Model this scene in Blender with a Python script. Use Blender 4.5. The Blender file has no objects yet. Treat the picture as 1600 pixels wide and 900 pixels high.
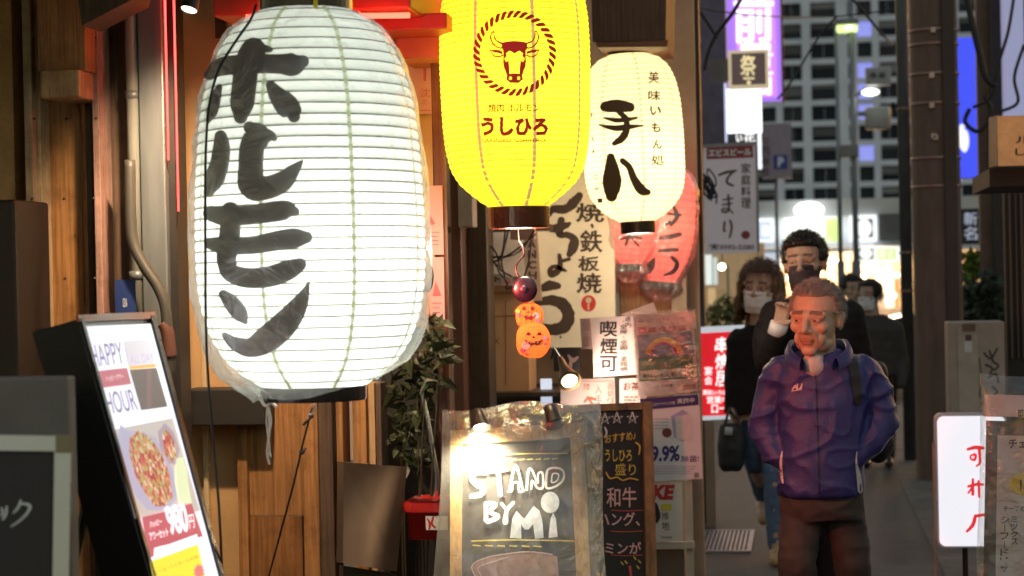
import bpy, bmesh, math, random
from mathutils import Vector, Matrix, noise
import numpy as np

# ---------------------------------------------------------------- camera, sky, exposure
sc = bpy.context.scene
COL = sc.collection
LK = 0.218                        # lamp and glow level that goes with the exposure
F = 3111.0                       # focal length in photo pixels (70 mm on a 36 mm sensor)
CAMPOS = Vector((0.0, 0.0, 1.60))
ROLL = math.radians(1.2)
R3 = (Matrix.Rotation(math.radians(8.238), 3, 'Z') @
      Matrix.Rotation(math.radians(90 - 0.287), 3, 'X') @
      Matrix.Rotation(-ROLL, 3, 'Z'))
cam_d = bpy.data.cameras.new('camera')
cam = bpy.data.objects.new('camera', cam_d)
COL.objects.link(cam)
cam.matrix_world = Matrix.Translation(CAMPOS) @ R3.to_4x4()
cam_d.sensor_width = 36.0
cam_d.lens = 70.0
cam_d.clip_start = 0.1
cam_d.clip_end = 1500
cam_d.dof.use_dof = True
cam_d.dof.focus_distance = 6.1
cam_d.dof.aperture_fstop = 4.5
sc.camera = cam

world = bpy.data.worlds.new('World')
sc.world = world
world.use_nodes = True
wn = world.node_tree
sky_n = wn.nodes.new('ShaderNodeTexSky')
sky_n.sky_type = 'NISHITA'
sky_n.sun_disc = False
sky_n.ozone_density = 0.6
sky_n.dust_density = 4.0
sky_n.sun_elevation = math.radians(1.0)
sky_n.sun_rotation = math.radians(10)
bgn = wn.nodes['Background']
wn.links.new(sky_n.outputs[0], bgn.inputs[0])
bgn.inputs[1].default_value = 0.15

sun_d = bpy.data.lights.new('sun', 'SUN')
sun_d.energy = 0.02
sun_d.angle = math.radians(20)
sun_d.color = (0.8, 0.85, 1.0)
sun = bpy.data.objects.new('sun', sun_d)
COL.objects.link(sun)
sun.rotation_euler = (math.radians(50), 0, math.radians(200 - 180))

sc.view_settings.view_transform = 'Standard'
sc.view_settings.look = 'None'
sc.view_settings.exposure = 2.2
sc.view_settings.gamma = 1.0
sc.view_settings.use_curve_mapping = False
sc.cycles.use_denoising = True
sc.cycles.max_bounces = 6
sc.cycles.transparent_max_bounces = 16
sc.cycles.sample_clamp_indirect = 4.0
sc.cycles.caustics_reflective = False
sc.cycles.caustics_refractive = False
random.seed(7)

# ---------------------------------------------------------------- photo pixel -> ray -> place
def ray(px, py):
    return (R3 @ Vector(((px - 800) / F, (450 - py) / F, -1.0)))
def P(px, py, Y):
    v = ray(px, py)
    return CAMPOS + v * ((Y - CAMPOS.y) / v.y)
def S(Y):
    return F / Y
def plane_proj(p0, n):
    n = n.normalized()
    if n.dot(CAMPOS - p0) < 0: n = -n
    def f(px, py, off=0.0):
        v = ray(px, py)
        t = (p0 - CAMPOS).dot(n) / v.dot(n)
        return CAMPOS + v * t + n * off
    f.n = n
    return f
def yplane(Y):
    return plane_proj(Vector((0, Y, 0)), Vector((0, -1, 0)))

# ---------------------------------------------------------------- objects
WL = {}
def thing(name, label, cat, loc, group=None):
    o = bpy.data.objects.new(name, None)
    o.empty_display_size = 0.1
    COL.objects.link(o)
    o.location = loc
    o['label'] = label; o['category'] = cat
    if group: o['group'] = group
    WL[o.name] = Vector(loc)
    return o
def tag(o, label=None, cat=None, group=None, kind=None):
    if label: o['label'] = label
    if cat: o['category'] = cat
    if group: o['group'] = group
    if kind: o['kind'] = kind
    return o
def mk(name, verts, faces, mat, parent=None, smooth=False, uvs=None):
    verts = [Vector(v) for v in verts]
    if parent is not None:
        org = WL[parent.name]
    else:
        xs = [v.x for v in verts]; ys = [v.y for v in verts]; zs = [v.z for v in verts]
        org = Vector(((min(xs) + max(xs)) / 2, (min(ys) + max(ys)) / 2, min(zs)))
    me = bpy.data.meshes.new(name)
    me.from_pydata([tuple(v - org) for v in verts], [], faces)
    me.update()
    if smooth:
        me.polygons.foreach_set('use_smooth', [True] * len(me.polygons))
    o = bpy.data.objects.new(name, me)
    COL.objects.link(o)
    if mat is not None: me.materials.append(mat)
    if parent is not None:
        o.parent = parent
    else:
        o.location = org
    WL[o.name] = org
    return o
def mk_bm(name, bm, mat, parent=None, smooth=False):
    bm.verts.index_update()
    vs = [v.co.copy() for v in bm.verts]
    fs = [[v.index for v in f.verts] for f in bm.faces]
    bm.free()
    return mk(name, vs, fs, mat, parent, smooth)
def struct(o):
    o['kind'] = 'structure'; return o

class MB:
    """collects shapes into one mesh"""
    def __init__(s): s.v = []; s.f = []
    def add(s, vs, fs):
        n = len(s.v); s.v += [Vector(v) for v in vs]; s.f += [[i + n for i in f] for f in fs]; return s
    def box(s, x0, x1, y0, y1, z0, z1, bev=0.0):
        if bev > 0:
            bm = bmesh.new(); bmesh.ops.create_cube(bm, size=1)
            for v in bm.verts:
                v.co = Vector(((x0 + x1) / 2 + v.co.x * (x1 - x0), (y0 + y1) / 2 + v.co.y * (y1 - y0), (z0 + z1) / 2 + v.co.z * (z1 - z0)))
            bmesh.ops.bevel(bm, geom=bm.edges[:], offset=bev, segments=2, affect='EDGES', profile=0.5)
            bm.verts.index_update()
            s.add([v.co.copy() for v in bm.verts], [[v.index for v in f.verts] for f in bm.faces]); bm.free()
            return s
        vs = [(x, y, z) for z in (z0, z1) for y in (y0, y1) for x in (x0, x1)]
        return s.add(vs, [(0, 2, 3, 1), (4, 5, 7, 6), (0, 1, 5, 4), (2, 6, 7, 3), (0, 4, 6, 2), (1, 3, 7, 5)])
    def slab(s, quad, thick):
        """quad = 4 points (TL,TR,BR,BL) seen from the camera; extruded away from it"""
        q = [Vector(p) for p in quad]
        n = (q[1] - q[0]).cross(q[3] - q[0]).normalized()
        if n.dot(CAMPOS - q[0]) > 0: n = -n
        b = [p + n * thick for p in q]
        return s.add(q + b, [(0, 3, 2, 1), (4, 5, 6, 7), (0, 1, 5, 4), (1, 2, 6, 5), (2, 3, 7, 6), (3, 0, 4, 7)])
    def tube(s, pts, r, n=8, caps=True):
        pts = [Vector(p) for p in pts]
        rs = r if isinstance(r, (list, tuple)) else [r] * len(pts)
        rings = []
        up = None
        for i, p in enumerate(pts):
            d = (pts[min(i + 1, len(pts) - 1)] - pts[max(i - 1, 0)]).normalized()
            if up is None:
                up = Vector((0, 0, 1)) if abs(d.z) < 0.9 else Vector((1, 0, 0))
            a = d.cross(up)
            if a.length < 1e-5: a = d.orthogonal()
            a.normalize(); b = a.cross(d).normalized(); up = b
            rings.append([p + (a * math.cos(2 * math.pi * k / n) + b * math.sin(2 * math.pi * k / n)) * rs[i] for k in range(n)])
        vs = [v for r_ in rings for v in r_]
        fs = []
        for i in range(len(pts) - 1):
            for k in range(n):
                fs.append((i * n + k, i * n + (k + 1) % n, (i + 1) * n + (k + 1) % n, (i + 1) * n + k))
        if caps:
            fs.append(tuple(reversed(range(n)))); fs.append(tuple((len(pts) - 1) * n + k for k in range(n)))
        return s.add(vs, fs)
    def lathe(s, prof, c, axis=Vector((0, 0, 1)), n=32, cap0=False, cap1=False):
        """prof: list of (r,h) along axis from c"""
        axis = axis.normalized()
        a = axis.cross(Vector((0, 1, 0))).normalized(); b = axis.cross(a).normalized()
        vs = []
        for (r, h) in prof:
            for k in range(n):
                t = 2 * math.pi * k / n
                vs.append(c + axis * h + (a * math.cos(t) + b * math.sin(t)) * r)
        fs = []
        for i in range(len(prof) - 1):
            for k in range(n):
                fs.append((i * n + k, i * n + (k + 1) % n, (i + 1) * n + (k + 1) % n, (i + 1) * n + k))
        if cap0: fs.append(tuple(range(n)))
        if cap1: fs.append(tuple((len(prof) - 1) * n + k for k in range(n)))
        return s.add(vs, fs)
    def ball(s, c, r, nu=16, nv=10, rot=None):
        c = Vector(c); r = Vector(r) if not isinstance(r, (int, float)) else Vector((r, r, r))
        vs = [Vector((0, 0, -1))]
        for i in range(1, nv):
            t = math.pi * i / nv
            for k in range(nu):
                p = 2 * math.pi * k / nu
                vs.append(Vector((math.sin(t) * math.cos(p), math.sin(t) * math.sin(p), -math.cos(t))))
        vs.append(Vector((0, 0, 1)))
        out = []
        for v in vs:
            w = Vector((v.x * r.x, v.y * r.y, v.z * r.z))
            if rot is not None: w = rot @ w
            out.append(c + w)
        fs = []
        for k in range(nu):
            fs.append((0, 1 + (k + 1) % nu, 1 + k))
            fs.append((len(vs) - 1, 1 + (nv - 2) * nu + k, 1 + (nv - 2) * nu + (k + 1) % nu))
        for i in range(nv - 2):
            for k in range(nu):
                a = 1 + i * nu; b = a + nu
                fs.append((a + k, a + (k + 1) % nu, b + (k + 1) % nu, b + k))
        return s.add(out, fs)
    def cap(s, p, q, r1, r2, n=14):
        """tapered capsule"""
        p = Vector(p); q = Vector(q); d = q - p; L = d.length
        d = d.normalized() if L > 1e-6 else Vector((0, 0, 1))
        prof = []
        for i in range(0, 5): t = -math.pi / 2 + math.pi / 2 * i / 4; prof.append((max(r1 * math.cos(t), 1e-4), r1 * math.sin(t)))
        for i in range(0, 5): t = math.pi / 2 * i / 4; prof.append((max(r2 * math.cos(t), 1e-4), L + r2 * math.sin(t)))
        a = d.orthogonal().normalized(); b = d.cross(a).normalized()
        vs = []
        for (r, h) in prof:
            for k in range(n):
                t = 2 * math.pi * k / n
                vs.append(p + d * h + (a * math.cos(t) + b * math.sin(t)) * r)
        fs = []
        for i in range(len(prof) - 1):
            for k in range(n):
                fs.append((i * n + k, i * n + (k + 1) % n, (i + 1) * n + (k + 1) % n, (i + 1) * n + k))
        fs.append(tuple(reversed(range(n)))); fs.append(tuple((len(prof) - 1) * n + k for k in range(n)))
        return s.add(vs, fs)
    def build(s, name, mat, parent=None, smooth=False):
        return mk(name, s.v, s.f, mat, parent, smooth)

def wr(px0, py0, px1, py1, Y):
    """photo rectangle on the wall plane at Y -> upright world rectangle x0,x1,z0,z1"""
    mx = (px0 + px1) / 2; my = (py0 + py1) / 2
    return P(px0, my, Y).x, P(px1, my, Y).x, P(mx, py1, Y).z, P(mx, py0, Y).z
def wbox(name, px0, py0, px1, py1, Y, th, mat, parent=None, bev=0.0, z0=None, z1=None):
    x0, x1, za, zb = wr(px0, py0, px1, py1, Y)
    if z0 is not None: za = z0
    if z1 is not None: zb = z1
    return MB().box(x0, x1, Y, Y + th, za, zb, bev).build(name, mat, parent)
def quadpts(pts, pr, off=0.0):
    return [pr(x, y, off) for x, y in pts]

# ---------------------------------------------------------------- materials
MATS = {}
def mat(name, col, rough=0.6, metal=0.0, var=0.15, vscale=6.0, bump=0.0, bscale=40.0, emis=None, es=0.0,
        spec=0.5, stretch=(1, 1, 1), col2=None, alpha=1.0, trans=0.0, sub=0.0, attr=None, coat=0.0):
    if name in MATS: return MATS[name]
    m = bpy.data.materials.new(name); m.use_nodes = True
    nt = m.node_tree; bs = nt.nodes['Principled BSDF']
    bs.inputs['Roughness'].default_value = rough
    bs.inputs['Metallic'].default_value = metal
    bs.inputs['Specular IOR Level'].default_value = spec
    bs.inputs['Coat Weight'].default_value = coat
    tc = nt.nodes.new('ShaderNodeTexCoord')
    mp = nt.nodes.new('ShaderNodeMapping'); mp.inputs['Scale'].default_value = stretch
    nt.links.new(tc.outputs['Object'], mp.inputs[0])
    if var > 0 or col2 is not None:
        nz = nt.nodes.new('ShaderNodeTexNoise'); nz.inputs['Scale'].default_value = vscale
        nz.inputs['Detail'].default_value = 6.0; nz.inputs['Roughness'].default_value = 0.65
        nt.links.new(mp.outputs[0], nz.inputs['Vector'])
        rp = nt.nodes.new('ShaderNodeValToRGB')
        c1 = tuple(max(0, c * (1 - var)) for c in col[:3]) if col2 is None else tuple(col2)
        c2 = tuple(min(1, c * (1 + var)) for c in col[:3]) if col2 is None else tuple(col[:3])
        rp.color_ramp.elements[0].position = 0.3; rp.color_ramp.elements[1].position = 0.7
        rp.color_ramp.elements[0].color = (*c1, 1); rp.color_ramp.elements[1].color = (*c2, 1)
        nt.links.new(nz.outputs['Fac'], rp.inputs[0])
        src = rp.outputs[0]
        if attr:
            at = nt.nodes.new('ShaderNodeAttribute'); at.attribute_name = attr
            mx = nt.nodes.new('ShaderNodeMixRGB'); mx.blend_type = 'MULTIPLY'; mx.inputs[0].default_value = 1.0
            nt.links.new(rp.outputs[0], mx.inputs[1]); nt.links.new(at.outputs['Color'], mx.inputs[2]); src = mx.outputs[0]
        nt.links.new(src, bs.inputs['Base Color'])
        mr = nt.nodes.new('ShaderNodeMapRange')
        mr.inputs['To Min'].default_value = max(0.02, rough - 0.12); mr.inputs['To Max'].default_value = min(1, rough + 0.12)
        nt.links.new(nz.outputs['Fac'], mr.inputs['Value']); nt.links.new(mr.outputs[0], bs.inputs['Roughness'])
    else:
        bs.inputs['Base Color'].default_value = (*col[:3], 1)
    if bump > 0:
        nb = nt.nodes.new('ShaderNodeTexNoise'); nb.inputs['Scale'].default_value = bscale; nb.inputs['Detail'].default_value = 5
        nt.links.new(mp.outputs[0], nb.inputs['Vector'])
        bp = nt.nodes.new('ShaderNodeBump'); bp.inputs['Strength'].default_value = bump; bp.inputs['Distance'].default_value = 0.01
        nt.links.new(nb.outputs['Fac'], bp.inputs['Height']); nt.links.new(bp.outputs[0], bs.inputs['Normal'])
    if emis is not None:
        bs.inputs['Emission Color'].default_value = (*emis, 1); bs.inputs['Emission Strength'].default_value = es * LK
    if trans > 0: bs.inputs['Transmission Weight'].default_value = trans
    if alpha < 1: bs.inputs['Alpha'].default_value = alpha
    if sub > 0:
        bs.inputs['Subsurface Weight'].default_value = sub; bs.inputs['Subsurface Radius'].default_value = (0.01, 0.004, 0.002)
    MATS[name] = m
    return m
def wood(name, col, rough=0.5, dark=0.45):
    m = mat(name, col, rough, var=0.22, vscale=2.5, stretch=(3, 3, .5), bump=0.12, bscale=30)
    nt = m.node_tree
    if nt.nodes.get('grain'): return m
    bs = nt.nodes['Principled BSDF']; tc = [n for n in nt.nodes if n.type == 'TEX_COORD'][0]
    src = bs.inputs['Base Color'].links[0].from_socket
    mp = nt.nodes.new('ShaderNodeMapping'); mp.inputs['Scale'].default_value = (70, 70, 2.2)
    gz = nt.nodes.new('ShaderNodeTexNoise'); gz.name = 'grain'; gz.inputs['Scale'].default_value = 1.6; gz.inputs['Detail'].default_value = 8; gz.inputs['Distortion'].default_value = .6
    nt.links.new(tc.outputs['Object'], mp.inputs[0]); nt.links.new(mp.outputs[0], gz.inputs['Vector'])
    rp = nt.nodes.new('ShaderNodeValToRGB'); rp.color_ramp.elements[0].position = .35; rp.color_ramp.elements[1].position = .62
    rp.color_ramp.elements[0].color = (dark, dark, dark, 1); rp.color_ramp.elements[1].color = (1, 1, 1, 1)
    nt.links.new(gz.outputs['Fac'], rp.inputs[0])
    # grime: big uneven patches and scuffs
    gm = nt.nodes.new('ShaderNodeTexNoise'); gm.inputs['Scale'].default_value = 5; gm.inputs['Detail'].default_value = 9; gm.inputs['Roughness'].default_value = .75
    nt.links.new(tc.outputs['Object'], gm.inputs['Vector'])
    r2 = nt.nodes.new('ShaderNodeValToRGB'); r2.color_ramp.elements[0].position = .36; r2.color_ramp.elements[1].position = .52
    r2.color_ramp.elements[0].color = (.5, .46, .42, 1); r2.color_ramp.elements[1].color = (1, 1, 1, 1)
    nt.links.new(gm.outputs['Fac'], r2.inputs[0])
    a = nt.nodes.new('ShaderNodeMixRGB'); a.blend_type = 'MULTIPLY'; a.inputs[0].default_value = 1
    b = nt.nodes.new('ShaderNodeMixRGB'); b.blend_type = 'MULTIPLY'; b.inputs[0].default_value = .8
    nt.links.new(src, a.inputs[1]); nt.links.new(rp.outputs[0], a.inputs[2]); nt.links.new(a.outputs[0], b.inputs[1]); nt.links.new(r2.outputs[0], b.inputs[2])
    nt.links.new(b.outputs[0], bs.inputs['Base Color'])
    return m
def paper_mat(name, col, em, trans_col, warm=None):
    """lantern paper: lit from inside by its bulb (translucent) and itself glowing evenly"""
    if name in MATS: return MATS[name]
    m = bpy.data.materials.new(name); m.use_nodes = True
    nt = m.node_tree; nt.nodes.clear()
    out = nt.nodes.new('ShaderNodeOutputMaterial')
    tr = nt.nodes.new('ShaderNodeBsdfTranslucent'); df = nt.nodes.new('ShaderNodeBsdfDiffuse'); e = nt.nodes.new('ShaderNodeEmission')
    nz = nt.nodes.new('ShaderNodeTexNoise'); nz.inputs['Scale'].default_value = 25; nz.inputs['Detail'].default_value = 6
    tc = nt.nodes.new('ShaderNodeTexCoord'); nt.links.new(tc.outputs['Object'], nz.inputs['Vector'])
    rp = nt.nodes.new('ShaderNodeValToRGB')
    rp.color_ramp.elements[0].position = 0.25; rp.color_ramp.elements[1].position = 0.75
    rp.color_ramp.elements[0].color = (*[c * 0.86 for c in trans_col], 1); rp.color_ramp.elements[1].color = (*trans_col, 1)
    nt.links.new(nz.outputs['Fac'], rp.inputs[0]); nt.links.new(rp.outputs[0], tr.inputs[0])
    df.inputs[0].default_value = (*col, 1)
    e.inputs[0].default_value = (*em[:3], 1); e.inputs[1].default_value = em[3] * LK
    mx = nt.nodes.new('ShaderNodeMixShader'); mx.inputs[0].default_value = 0.35
    nt.links.new(tr.outputs[0], mx.inputs[1]); nt.links.new(df.outputs[0], mx.inputs[2])
    ad = nt.nodes.new('ShaderNodeAddShader')
    nt.links.new(mx.outputs[0], ad.inputs[0]); nt.links.new(e.outputs[0], ad.inputs[1]); nt.links.new(ad.outputs[0], out.inputs[0])
    MATS[name] = m
    return m
def film_mat(name, tint=(1, 1, 1), clear=0.8, milky=0.12, rough=0.12):
    """thin clear or milky plastic film"""
    if name in MATS: return MATS[name]
    m = bpy.data.materials.new(name); m.use_nodes = True
    nt = m.node_tree; nt.nodes.clear()
    out = nt.nodes.new('ShaderNodeOutputMaterial')
    tp = nt.nodes.new('ShaderNodeBsdfTransparent'); tp.inputs[0].default_value = (*tint, 1)
    gl = nt.nodes.new('ShaderNodeBsdfGlossy'); gl.inputs['Roughness'].default_value = rough
    tr = nt.nodes.new('ShaderNodeBsdfTranslucent'); tr.inputs[0].default_value = (0.85, 0.88, 0.86, 1)
    df = nt.nodes.new('ShaderNodeBsdfDiffuse'); df.inputs[0].default_value = (0.8, 0.8, 0.8, 1)
    nz = nt.nodes.new('ShaderNodeTexNoise'); nz.inputs['Scale'].default_value = 9; nz.inputs['Detail'].default_value = 6
    nz.inputs['Distortion'].default_value = 1.2
    tc = nt.nodes.new('ShaderNodeTexCoord'); nt.links.new(tc.outputs['Object'], nz.inputs['Vector'])
    bp = nt.nodes.new('ShaderNodeBump'); bp.inputs['Strength'].default_value = 0.9; bp.inputs['Distance'].default_value = 0.03
    nt.links.new(nz.outputs['Fac'], bp.inputs['Height']); nt.links.new(bp.outputs[0], gl.inputs['Normal'])
    md = nt.nodes.new('ShaderNodeMixShader'); md.inputs[0].default_value = 0.5
    nt.links.new(tr.outputs[0], md.inputs[1]); nt.links.new(df.outputs[0], md.inputs[2])
    m1 = nt.nodes.new('ShaderNodeMixShader'); m1.inputs[0].default_value = milky / max(1e-3, milky + clear)
    nt.links.new(tp.outputs[0], m1.inputs[1]); nt.links.new(md.outputs[0], m1.inputs[2])
    fr = nt.nodes.new('ShaderNodeLayerWeight'); fr.inputs[0].default_value = 0.35
    nt.links.new(bp.outputs[0], fr.inputs['Normal'])
    mr = nt.nodes.new('ShaderNodeMapRange'); mr.inputs['To Min'].default_value = 0.05 + max(0.0, 1 - clear - milky) * 0.6; mr.inputs['To Max'].default_value = 0.55
    nt.links.new(fr.outputs['Facing'], mr.inputs['Value'])
    m2 = nt.nodes.new('ShaderNodeMixShader')
    nt.links.new(mr.outputs[0], m2.inputs[0]); nt.links.new(m1.outputs[0], m2.inputs[1]); nt.links.new(gl.outputs[0], m2.inputs[2])
    nt.links.new(m2.outputs[0], out.inputs[0])
    MATS[name] = m
    return m
def glow(name, col, strength):
    """a surface that gives off light"""
    return mat(name, tuple(min(0.8, c) for c in col), 0.5, emis=col, es=strength, var=0.0)
def ink(name, col, rough=0.7, es=0.0, var=0.1):
    return mat(name, col, rough, var=var, vscale=30, emis=col if es else None, es=es)
def point(name, loc, watt, col, r=0.03, parent=None):
    d = bpy.data.lights.new(name, 'POINT'); d.energy = watt * LK; d.color = col; d.shadow_soft_size = r
    o = bpy.data.objects.new(name, d); COL.objects.link(o)
    if parent is not None:
        o.parent = parent; o.location = Vector(loc) - WL[parent.name]
    else: o.location = loc
    return o
def spot(name, loc, to, watt, col, size=70, blend=0.6, r=0.02, parent=None):
    d = bpy.data.lights.new(name, 'SPOT'); d.energy = watt * LK; d.color = col; d.spot_size = math.radians(size); d.spot_blend = blend; d.shadow_soft_size = r
    o = bpy.data.objects.new(name, d); COL.objects.link(o)
    o.rotation_euler = (Vector(to) - Vector(loc)).to_track_quat('-Z', 'Y').to_euler()
    if parent is not None:
        o.parent = parent; o.location = Vector(loc) - WL[parent.name]
    else: o.location = loc
    return o

# ---------------------------------------------------------------- print: shapes drawn in photo pixels, laid on a real surface
_gl = {}
def glyph(ch, bold=0.0):
    if any(ord(c) >= 0x4e00 for c in ch): bold = min(bold, .006)      # dense kanji clog when fattened
    k = (ch, bold)
    if k in _gl: return _gl[k]
    cu = bpy.data.curves.new('glyph', 'FONT'); cu.body = ch; cu.resolution_u = 4; cu.offset = bold; cu.fill_mode = 'FRONT'
    o = bpy.data.objects.new('glyph', cu)
    me = o.to_mesh()
    vs = [(v.co.x, v.co.y) for v in me.vertices]; fs = [tuple(p.vertices) for p in me.polygons]
    o.to_mesh_clear(); bpy.data.objects.remove(o); bpy.data.curves.remove(cu)
    _gl[k] = (vs, fs)
    return _gl[k]
class Ink:
    def __init__(s, pr, base=0.002, seed=1):
        s.pr = pr; s.v = []; s.f = []; s.off = base; s.step = 0.00012; s.rng = random.Random(seed); s.maxe = None
    def _add(s, vs, fs):
        n = len(s.v); s.v += [(x, y, s.off) for x, y in vs]; s.f += [[i + n for i in f] for f in fs]; s.off += s.step
    def poly(s, pts):
        bm = bmesh.new()
        bv = [bm.verts.new((x, y, 0)) for x, y in pts]
        es = [bm.edges.new((bv[i], bv[(i + 1) % len(bv)])) for i in range(len(bv))]
        bmesh.ops.triangle_fill(bm, edges=es, use_beauty=True)
        if s.maxe:
            for _ in range(5):
                le = [e for e in bm.edges if e.calc_length() > s.maxe]
                if not le: break
                bmesh.ops.subdivide_edges(bm, edges=le, cuts=1)
                bmesh.ops.triangulate(bm, faces=bm.faces[:])
        bm.verts.index_update()
        s._add([(v.co.x, v.co.y) for v in bm.verts], [[v.index for v in f.verts] for f in bm.faces]); bm.free()
        return s
    def rect(s, x0, y0, x1, y1): return s.poly([(x0, y0), (x1, y0), (x1, y1), (x0, y1)])
    def disc(s, cx, cy, rx, ry=None, n=24):
        ry = ry or rx
        return s.poly([(cx + rx * math.cos(2 * math.pi * k / n), cy + ry * math.sin(2 * math.pi * k / n)) for k in range(n)])
    def ringarc(s, cx, cy, r0, r1, a0, a1, n=24):
        vs = []; fs = []
        for k in range(n + 1):
            t = math.radians(a0 + (a1 - a0) * k / n)
            vs += [(cx + r0 * math.cos(t), cy - r0 * math.sin(t)), (cx + r1 * math.cos(t), cy - r1 * math.sin(t))]
        for k in range(n): fs.append((2 * k, 2 * k + 1, 2 * k + 3, 2 * k + 2))
        s._add(vs, fs); return s
    def stroke(s, pts, closed=False, rough=0.06, sub=6, sc_=1.0, ox=0.0, oy=0.0, w=None, ws=1.0):
        """brush stroke: pts (x,y[,width]) in local pixels -> photo pixels = o + p/sc_"""
        p = [((q[0] / sc_) + ox, (q[1] / sc_) + oy, ((q[2] if len(q) > 2 else w) / sc_) * ws) for q in pts]
        if closed: p = p + [p[0], p[1]]
        out = []
        n = len(p)
        for i in range(n - 1):
            a, b, c, d = p[max(i - 1, 0)], p[i], p[i + 1], p[min(i + 2, n - 1)]
            for k in range(sub):
                t = k / sub
                out.append(tuple(0.5 * (2 * b[j] + (c[j] - a[j]) * t + (2 * a[j] - 5 * b[j] + 4 * c[j] - d[j]) * t * t + (3 * b[j] - a[j] - 3 * c[j] + d[j]) * t ** 3) for j in range(3)))
        out.append(p[-1])
        ce = 3 if (s.maxe) else 1
        vs = []; fs = []
        m = len(out)
        # rounded ends
        def cap(q, dx, dy, sg):
            r = max(0.2, q[2] / 2)
            return [(q[0] + sg * dx * r * math.sin(t), q[1] + sg * dy * r * math.sin(t), q[2] * math.cos(t)) for t in (1.45, 1.0, 0.5)]
        d0 = Vector((out[1][0] - out[0][0], out[1][1] - out[0][1])).normalized() if m > 1 else Vector((1, 0))
        d1 = Vector((out[-1][0] - out[-2][0], out[-1][1] - out[-2][1])).normalized() if m > 1 else Vector((1, 0))
        if not closed:
            out = cap(out[0], d0.x, d0.y, -1) + out + list(reversed(cap(out[-1], d1.x, d1.y, 1)))
        m = len(out)
        for i, q in enumerate(out):
            a = out[max(i - 1, 0)]; b = out[min(i + 1, m - 1)]
            d = Vector((b[0] - a[0], b[1] - a[1]))
            d = d.normalized() if d.length > 1e-6 else Vector((1, 0))
            nx, ny = -d.y, d.x
            for e in range(ce + 1):
                t = e / ce - 0.5
                j = 1 + s.rng.uniform(-rough, rough) if e in (0, ce) else 1
                vs.append((q[0] + nx * q[2] * t * j, q[1] + ny * q[2] * t * j))
        for i in range(m - 1):
            for e in range(ce):
                a = i * (ce + 1) + e; b = a + ce + 1
                fs.append((a, a + 1, b + 1, b))
        s._add(vs, fs)
        return s
    def char(s, ch, x0, y0, x1, y1, bold=0.0, jit=0.0, shear=0.0, natural=False):
        vs, fs = glyph(ch, bold)
        if not vs: return s
        if natural:
            ax, bx, ay, by = 0.0, 1.0, -0.12, 0.88
        else:
            ax = min(v[0] for v in vs); bx = max(v[0] for v in vs); ay = min(v[1] for v in vs); by = max(v[1] for v in vs)
        sx = (x1 - x0) / max(bx - ax, 1e-3); sy = (y1 - y0) / max(by - ay, 1e-3)
        sx_ = sx if not natural else sy * min(1, sx / sy)
        o = []
        ph = s.rng.uniform(0, 9)
        for (x, y) in vs:
            X = x0 + (x - ax) * sx_; Y_ = y1 - (y - ay) * sy
            if jit: X += jit * math.sin(Y_ * 0.9 + ph); Y_ += jit * math.sin(X * 0.8 + ph * 2)
            X += shear * (y1 - Y_)
            o.append((X, Y_))
        s._add(o, fs)
        if bold > .02 and ord(ch[0]) >= 0x4e00:
            e = (x1 - x0) * bold * .45
            for dx, dy in ((e, 0), (-e, 0), (0, e)): s._add([(x + dx, y + dy) for x, y in o], fs)
        return s
    def text(s, t, x0, y0, x1, y1, bold=0.0, jit=0.0, slope=0.0, shear=0.0):
        """whole line fitted to a box; slope = dy per px"""
        vs, fs = glyph(t, bold)
        if not vs: return s
        ax = min(v[0] for v in vs); bx = max(v[0] for v in vs); ay = min(v[1] for v in vs); by = max(v[1] for v in vs)
        o = []
        for (x, y) in vs:
            X = x0 + (x - ax) / (bx - ax) * (x1 - x0); Y_ = y1 - (y - ay) / (by - ay) * (y1 - y0)
            if jit: X += jit * math.sin(Y_ * 0.7 + X * .3); Y_ += jit * math.sin(X * 0.6)
            Y_ += slope * (X - x0); X += shear * (y1 - Y_)
            o.append((X, Y_))
        s._add(o, fs)
        if bold > .02 and any(ord(c) >= 0x4e00 for c in t):
            e = (y1 - y0) * bold * .45
            for dx, dy in ((e, 0), (-e, 0), (0, e)): s._add([(x + dx, y + dy) for x, y in o], fs)
        return s
    def column(s, t, x0, y0, x1, y1, bold=0.0, jit=0.0, gap=0.12, dx=0.0):
        n = len(t); h = (y1 - y0) / n
        for i, ch in enumerate(t):
            yy = y0 + h * i; sh = dx * (yy - y0)
            if ch == ' ': continue
            if ch == 'ー': s.rect((x0 + x1) / 2 - (x1 - x0) * 0.06 + sh, yy + h * .08, (x0 + x1) / 2 + (x1 - x0) * 0.06 + sh, yy + h * .9); continue
            if ch in '・·': s.disc((x0 + x1) / 2 + sh, yy + h / 2, h * .12, n=8); continue
            s.char(ch, x0 + sh, yy + h * gap / 2, x1 + sh, yy + h * (1 - gap / 2), bold, jit)
        return s
    def lines(s, x0, y0, x1, y1, n, h=1.0, slope=0.0):
        """unreadable small print: broken dashes"""
        for i in range(n):
            y = y0 + (y1 - y0) * (i + .5) / n; x = x0
            end = x1 - s.rng.uniform(0, .25) * (x1 - x0)
            while x < end:
                w = s.rng.uniform(1.2, 4.0) * h
                yy = y + slope * (x - x0)
                s._add([(x, yy - h / 2), (min(x + w, end), yy - h / 2), (min(x + w, end), yy + h / 2), (x, yy + h / 2)], [(0, 1, 2, 3)])
                x += w + s.rng.uniform(.5, 1.1) * h
        s.off += 0
        return s
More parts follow.
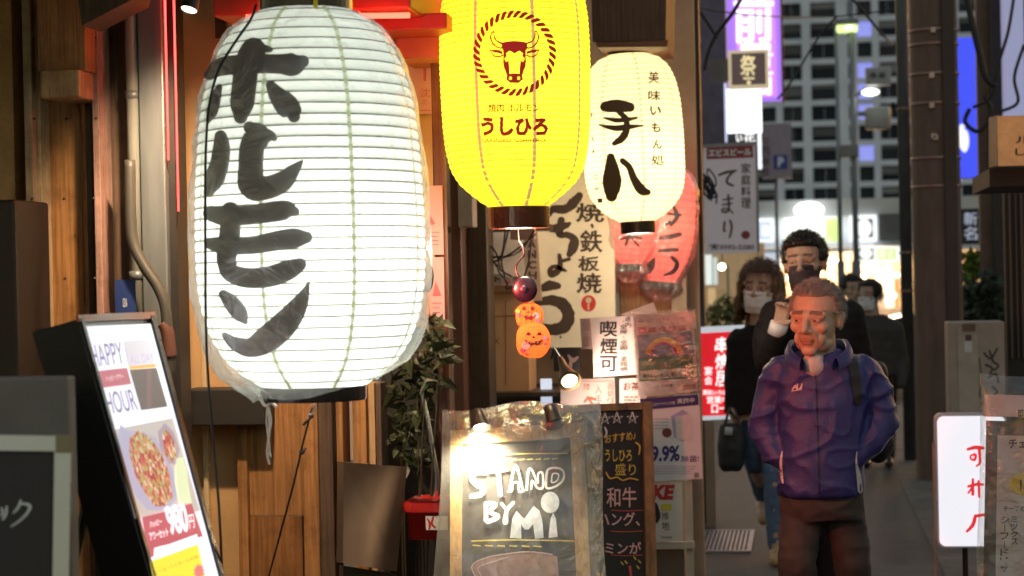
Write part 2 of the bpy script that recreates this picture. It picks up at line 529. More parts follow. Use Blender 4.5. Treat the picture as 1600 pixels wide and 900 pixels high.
    def build(s, name, m, parent):
        vs = s.v; fs = s.f
        if s.maxe:      # curved surfaces: split long edges
            bm = bmesh.new()
            bv = [bm.verts.new(v) for v in vs]
            for f in fs:
                try: bm.faces.new([bv[i] for i in f])
                except ValueError: pass
            bmesh.ops.triangulate(bm, faces=bm.faces[:])
            for _ in range(5):
                le = [e for e in bm.edges if e.calc_length() > s.maxe]
                if not le: break
                bmesh.ops.subdivide_edges(bm, edges=le, cuts=1)
                bmesh.ops.triangulate(bm, faces=bm.faces[:])
            bm.verts.index_update()
            vs = [tuple(v.co) for v in bm.verts]; fs = [[v.index for v in f.verts] for f in bm.faces]; bm.free()
        pts = [s.pr(x, y, o) for x, y, o in vs]
        # faces towards the camera
        out = []
        for f in fs:
            a, b, c = pts[f[0]], pts[f[1]], pts[f[2]]
            out.append(list(f) if (b - a).cross(c - a).dot(CAMPOS - a) > 0 else list(reversed(f)))
        return mk(name, pts, out, m, parent)

# ---------------------------------------------------------------- continuous bodies from overlapping volumes
def fuse(name, mb, voxel, m, parent, smooth=4, fold=None, colfn=None):
    me = bpy.data.meshes.new('tmp'); me.from_pydata([tuple(v) for v in mb.v], [], mb.f); me.update()
    o = bpy.data.objects.new('tmp', me); COL.objects.link(o)
    bm = bmesh.new(); bm.from_mesh(me); bmesh.ops.recalc_face_normals(bm, faces=bm.faces[:]); bm.to_mesh(me); bm.free()
    r = o.modifiers.new('r', 'REMESH'); r.mode = 'VOXEL'; r.voxel_size = voxel
    if smooth:
        s_ = o.modifiers.new('s', 'SMOOTH'); s_.iterations = smooth; s_.factor = 0.5
    dg = bpy.context.evaluated_depsgraph_get(); dg.update()
    nm = bpy.data.meshes.new_from_object(o.evaluated_get(dg))
    bpy.data.objects.remove(o); bpy.data.meshes.remove(me)
    vs = [v.co.copy() for v in nm.vertices]; ns = [v.normal.copy() for v in nm.vertices]
    fs = [tuple(p.vertices) for p in nm.polygons]
    bpy.data.meshes.remove(nm)
    if fold is not None: vs = [v + n * fold(v, n) for v, n in zip(vs, ns)]
    ob = mk(name, vs, fs, m, parent, True)
    if colfn is not None:
        ca = ob.data.color_attributes.new('Col', 'FLOAT_COLOR', 'POINT')
        flat = []
        for v, n in zip(vs, ns): flat += list(colfn(v, n)) + [1.0]
        ca.data.foreach_set('color', flat)
    return ob
# ================================================================ SETTING
asph = mat('asphalt', (0.055, 0.050, 0.046), 0.62, var=0.55, vscale=1.3, bump=0.9, bscale=90)
def stains(m, dark=(.45, .43, .42)):
    nt = m.node_tree; bs = nt.nodes['Principled BSDF']; src = bs.inputs['Base Color'].links[0].from_socket
    tc = [n for n in nt.nodes if n.type == 'TEX_COORD'][0]
    v = nt.nodes.new('ShaderNodeTexVoronoi'); v.feature = 'DISTANCE_TO_EDGE'; v.inputs['Scale'].default_value = .9
    w = nt.nodes.new('ShaderNodeTexNoise'); w.inputs['Scale'].default_value = 2.2; w.inputs['Detail'].default_value = 8
    nt.links.new(tc.outputs['Object'], w.inputs['Vector']); nt.links.new(w.outputs['Color'], v.inputs['Vector'])
    r = nt.nodes.new('ShaderNodeValToRGB'); r.color_ramp.elements[0].position = .0; r.color_ramp.elements[1].position = .03
    r.color_ramp.elements[0].color = (*dark, 1); r.color_ramp.elements[1].color = (1, 1, 1, 1)
    nt.links.new(v.outputs['Distance'], r.inputs[0])
    sp_ = nt.nodes.new('ShaderNodeTexNoise'); sp_.inputs['Scale'].default_value = 160; sp_.inputs['Detail'].default_value = 2
    nt.links.new(tc.outputs['Object'], sp_.inputs['Vector'])
    r2 = nt.nodes.new('ShaderNodeValToRGB'); r2.color_ramp.elements[0].position = .4; r2.color_ramp.elements[1].position = .7
    r2.color_ramp.elements[0].color = (.7, .7, .7, 1); r2.color_ramp.elements[1].color = (1.8, 1.7, 1.6, 1)
    nt.links.new(sp_.outputs['Fac'], r2.inputs[0])
    a = nt.nodes.new('ShaderNodeMixRGB'); a.blend_type = 'MULTIPLY'; a.inputs[0].default_value = 1
    b = nt.nodes.new('ShaderNodeMixRGB'); b.blend_type = 'MULTIPLY'; b.inputs[0].default_value = 1
    nt.links.new(src, a.inputs[1]); nt.links.new(r.outputs[0], a.inputs[2]); nt.links.new(a.outputs[0], b.inputs[1]); nt.links.new(r2.outputs[0], b.inputs[2]); nt.links.new(b.outputs[0], bs.inputs['Base Color'])
stains(asph)
g = MB()
for (x0, x1, y0, y1) in [(-300, 300, -60, 700)]:
    g.add([(x0, y0, 0), (x1, y0, 0), (x1, y1, 0), (x0, y1, 0)], [(0, 1, 2, 3)])
struct(g.build('ground', asph))
# worn concrete gutter strips along both sides of the alley
conc = mat('gutter_concrete', (0.13, 0.115, 0.10), 0.8, var=0.5, vscale=2.5, bump=0.5, bscale=60); stains(conc)
struct(MB().add([(-1.05, 2, .004), (-.68, 2, .004), (-.68, 27, .004), (-1.05, 27, .004)], [(0, 1, 2, 3)]).build('gutter_strip', conc))
struct(MB().add([(.72, 2, .004), (1.15, 2, .004), (1.15, 27, .004), (.72, 27, .004)], [(0, 1, 2, 3)]).build('gutter_strip', conc))
patch = mat('asphalt_patch', (0.085, 0.08, 0.075), 0.7, var=0.4, vscale=5, bump=0.5, bscale=90)
struct(MB().add([(-.66, 8.5, .004), (.7, 8.2, .004), (.7, 11.0, .004), (-.66, 10.8, .004)], [(0, 1, 2, 3)]).build('road_patch', patch))
# cross street at the end of the alley: kerb, pavement
kerbm = mat('kerb_stone', (0.30, 0.27, 0.24), 0.8, var=0.25, vscale=5)
struct(MB().box(-14, 14, 39.0, 46.4, -0.05, 0.13).build('pavement', mat('pavement_slabs', (0.28, 0.25, 0.22), 0.7, var=0.2, vscale=4)))
for k in range(24):
    MBk = MB().box(-12 + k * 1.0 + .01, -12 + (k + 1) * 1.0 - .01, 38.84, 38.997, -.05, .135, .012)
    o = MBk.build('kerb', kerbm); struct(o)
struct(MB().add([(-14, 36.6, .004), (14, 36.6, .004), (14, 36.75, .004), (-14, 36.75, .004)], [(0, 1, 2, 3)]).build('road_line', mat('road_paint', (0.7, 0.7, 0.68), 0.6, var=0.2, vscale=8)))
# a low kerb block beside the right pole
o = MB().box(.62, 2.1, 25.0, 25.35, -.02, .16, .02).build('kerb_block', mat('kerb_brown', (0.24, 0.19, 0.15), 0.8, var=0.3))
struct(o)

# drain grate in the left gutter
gx0, gx1, _, _ = wr(1086, 832, 1176, 860, 11.9)
gt = thing('drain_grate', 'small slotted metal drain grate set in the road near the menu stands', 'drain', ((gx0 + gx1) / 2, 12.0, 0.0))
steel = mat('worn_steel', (0.42, 0.40, 0.42), 0.42, metal=0.7, var=0.3, vscale=20)
fr_ = MB()
fr_.box(gx0, gx1, 11.45, 11.48, 0.0, .012); fr_.box(gx0, gx1, 12.37, 12.40, 0.0, .012)
fr_.box(gx0, gx0 + .012, 11.481, 12.369, 0.0, .012); fr_.box(gx1 - .012, gx1, 11.481, 12.369, 0.0, .012)
fr_.build('frame', steel, gt)
nb_ = 13
for k in range(nb_):
    x = gx0 + .02 + (gx1 - gx0 - .04) * k / (nb_ - 1)
    MB().box(x - .006, x + .006, 11.483, 12.367, 0.0, .010).build('bar', steel, gt)

# ---------------------------------------------------------------- left shop front (faces the camera, an alcove)
wood_o = wood('orange_wood', (0.42, 0.20, 0.07), .5, .55)
wood_d = wood('dark_wood', (0.085, 0.048, 0.027), .5, .5)
wood_l = wood('pale_wood', (0.52, 0.33, 0.16), .55, .65)
plaster = mat('orange_plaster', (0.52, 0.31, 0.13), 0.9, var=0.2, vscale=10, bump=0.9, bscale=70)
wallm = mat('shop_wall_board', (0.55, 0.33, 0.15), 0.65, var=0.15, vscale=3, bump=0.12, bscale=90)
black = mat('black_board', (0.018, 0.015, 0.013), 0.55, var=0.3)
trimm = wood('beige_trim', (0.52, 0.38, 0.23), .5, .7)
pinkt = wood('pinkish_trim', (0.42, 0.25, 0.20), .45, .6)
greyp = mat('grey_pipe', (0.22, 0.22, 0.19), 0.45, var=0.15, stretch=(3, 3, .4))
greyd = mat('grey_sheet_metal', (0.15, 0.16, 0.165), 0.4, metal=0.3, var=0.2, stretch=(3, 3, .4))
brownd = wood('brown_panel', (0.12, 0.072, 0.048), .5, .6)
TOP = 6.5
lw = thing('near_shop_wall', 'rough orange plaster and timber shop wall at the left edge', 'wall', (P(90, 450, 5.6).x, 5.7, 0))
wbox('plaster_panel', -330, 0, 27, 900, 5.66, .2, plaster, lw, z0=0, z1=TOP)
wbox('backing', 20, 0, 160, 900, 5.84, .06, black, lw, z0=0, z1=TOP)
wbox('trim', 43, 0, 57, 900, 5.60, .15, trimm, lw, z0=0, z1=TOP, bev=.004)
wbox('trim', 58, 0, 69, 900, 5.63, .12, trimm, lw, z0=0, z1=TOP, bev=.003)
wbox('plank', 70, 0, 132, 900, 5.70, .1, wood_o, lw, z0=0, z1=TOP, bev=.004)
b_ = wbox('bracket', 58, 20, 134, 112, 5.50, .2, wood_o, lw, bev=.006, z1=TOP)
b_ = wbox('bracket', 62, 109, 124, 153, 5.47, .22, wood_l, lw, bev=.006)
wbox('trim', 139, 0, 147, 900, 5.66, .1, wood_d, lw, z0=0, z1=TOP)
wbox('trim', 150, 0, 161, 900, 5.58, .1, pinkt, lw, z0=0, z1=TOP, bev=.003)
wbox('panel', 162, 0, 204, 900, 5.70, .12, brownd, lw, z0=0, z1=TOP)
# beam crossing at the top
q = [P(118, -30, 5.3), P(235, -95, 5.3), P(205, 0, 5.3), P(128, 40, 5.3)]
MB().slab(q, .15).build('beam', wood_d, lw)

pp = thing('downpipe', 'pale grey drainpipe running down beside the grey shutter post', 'pipe', (P(209, 450, 5.55).x, 5.62, 0))
r_ = 11 / S(5.6)
c_ = P(211, 450, 5.6); 
MB().tube([(c_.x, 5.62, 0), (c_.x, 5.62, TOP)], r_, 16).build('pipe', greyp, pp, True)
for py in (147, 430):
    z = P(211, py, 5.6).z
    MB().tube([(c_.x, 5.62, z - .012), (c_.x, 5.62, z + .012)], r_ + .003, 16).build('joint_ring', greyd, pp, True)
# flexible conduit bending in front
m_ = MB()
pts = [(203, 250), (204, 330), (208, 378), (225, 415), (246, 447), (258, 478), (262, 520), (266, 560), (262, 590), (250, 612), (243, 640), (246, 700), (250, 900)]
cp = [P(x, y, 5.5) for x, y in pts]
def smooth_path(ps, sub=5):
    out = []
    n = len(ps)
    for i in range(n - 1):
        a, b, c, d = ps[max(i - 1, 0)], ps[i], ps[i + 1], ps[min(i + 2, n - 1)]
        for k in range(sub):
            t = k / sub
            out.append(0.5 * (2 * b + (c - a) * t + (2 * a - 5 * b + 4 * c - d) * t * t + (3 * b - a - 3 * c + d) * t ** 3))
    out.append(ps[-1]); return out
cond = thing('conduit', 'grey flexible conduit curving behind the lit menu board', 'conduit', cp[-1])
m_.tube(smooth_path(cp), .016, 10); m_.build('hose', mat('conduit_grey', (0.055, 0.05, 0.042), 0.5), cond, True)
m_ = MB(); m_.tube(smooth_path([P(255, 505, 5.5), P(262, 520, 5.5), P(266, 560, 5.5)]), .019, 10)
m_.build('tape_wrap', mat('rust_tape', (0.12, 0.045, 0.03), 0.6), cond, True)

sp = thing('shutter_post', 'grey metal shutter post with two thin red light tubes', 'post', (P(245, 450, 5.6).x, 5.7, 0))
wbox('post', 223, 0, 262, 900, 5.60, .14, greyd, sp, z0=0, z1=TOP, bev=.004)
wbox('rail', 263.5, 0, 279, 900, 5.63, .10, black, sp, z0=0, z1=TOP)
neon = glow('red_neon', (1.0, 0.035, 0.03), 9.0)
for pxn, z_lo in ((258.5, 250), (272.5, 330)):
    c0 = P(pxn + 9, 450, 5.585)
    MB().tube([(c0.x, 5.585, P(pxn, z_lo, 5.58).z), (c0.x, 5.585, TOP)], .003, 8).build('light_tube', neon, sp, True)
st_ = wbox('sticker', 180, 437, 212, 492, 5.545, .002, mat('blue_sticker', (0.02, 0.04, 0.16), 0.4), None)
tag(st_, 'small dark blue sticker with white mark on the shutter side', 'sticker')
ik = Ink(yplane(5.545), .001); ik.text('OSKA', 192, 466, 199, 480); ik.build('lettering', ink('white_ink', (0.75, 0.75, 0.75)), st_)

# ---------------------------------------------------------------- wall behind the white lantern
wl = thing('shop_front', 'orange lit shop front with timber door behind the big white lantern', 'shop front', (P(480, 450, 6.2).x, 6.3, 0))
wbox('wall_panel', 281, 0, 372, 900, 6.20, .1, wallm, wl, z0=0, z1=TOP)
wbox('wall_panel', 373, 0, 690, 900, 6.26, .03, wallm, wl, z0=1.45, z1=TOP)
wbox('crossbar', 287, 608, 412, 665, 6.02, .14, black, wl, bev=.004)
wbox('upper_trim', 345, 0, 362, 900, 6.185, .07, wood_d, wl, z0=P(350, 60, 6.2).z, z1=TOP)
# pale metal strip
wbox('strip', 311, 0, 319, 900, 6.17, .028, mat('pale_strip', (0.7, 0.52, 0.3), 0.25, metal=0.2), wl, z0=0, z1=P(315, 500, 6.2).z, bev=.004)
# timber door
zt = P(430, 600, 6.1).z
def dz(py): return P(430, py, 6.1).z
wbox('door_stile', 371, 600, 386, 900, 6.12, .06, wood_o, wl, z0=0, z1=zt, bev=.003)
wbox('door_stile', 473, 600, 498, 900, 6.12, .06, wood_o, wl, z0=0, z1=zt, bev=.003)
wbox('door_panel', 386.5, 600, 472.5, 805, 6.15, .03, wood_o, wl, z1=zt)
wbox('door_panel', 386.5, 807, 472.5, 900, 6.145, .03, wood('door_wood_deep', (0.32, 0.14, 0.045), .5, .55), wl, z0=0)
wbox('door_frame', 498.5, 600, 521, 900, 6.05, .12, brownd, wl, z0=0, z1=zt, bev=.004)
wbox('door_gap', 521.5, 600, 526, 900, 6.16, .04, black, wl, z0=0, z1=zt)
wbox('door_batten', 526.5, 600, 537, 863, 6.04, .10, wood_o, wl, z1=zt, bev=.003)
wbox('window_pane', 537.5, 600, 552, 900, 6.18, .03, mat('frosted_pane', (0.75, 0.6, 0.4), 0.3, emis=(1, 0.7, 0.38), es=0.25, var=0.05), wl, z0=P(545, 722, 6.1).z, z1=zt)
wbox('window_frame', 552.5, 600, 574, 900, 6.08, .10, wood_o, wl, z0=0, z1=zt, bev=.003)
wbox('window_frame', 575, 600, 588, 900, 6.10, .08, wood_l, wl, z0=0, z1=zt, bev=.003)
wbox('window_frame', 589, 600, 598, 900, 6.07, .10, brownd, wl, z0=0, z1=zt, bev=.003)
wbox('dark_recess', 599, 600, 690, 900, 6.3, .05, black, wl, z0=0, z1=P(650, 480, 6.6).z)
wbox('corner_post', 680, 0, 699, 900, 6.10, .03, wood('red_brown_post', (0.18, 0.06, 0.035)), wl, z0=0, z1=TOP, bev=.004)
# notices on that wall, the red light on them put into the paper colour
redlit_p = mat('red_lit_paper', (0.72, 0.42, 0.42), 0.8, var=0.05)
pinki = ink('pink_ink', (0.55, 0.16, 0.18))
for i, (x0, y0, x1, y1, lab) in enumerate([(634, 72, 681, 178, 'red-light tinted notice with a faint printed figure near the red eave'),
                                     (668, 290, 692, 398, 'red-light tinted notice with red marks halfway down the wall'),
                                     (672, 402, 694, 505, 'lower red-light tinted notice with an arrow mark beside the lantern')]):
    o = wbox('notice', x0, y0, x1, y1, 6.235 if i == 0 else 6.09, .003, redlit_p)
    tag(o, lab, 'notice', 'red-light tinted notices on the shop wall')
    k = Ink(yplane(6.235 if i == 0 else 6.09), .0012)
    if i == 0:
        k.stroke([(652, 98, 2), (664, 95, 3), (675, 99, 2)]); k.stroke([(664, 95, 5), (664, 125, 4)]); k.char('沈', 657, 138, 672, 152); k.text('の', 660, 156, 668, 164); k.rect(656, 172, 674, 173.5)
        k.stroke([(636, 78, 1.5), (640, 84, 3), (638, 88, 2)])
    elif i == 1:
        k.poly([(672, 335), (680, 350), (672, 352)]); k.lines(672, 360, 688, 385, 4, 1.5)
    else: k.poly([(681, 440), (690, 462), (676, 462)]); k.lines(676, 470, 690, 492, 3, 1.5)
    k.build('print', pinki, o)

# red eave at the top
bodym_ = mat('flex_black', (0.02, 0.018, 0.016), 0.35)
redw = mat('red_eave_paint', (0.42, 0.035, 0.02), 0.45, var=0.2, vscale=8)
ev = thing('red_eave', 'red painted eave beam above the white lantern', 'eave', (P(600, 20, 5.7).x, 5.8, P(600, 30, 5.7).z))
wbox('beam', 330, -140, 640, 20, 5.55, .55, redw, ev, bev=.008)
wbox('end_board', 556, 22, 698, 47, 5.75, .4, redw, ev, bev=.005)
x0, x1, z0, z1 = wr(618, 47, 700, 91, 5.95)
MB().box(x0, x1, 5.95, 6.24, z0, z1, .005).build('under_beam', mat('red_soffit', (0.5, 0.13, 0.07), 0.5, var=0.15), ev)
# assumed light tube, added under the eave so its red light washes the wall
MB().tube([P(385, 27, 5.5), P(640, 24, 5.5)], .008, 10).build('light_tube', glow('assumed_eave_glow', (1.0, 0.05, 0.03), 9.0), ev, True)
# assumed red bulb added out of sight under the eave behind the white lantern
MB().ball(P(560, 70, 5.45), .035, 14, 10).build('assumed_red_bulb', glow('assumed_bulb_glass', (1.0, 0.06, 0.03), 20.0), ev, True)
MB().tube([P(560, 22, 5.5), P(560, 64, 5.45)], .006, 6).build('assumed_bulb_flex', bodym_, ev)
point('assumed_red_light', P(560, 84, 5.40), 7, (1.0, 0.10, 0.06), .04, ev)
# unseen cover added above the shop fronts to shade them from the sky
MB().box(-4.5, -1.0, 2.2, 7.2, 3.05, 3.2).build('added_roof', wood_d, ev)


# small spotlight at the top left of the lantern
sl = thing('spotlight', 'small lit black spotlight under the eave left of the white lantern', 'spotlight', P(300, 5, 5.15))
bodym = mat('spot_black', (0.02, 0.018, 0.016), 0.35)
h0 = P(303, -14, 5.12); h1 = P(295, 16, 5.10)
ax = (h1 - h0).normalized()
MB().lathe([(.010, -.03), (.017, -.02), (.020, .0), (.024, (h1 - h0).length)], h0, ax, 20, cap0=True).build('housing', bodym, sl, True)
MB().lathe([(.0, (h1 - h0).length - .002), (.021, (h1 - h0).length - .002)], h0, ax, 20).build('lens', glow('spot_lens', (1.0, 0.86, 0.62), 4.0), sl)
MB().tube([h0 - ax * .02, P(325, -60, 5.3)], .007, 8).build('bracket', bodym, sl, True)
spot('spot_beam', h1 + ax * .03, P(400, 620, 6.3), 120, (1.0, 0.72, 0.44), 84, 0.9, .03, sl)

# assumed red spotlight added unseen on the corner post, aimed into the street (its light reddens the passers-by and the boards)
rs = thing('assumed_red_spotlight', 'assumed small red spotlight added at the shop corner behind the white lantern', 'spotlight', P(632, 430, 5.9))
h0 = P(628, 432, 5.75); h1 = h0 + Vector((.07, .045, -.005)); ax = (h1 - h0).normalized()
MB().lathe([(.02, -.06), (.032, -.05), (.036, .0), (.044, (h1 - h0).length)], h0, ax, 20, cap0=True).build('housing', bodym, rs, True)
MB().lathe([(.0, (h1 - h0).length - .006), (.040, (h1 - h0).length - .006)], h0, ax, 20).build('lens', glow('assumed_red_lens', (1.0, 0.05, 0.03), 12.0), rs)
MB().tube([h0 - ax * .03, P(622, 432, 6.25)], .008, 8).build('bracket', bodym, rs, True)
spot('assumed_red_beam', h1 + ax * .02, P(1262, 500, 7.2), 85, (1.0, 0.09, 0.06), 80, .9, .04, rs)
# nail heads on the timber
for i in range(7):
    for px in (50, 100, 150):
        c0 = P(px + 2 * math.sin(i * 2.1), 60 + i * 125, 5.59 if px != 100 else 5.69)
        MB().ball(Vector((c0.x, 5.60 if px == 50 else (5.70 if px == 100 else 5.58), c0.z)), .0045, 8, 6).build('nail', mat('nail_rust', (.06, .04, .03), .5), lw, True)
# ================================================================ LANTERNS
class Lantern:
    """paper lantern: axis between two photo points at one distance; profile from photo half-widths"""
    def __init__(s, top, bot, Y, prof):
        s.a = P(top[0], top[1], Y); b = P(bot[0], bot[1], Y)
        s.ax = (b - s.a).normalized(); s.H = (b - s.a).length; s.Y = Y
        k = s.H / (bot[1] - top[1])
        s.pr = [((py - top[1]) * k, hw * k) for py, hw in prof]
        s.k = k
        s.u = s.ax.cross(Vector((0, 1, 0))).normalized(); s.w = s.ax.cross(s.u).normalized()
    def r(s, h):
        p = s.pr
        if h <= p[0][0]: return p[0][1]
        if h >= p[-1][0]: return p[-1][1]
        for i in range(len(p) - 1):
            if p[i][0] <= h <= p[i + 1][0]:
                t = (h - p[i][0]) / (p[i + 1][0] - p[i][0])
                a = p[max(i - 1, 0)][1]; b = p[i][1]; c = p[i + 1][1]; d = p[min(i + 2, len(p) - 1)][1]
                v = 0.5 * (2 * b + (c - a) * t + (2 * a - 5 * b + 4 * c - d) * t * t + (3 * b - a - 3 * c + d) * t ** 3)
                return max(v, min(b, c) * .9)
    def at(s, h, th, off=0.0):
        r = s.r(h) + off
        return s.a + s.ax * h + (s.u * math.cos(th) + s.w * math.sin(th)) * r
    def proj(s, px, py, off=0.0):
        v = ray(px, py)
        c = s.a + s.ax * (s.H / 2)
        R = max(q[1] for q in s.pr)
        tc = (c - CAMPOS).dot(v) / v.dot(v)
        best = None; t0 = tc - R * 1.3 / v.length; t1 = tc + .02
        def g(t):
            q = CAMPOS + v * t - s.a
            h = q.dot(s.ax); d = (q - s.ax * h).length
            return d - (s.r(h) + off)
        N = 24; pt = t0; pg = g(t0)
        mn = (pg, t0)
        for i in range(1, N + 1):
            t = t0 + (t1 - t0) * i / N; gt_ = g(t)
            if gt_ < mn[0]: mn = (gt_, t)
            if gt_ <= 0:
                a, b = pt, t
                for _ in range(14):
                    m = (a + b) / 2
                    if g(m) > 0: a = m
                    else: b = m
                return CAMPOS + v * b
            pt = t
        return CAMPOS + v * mn[1]
    def shade(s, hoops, bulge, m, parent, n=72, h0=None, h1=None, per=4):
        hs = [hoops[0] + 0.0]
        vs = []; fs = []
        rows = []
        for i in range(len(hoops) - 1):
            for k in range(per):
                t = k / per
                rows.append((hoops[i] + (hoops[i + 1] - hoops[i]) * t, math.sin(math.pi * t) * bulge))
        rows.append((hoops[-1], 0))
        for (h, b) in rows:
            for k in range(n): vs.append(s.at(h, 2 * math.pi * k / n, b))
        for i in range(len(rows) - 1):
            for k in range(n):
                fs.append((i * n + k, i * n + (k + 1) % n, (i + 1) * n + (k + 1) % n, (i + 1) * n + k))
        return mk('paper_shade', vs, fs, m, parent, True)
    def hoop(s, h, rad, m, parent, n=56, off=0.0, name='hoop'):
        R = s.r(h) + off
        vs = []; fs = []; c = 5
        for k in range(n):
            t = 2 * math.pi * k / n
            d = s.u * math.cos(t) + s.w * math.sin(t)
            for e in range(c):
                p = 2 * math.pi * e / c
                vs.append(s.a + s.ax * (h + rad * math.sin(p)) + d * (R + rad * math.cos(p)))
        for k in range(n):
            for e in range(c):
                fs.append((k * c + e, ((k + 1) % n) * c + e, ((k + 1) % n) * c + (e + 1) % c, k * c + (e + 1) % c))
        return mk(name, vs, fs, m, parent, True)
    def seam(s, th, hw, m, parent, off=.0025, n=40, h0=None, h1=None):
        vs = []; fs = []
        h0 = s.pr[0][0] if h0 is None else h0; h1 = s.pr[-1][0] if h1 is None else h1
        for i in range(n + 1):
            h = h0 + (h1 - h0) * i / n
            w_ = hw / max(s.r(h), .02)
            for e in (-1, 0, 1): vs.append(s.at(h, th + e * w_, off))
        for i in range(n):
            for e in range(2): fs.append((i * 3 + e, i * 3 + e + 1, i * 3 + 4 + e, i * 3 + 3 + e))
        return mk('seam', vs, fs, m, parent, True)
    def ring(s, name, h0, h1, r, m, parent, th=.006):
        prof = [(r - th, h0), (r, h0), (r, h0 + (h1 - h0) * .06), (r + .0015, h0 + (h1 - h0) * .08), (r + .0015, h1 - (h1 - h0) * .08), (r, h1 - (h1 - h0) * .06), (r, h1), (r - th, h1), (r - th, h0)]
        return MB().lathe(prof, s.a, s.ax, 40).build(name, m, parent, False)

# ---- big white lantern in its plastic cover
wm = paper_mat('white_lantern_paper', (0.75, 0.78, 0.72), (0.88, 0.97, 0.90, 0.30), (0.90, 0.93, 0.90))
hoopw = mat('hoop_bamboo', (0.16, 0.12, 0.07), 0.6)
seamw = mat('seam_paper_green', (0.50, 0.52, 0.26), 0.8, emis=(0.62, 0.68, 0.34), es=0.55, var=0.1)
wprof = [(18, 72), (30, 92), (50, 115), (75, 132), (110, 148), (160, 162), (220, 170), (300, 175), (380, 177), (440, 175), (490, 167), (530, 153), (560, 134), (585, 108), (603, 82)]
WL_ = Lantern((478, 18), (490, 603), 4.7, wprof)
wt = thing('paper_lantern', 'large white paper lantern with bold black katakana in a plastic cover', 'lantern', WL_.a + WL_.ax * WL_.H)
nh = 35
hs = [WL_.H * (i + .35) / (nh) for i in range(nh)]
WL_.shade([0] + hs + [WL_.H], .0035, wm, wt)
for h in hs: WL_.hoop(h, .0019, hoopw, wt)
for k in range(8): WL_.seam(math.radians(10 + 45 * k), .005, seamw, wt)
ringm = mat('black_lacquer', (0.012, 0.009, 0.008), 0.22, var=0.2, coat=0.3)
WL_.ring('top_ring', -.075, .008, 72 * WL_.k, ringm, wt)
WL_.ring('bottom_ring', WL_.H - .004, WL_.H + .034, 82 * WL_.k, ringm, wt)
for (px, w_, m_) in [(422, 8, mat('brass', (0.6, 0.4, 0.15), 0.3, metal=1)), (440, 5, mat('brass2', (0.45, 0.26, 0.1), 0.3, metal=1)), (493, 6, mat('yellow_tape', (0.75, 0.6, 0.02), 0.5))]:
    c0 = P(px, -6, 4.7 - 70 * WL_.k); c1 = P(px + 1, 24, 4.7 - 70 * WL_.k)
    dx = w_ / S(4.7) / 2
    Yq = 4.7 - math.sqrt(max(0, (72 * WL_.k) ** 2 - ((px - 478) * WL_.k) ** 2)) - .004
    x0, x1, z0, z1 = wr(px - w_ / 2, -20, px + w_ / 2, 26, Yq)
    MB().box(x0, x1, Yq - .003, Yq + .002, z0, z1).build('cap_clip', m_, wt)
kw = dict(rough=.012)
ik = Ink(WL_.proj, .0075, 3); ik.maxe = 9
A = dict(sc_=3.0, ox=290, oy=0, **kw); B = dict(sc_=2.5725, ox=290, oy=290, **kw)
ik.stroke([(112, 350, 55), (170, 312, 88), (300, 300, 92), (430, 300, 92), (505, 302, 108), (548, 288, 62)], **A)
ik.stroke([(395, 232, 28), (350, 222, 42), (325, 212, 30)], **A)
ik.stroke([(318, 235, 120), (288, 300, 118), (275, 400, 116), (264, 490, 112), (258, 548, 66)], **A)
ik.stroke([(158, 408, 30), (142, 455, 50), (125, 520, 55), (106, 568, 22)], **A)
ik.stroke([(398, 398, 46), (425, 440, 80), (470, 490, 112), (500, 525, 96), (508, 545, 60)], **A)
ik.stroke([(165, 640, 60), (168, 690, 82), (160, 760, 88), (135, 840, 92), (108, 900, 50)], **A)
ik.stroke([(300, 598, 60), (335, 632, 120), (312, 690, 118), (306, 780, 116), (312, 870, 128), (380, 880, 112), (455, 850, 98), (505, 800, 62), (540, 762, 22), (549, 750, 6)], **A)
ik.stroke([(345, 630, 92), (400, 640, 55), (415, 648, 30)], **A)
ik.stroke([(100, 112, 62), (160, 124, 76), (260, 118, 78), (350, 105, 84), (410, 98, 74), (438, 104, 40)], **B)
ik.stroke([(95, 232, 46), (150, 240, 72), (260, 240, 72), (370, 222, 80), (440, 212, 82), (485, 208, 50)], **B)
ik.stroke([(180, 105, 80), (178, 190, 84), (168, 260, 84), (165, 305, 78), (185, 352, 76), (260, 372, 82), (350, 362, 86), (420, 336, 80), (458, 318, 56)], **B)
ik.stroke([(152, 438, 40), (185, 472, 66), (222, 520, 62), (240, 548, 22)], **B)
ik.stroke([(158, 602, 26), (200, 635, 56), (262, 650, 82), (335, 612, 110), (405, 548, 104), (455, 480, 74), (482, 425, 34), (497, 384, 5)], **B)
ik.build('lettering', mat('lantern_ink', (0.035, 0.026, 0.02), 0.55, var=0.4, vscale=18, emis=(0.25, 0.2, 0.15), es=0.12), wt)
point('bulb_light', WL_.a + WL_.ax * (WL_.H * .68), 10.5, (1.0, 0.98, 0.92), .05, wt)
# loop hook under it and a tie rope
hk = P(487, 632, 4.7)
MB().tube(smooth_path([P(487, 626, 4.7), P(492, 634, 4.7), P(490, 645, 4.7), P(482, 648, 4.7)]), .0022, 6).build('hook', steel, wt, True)
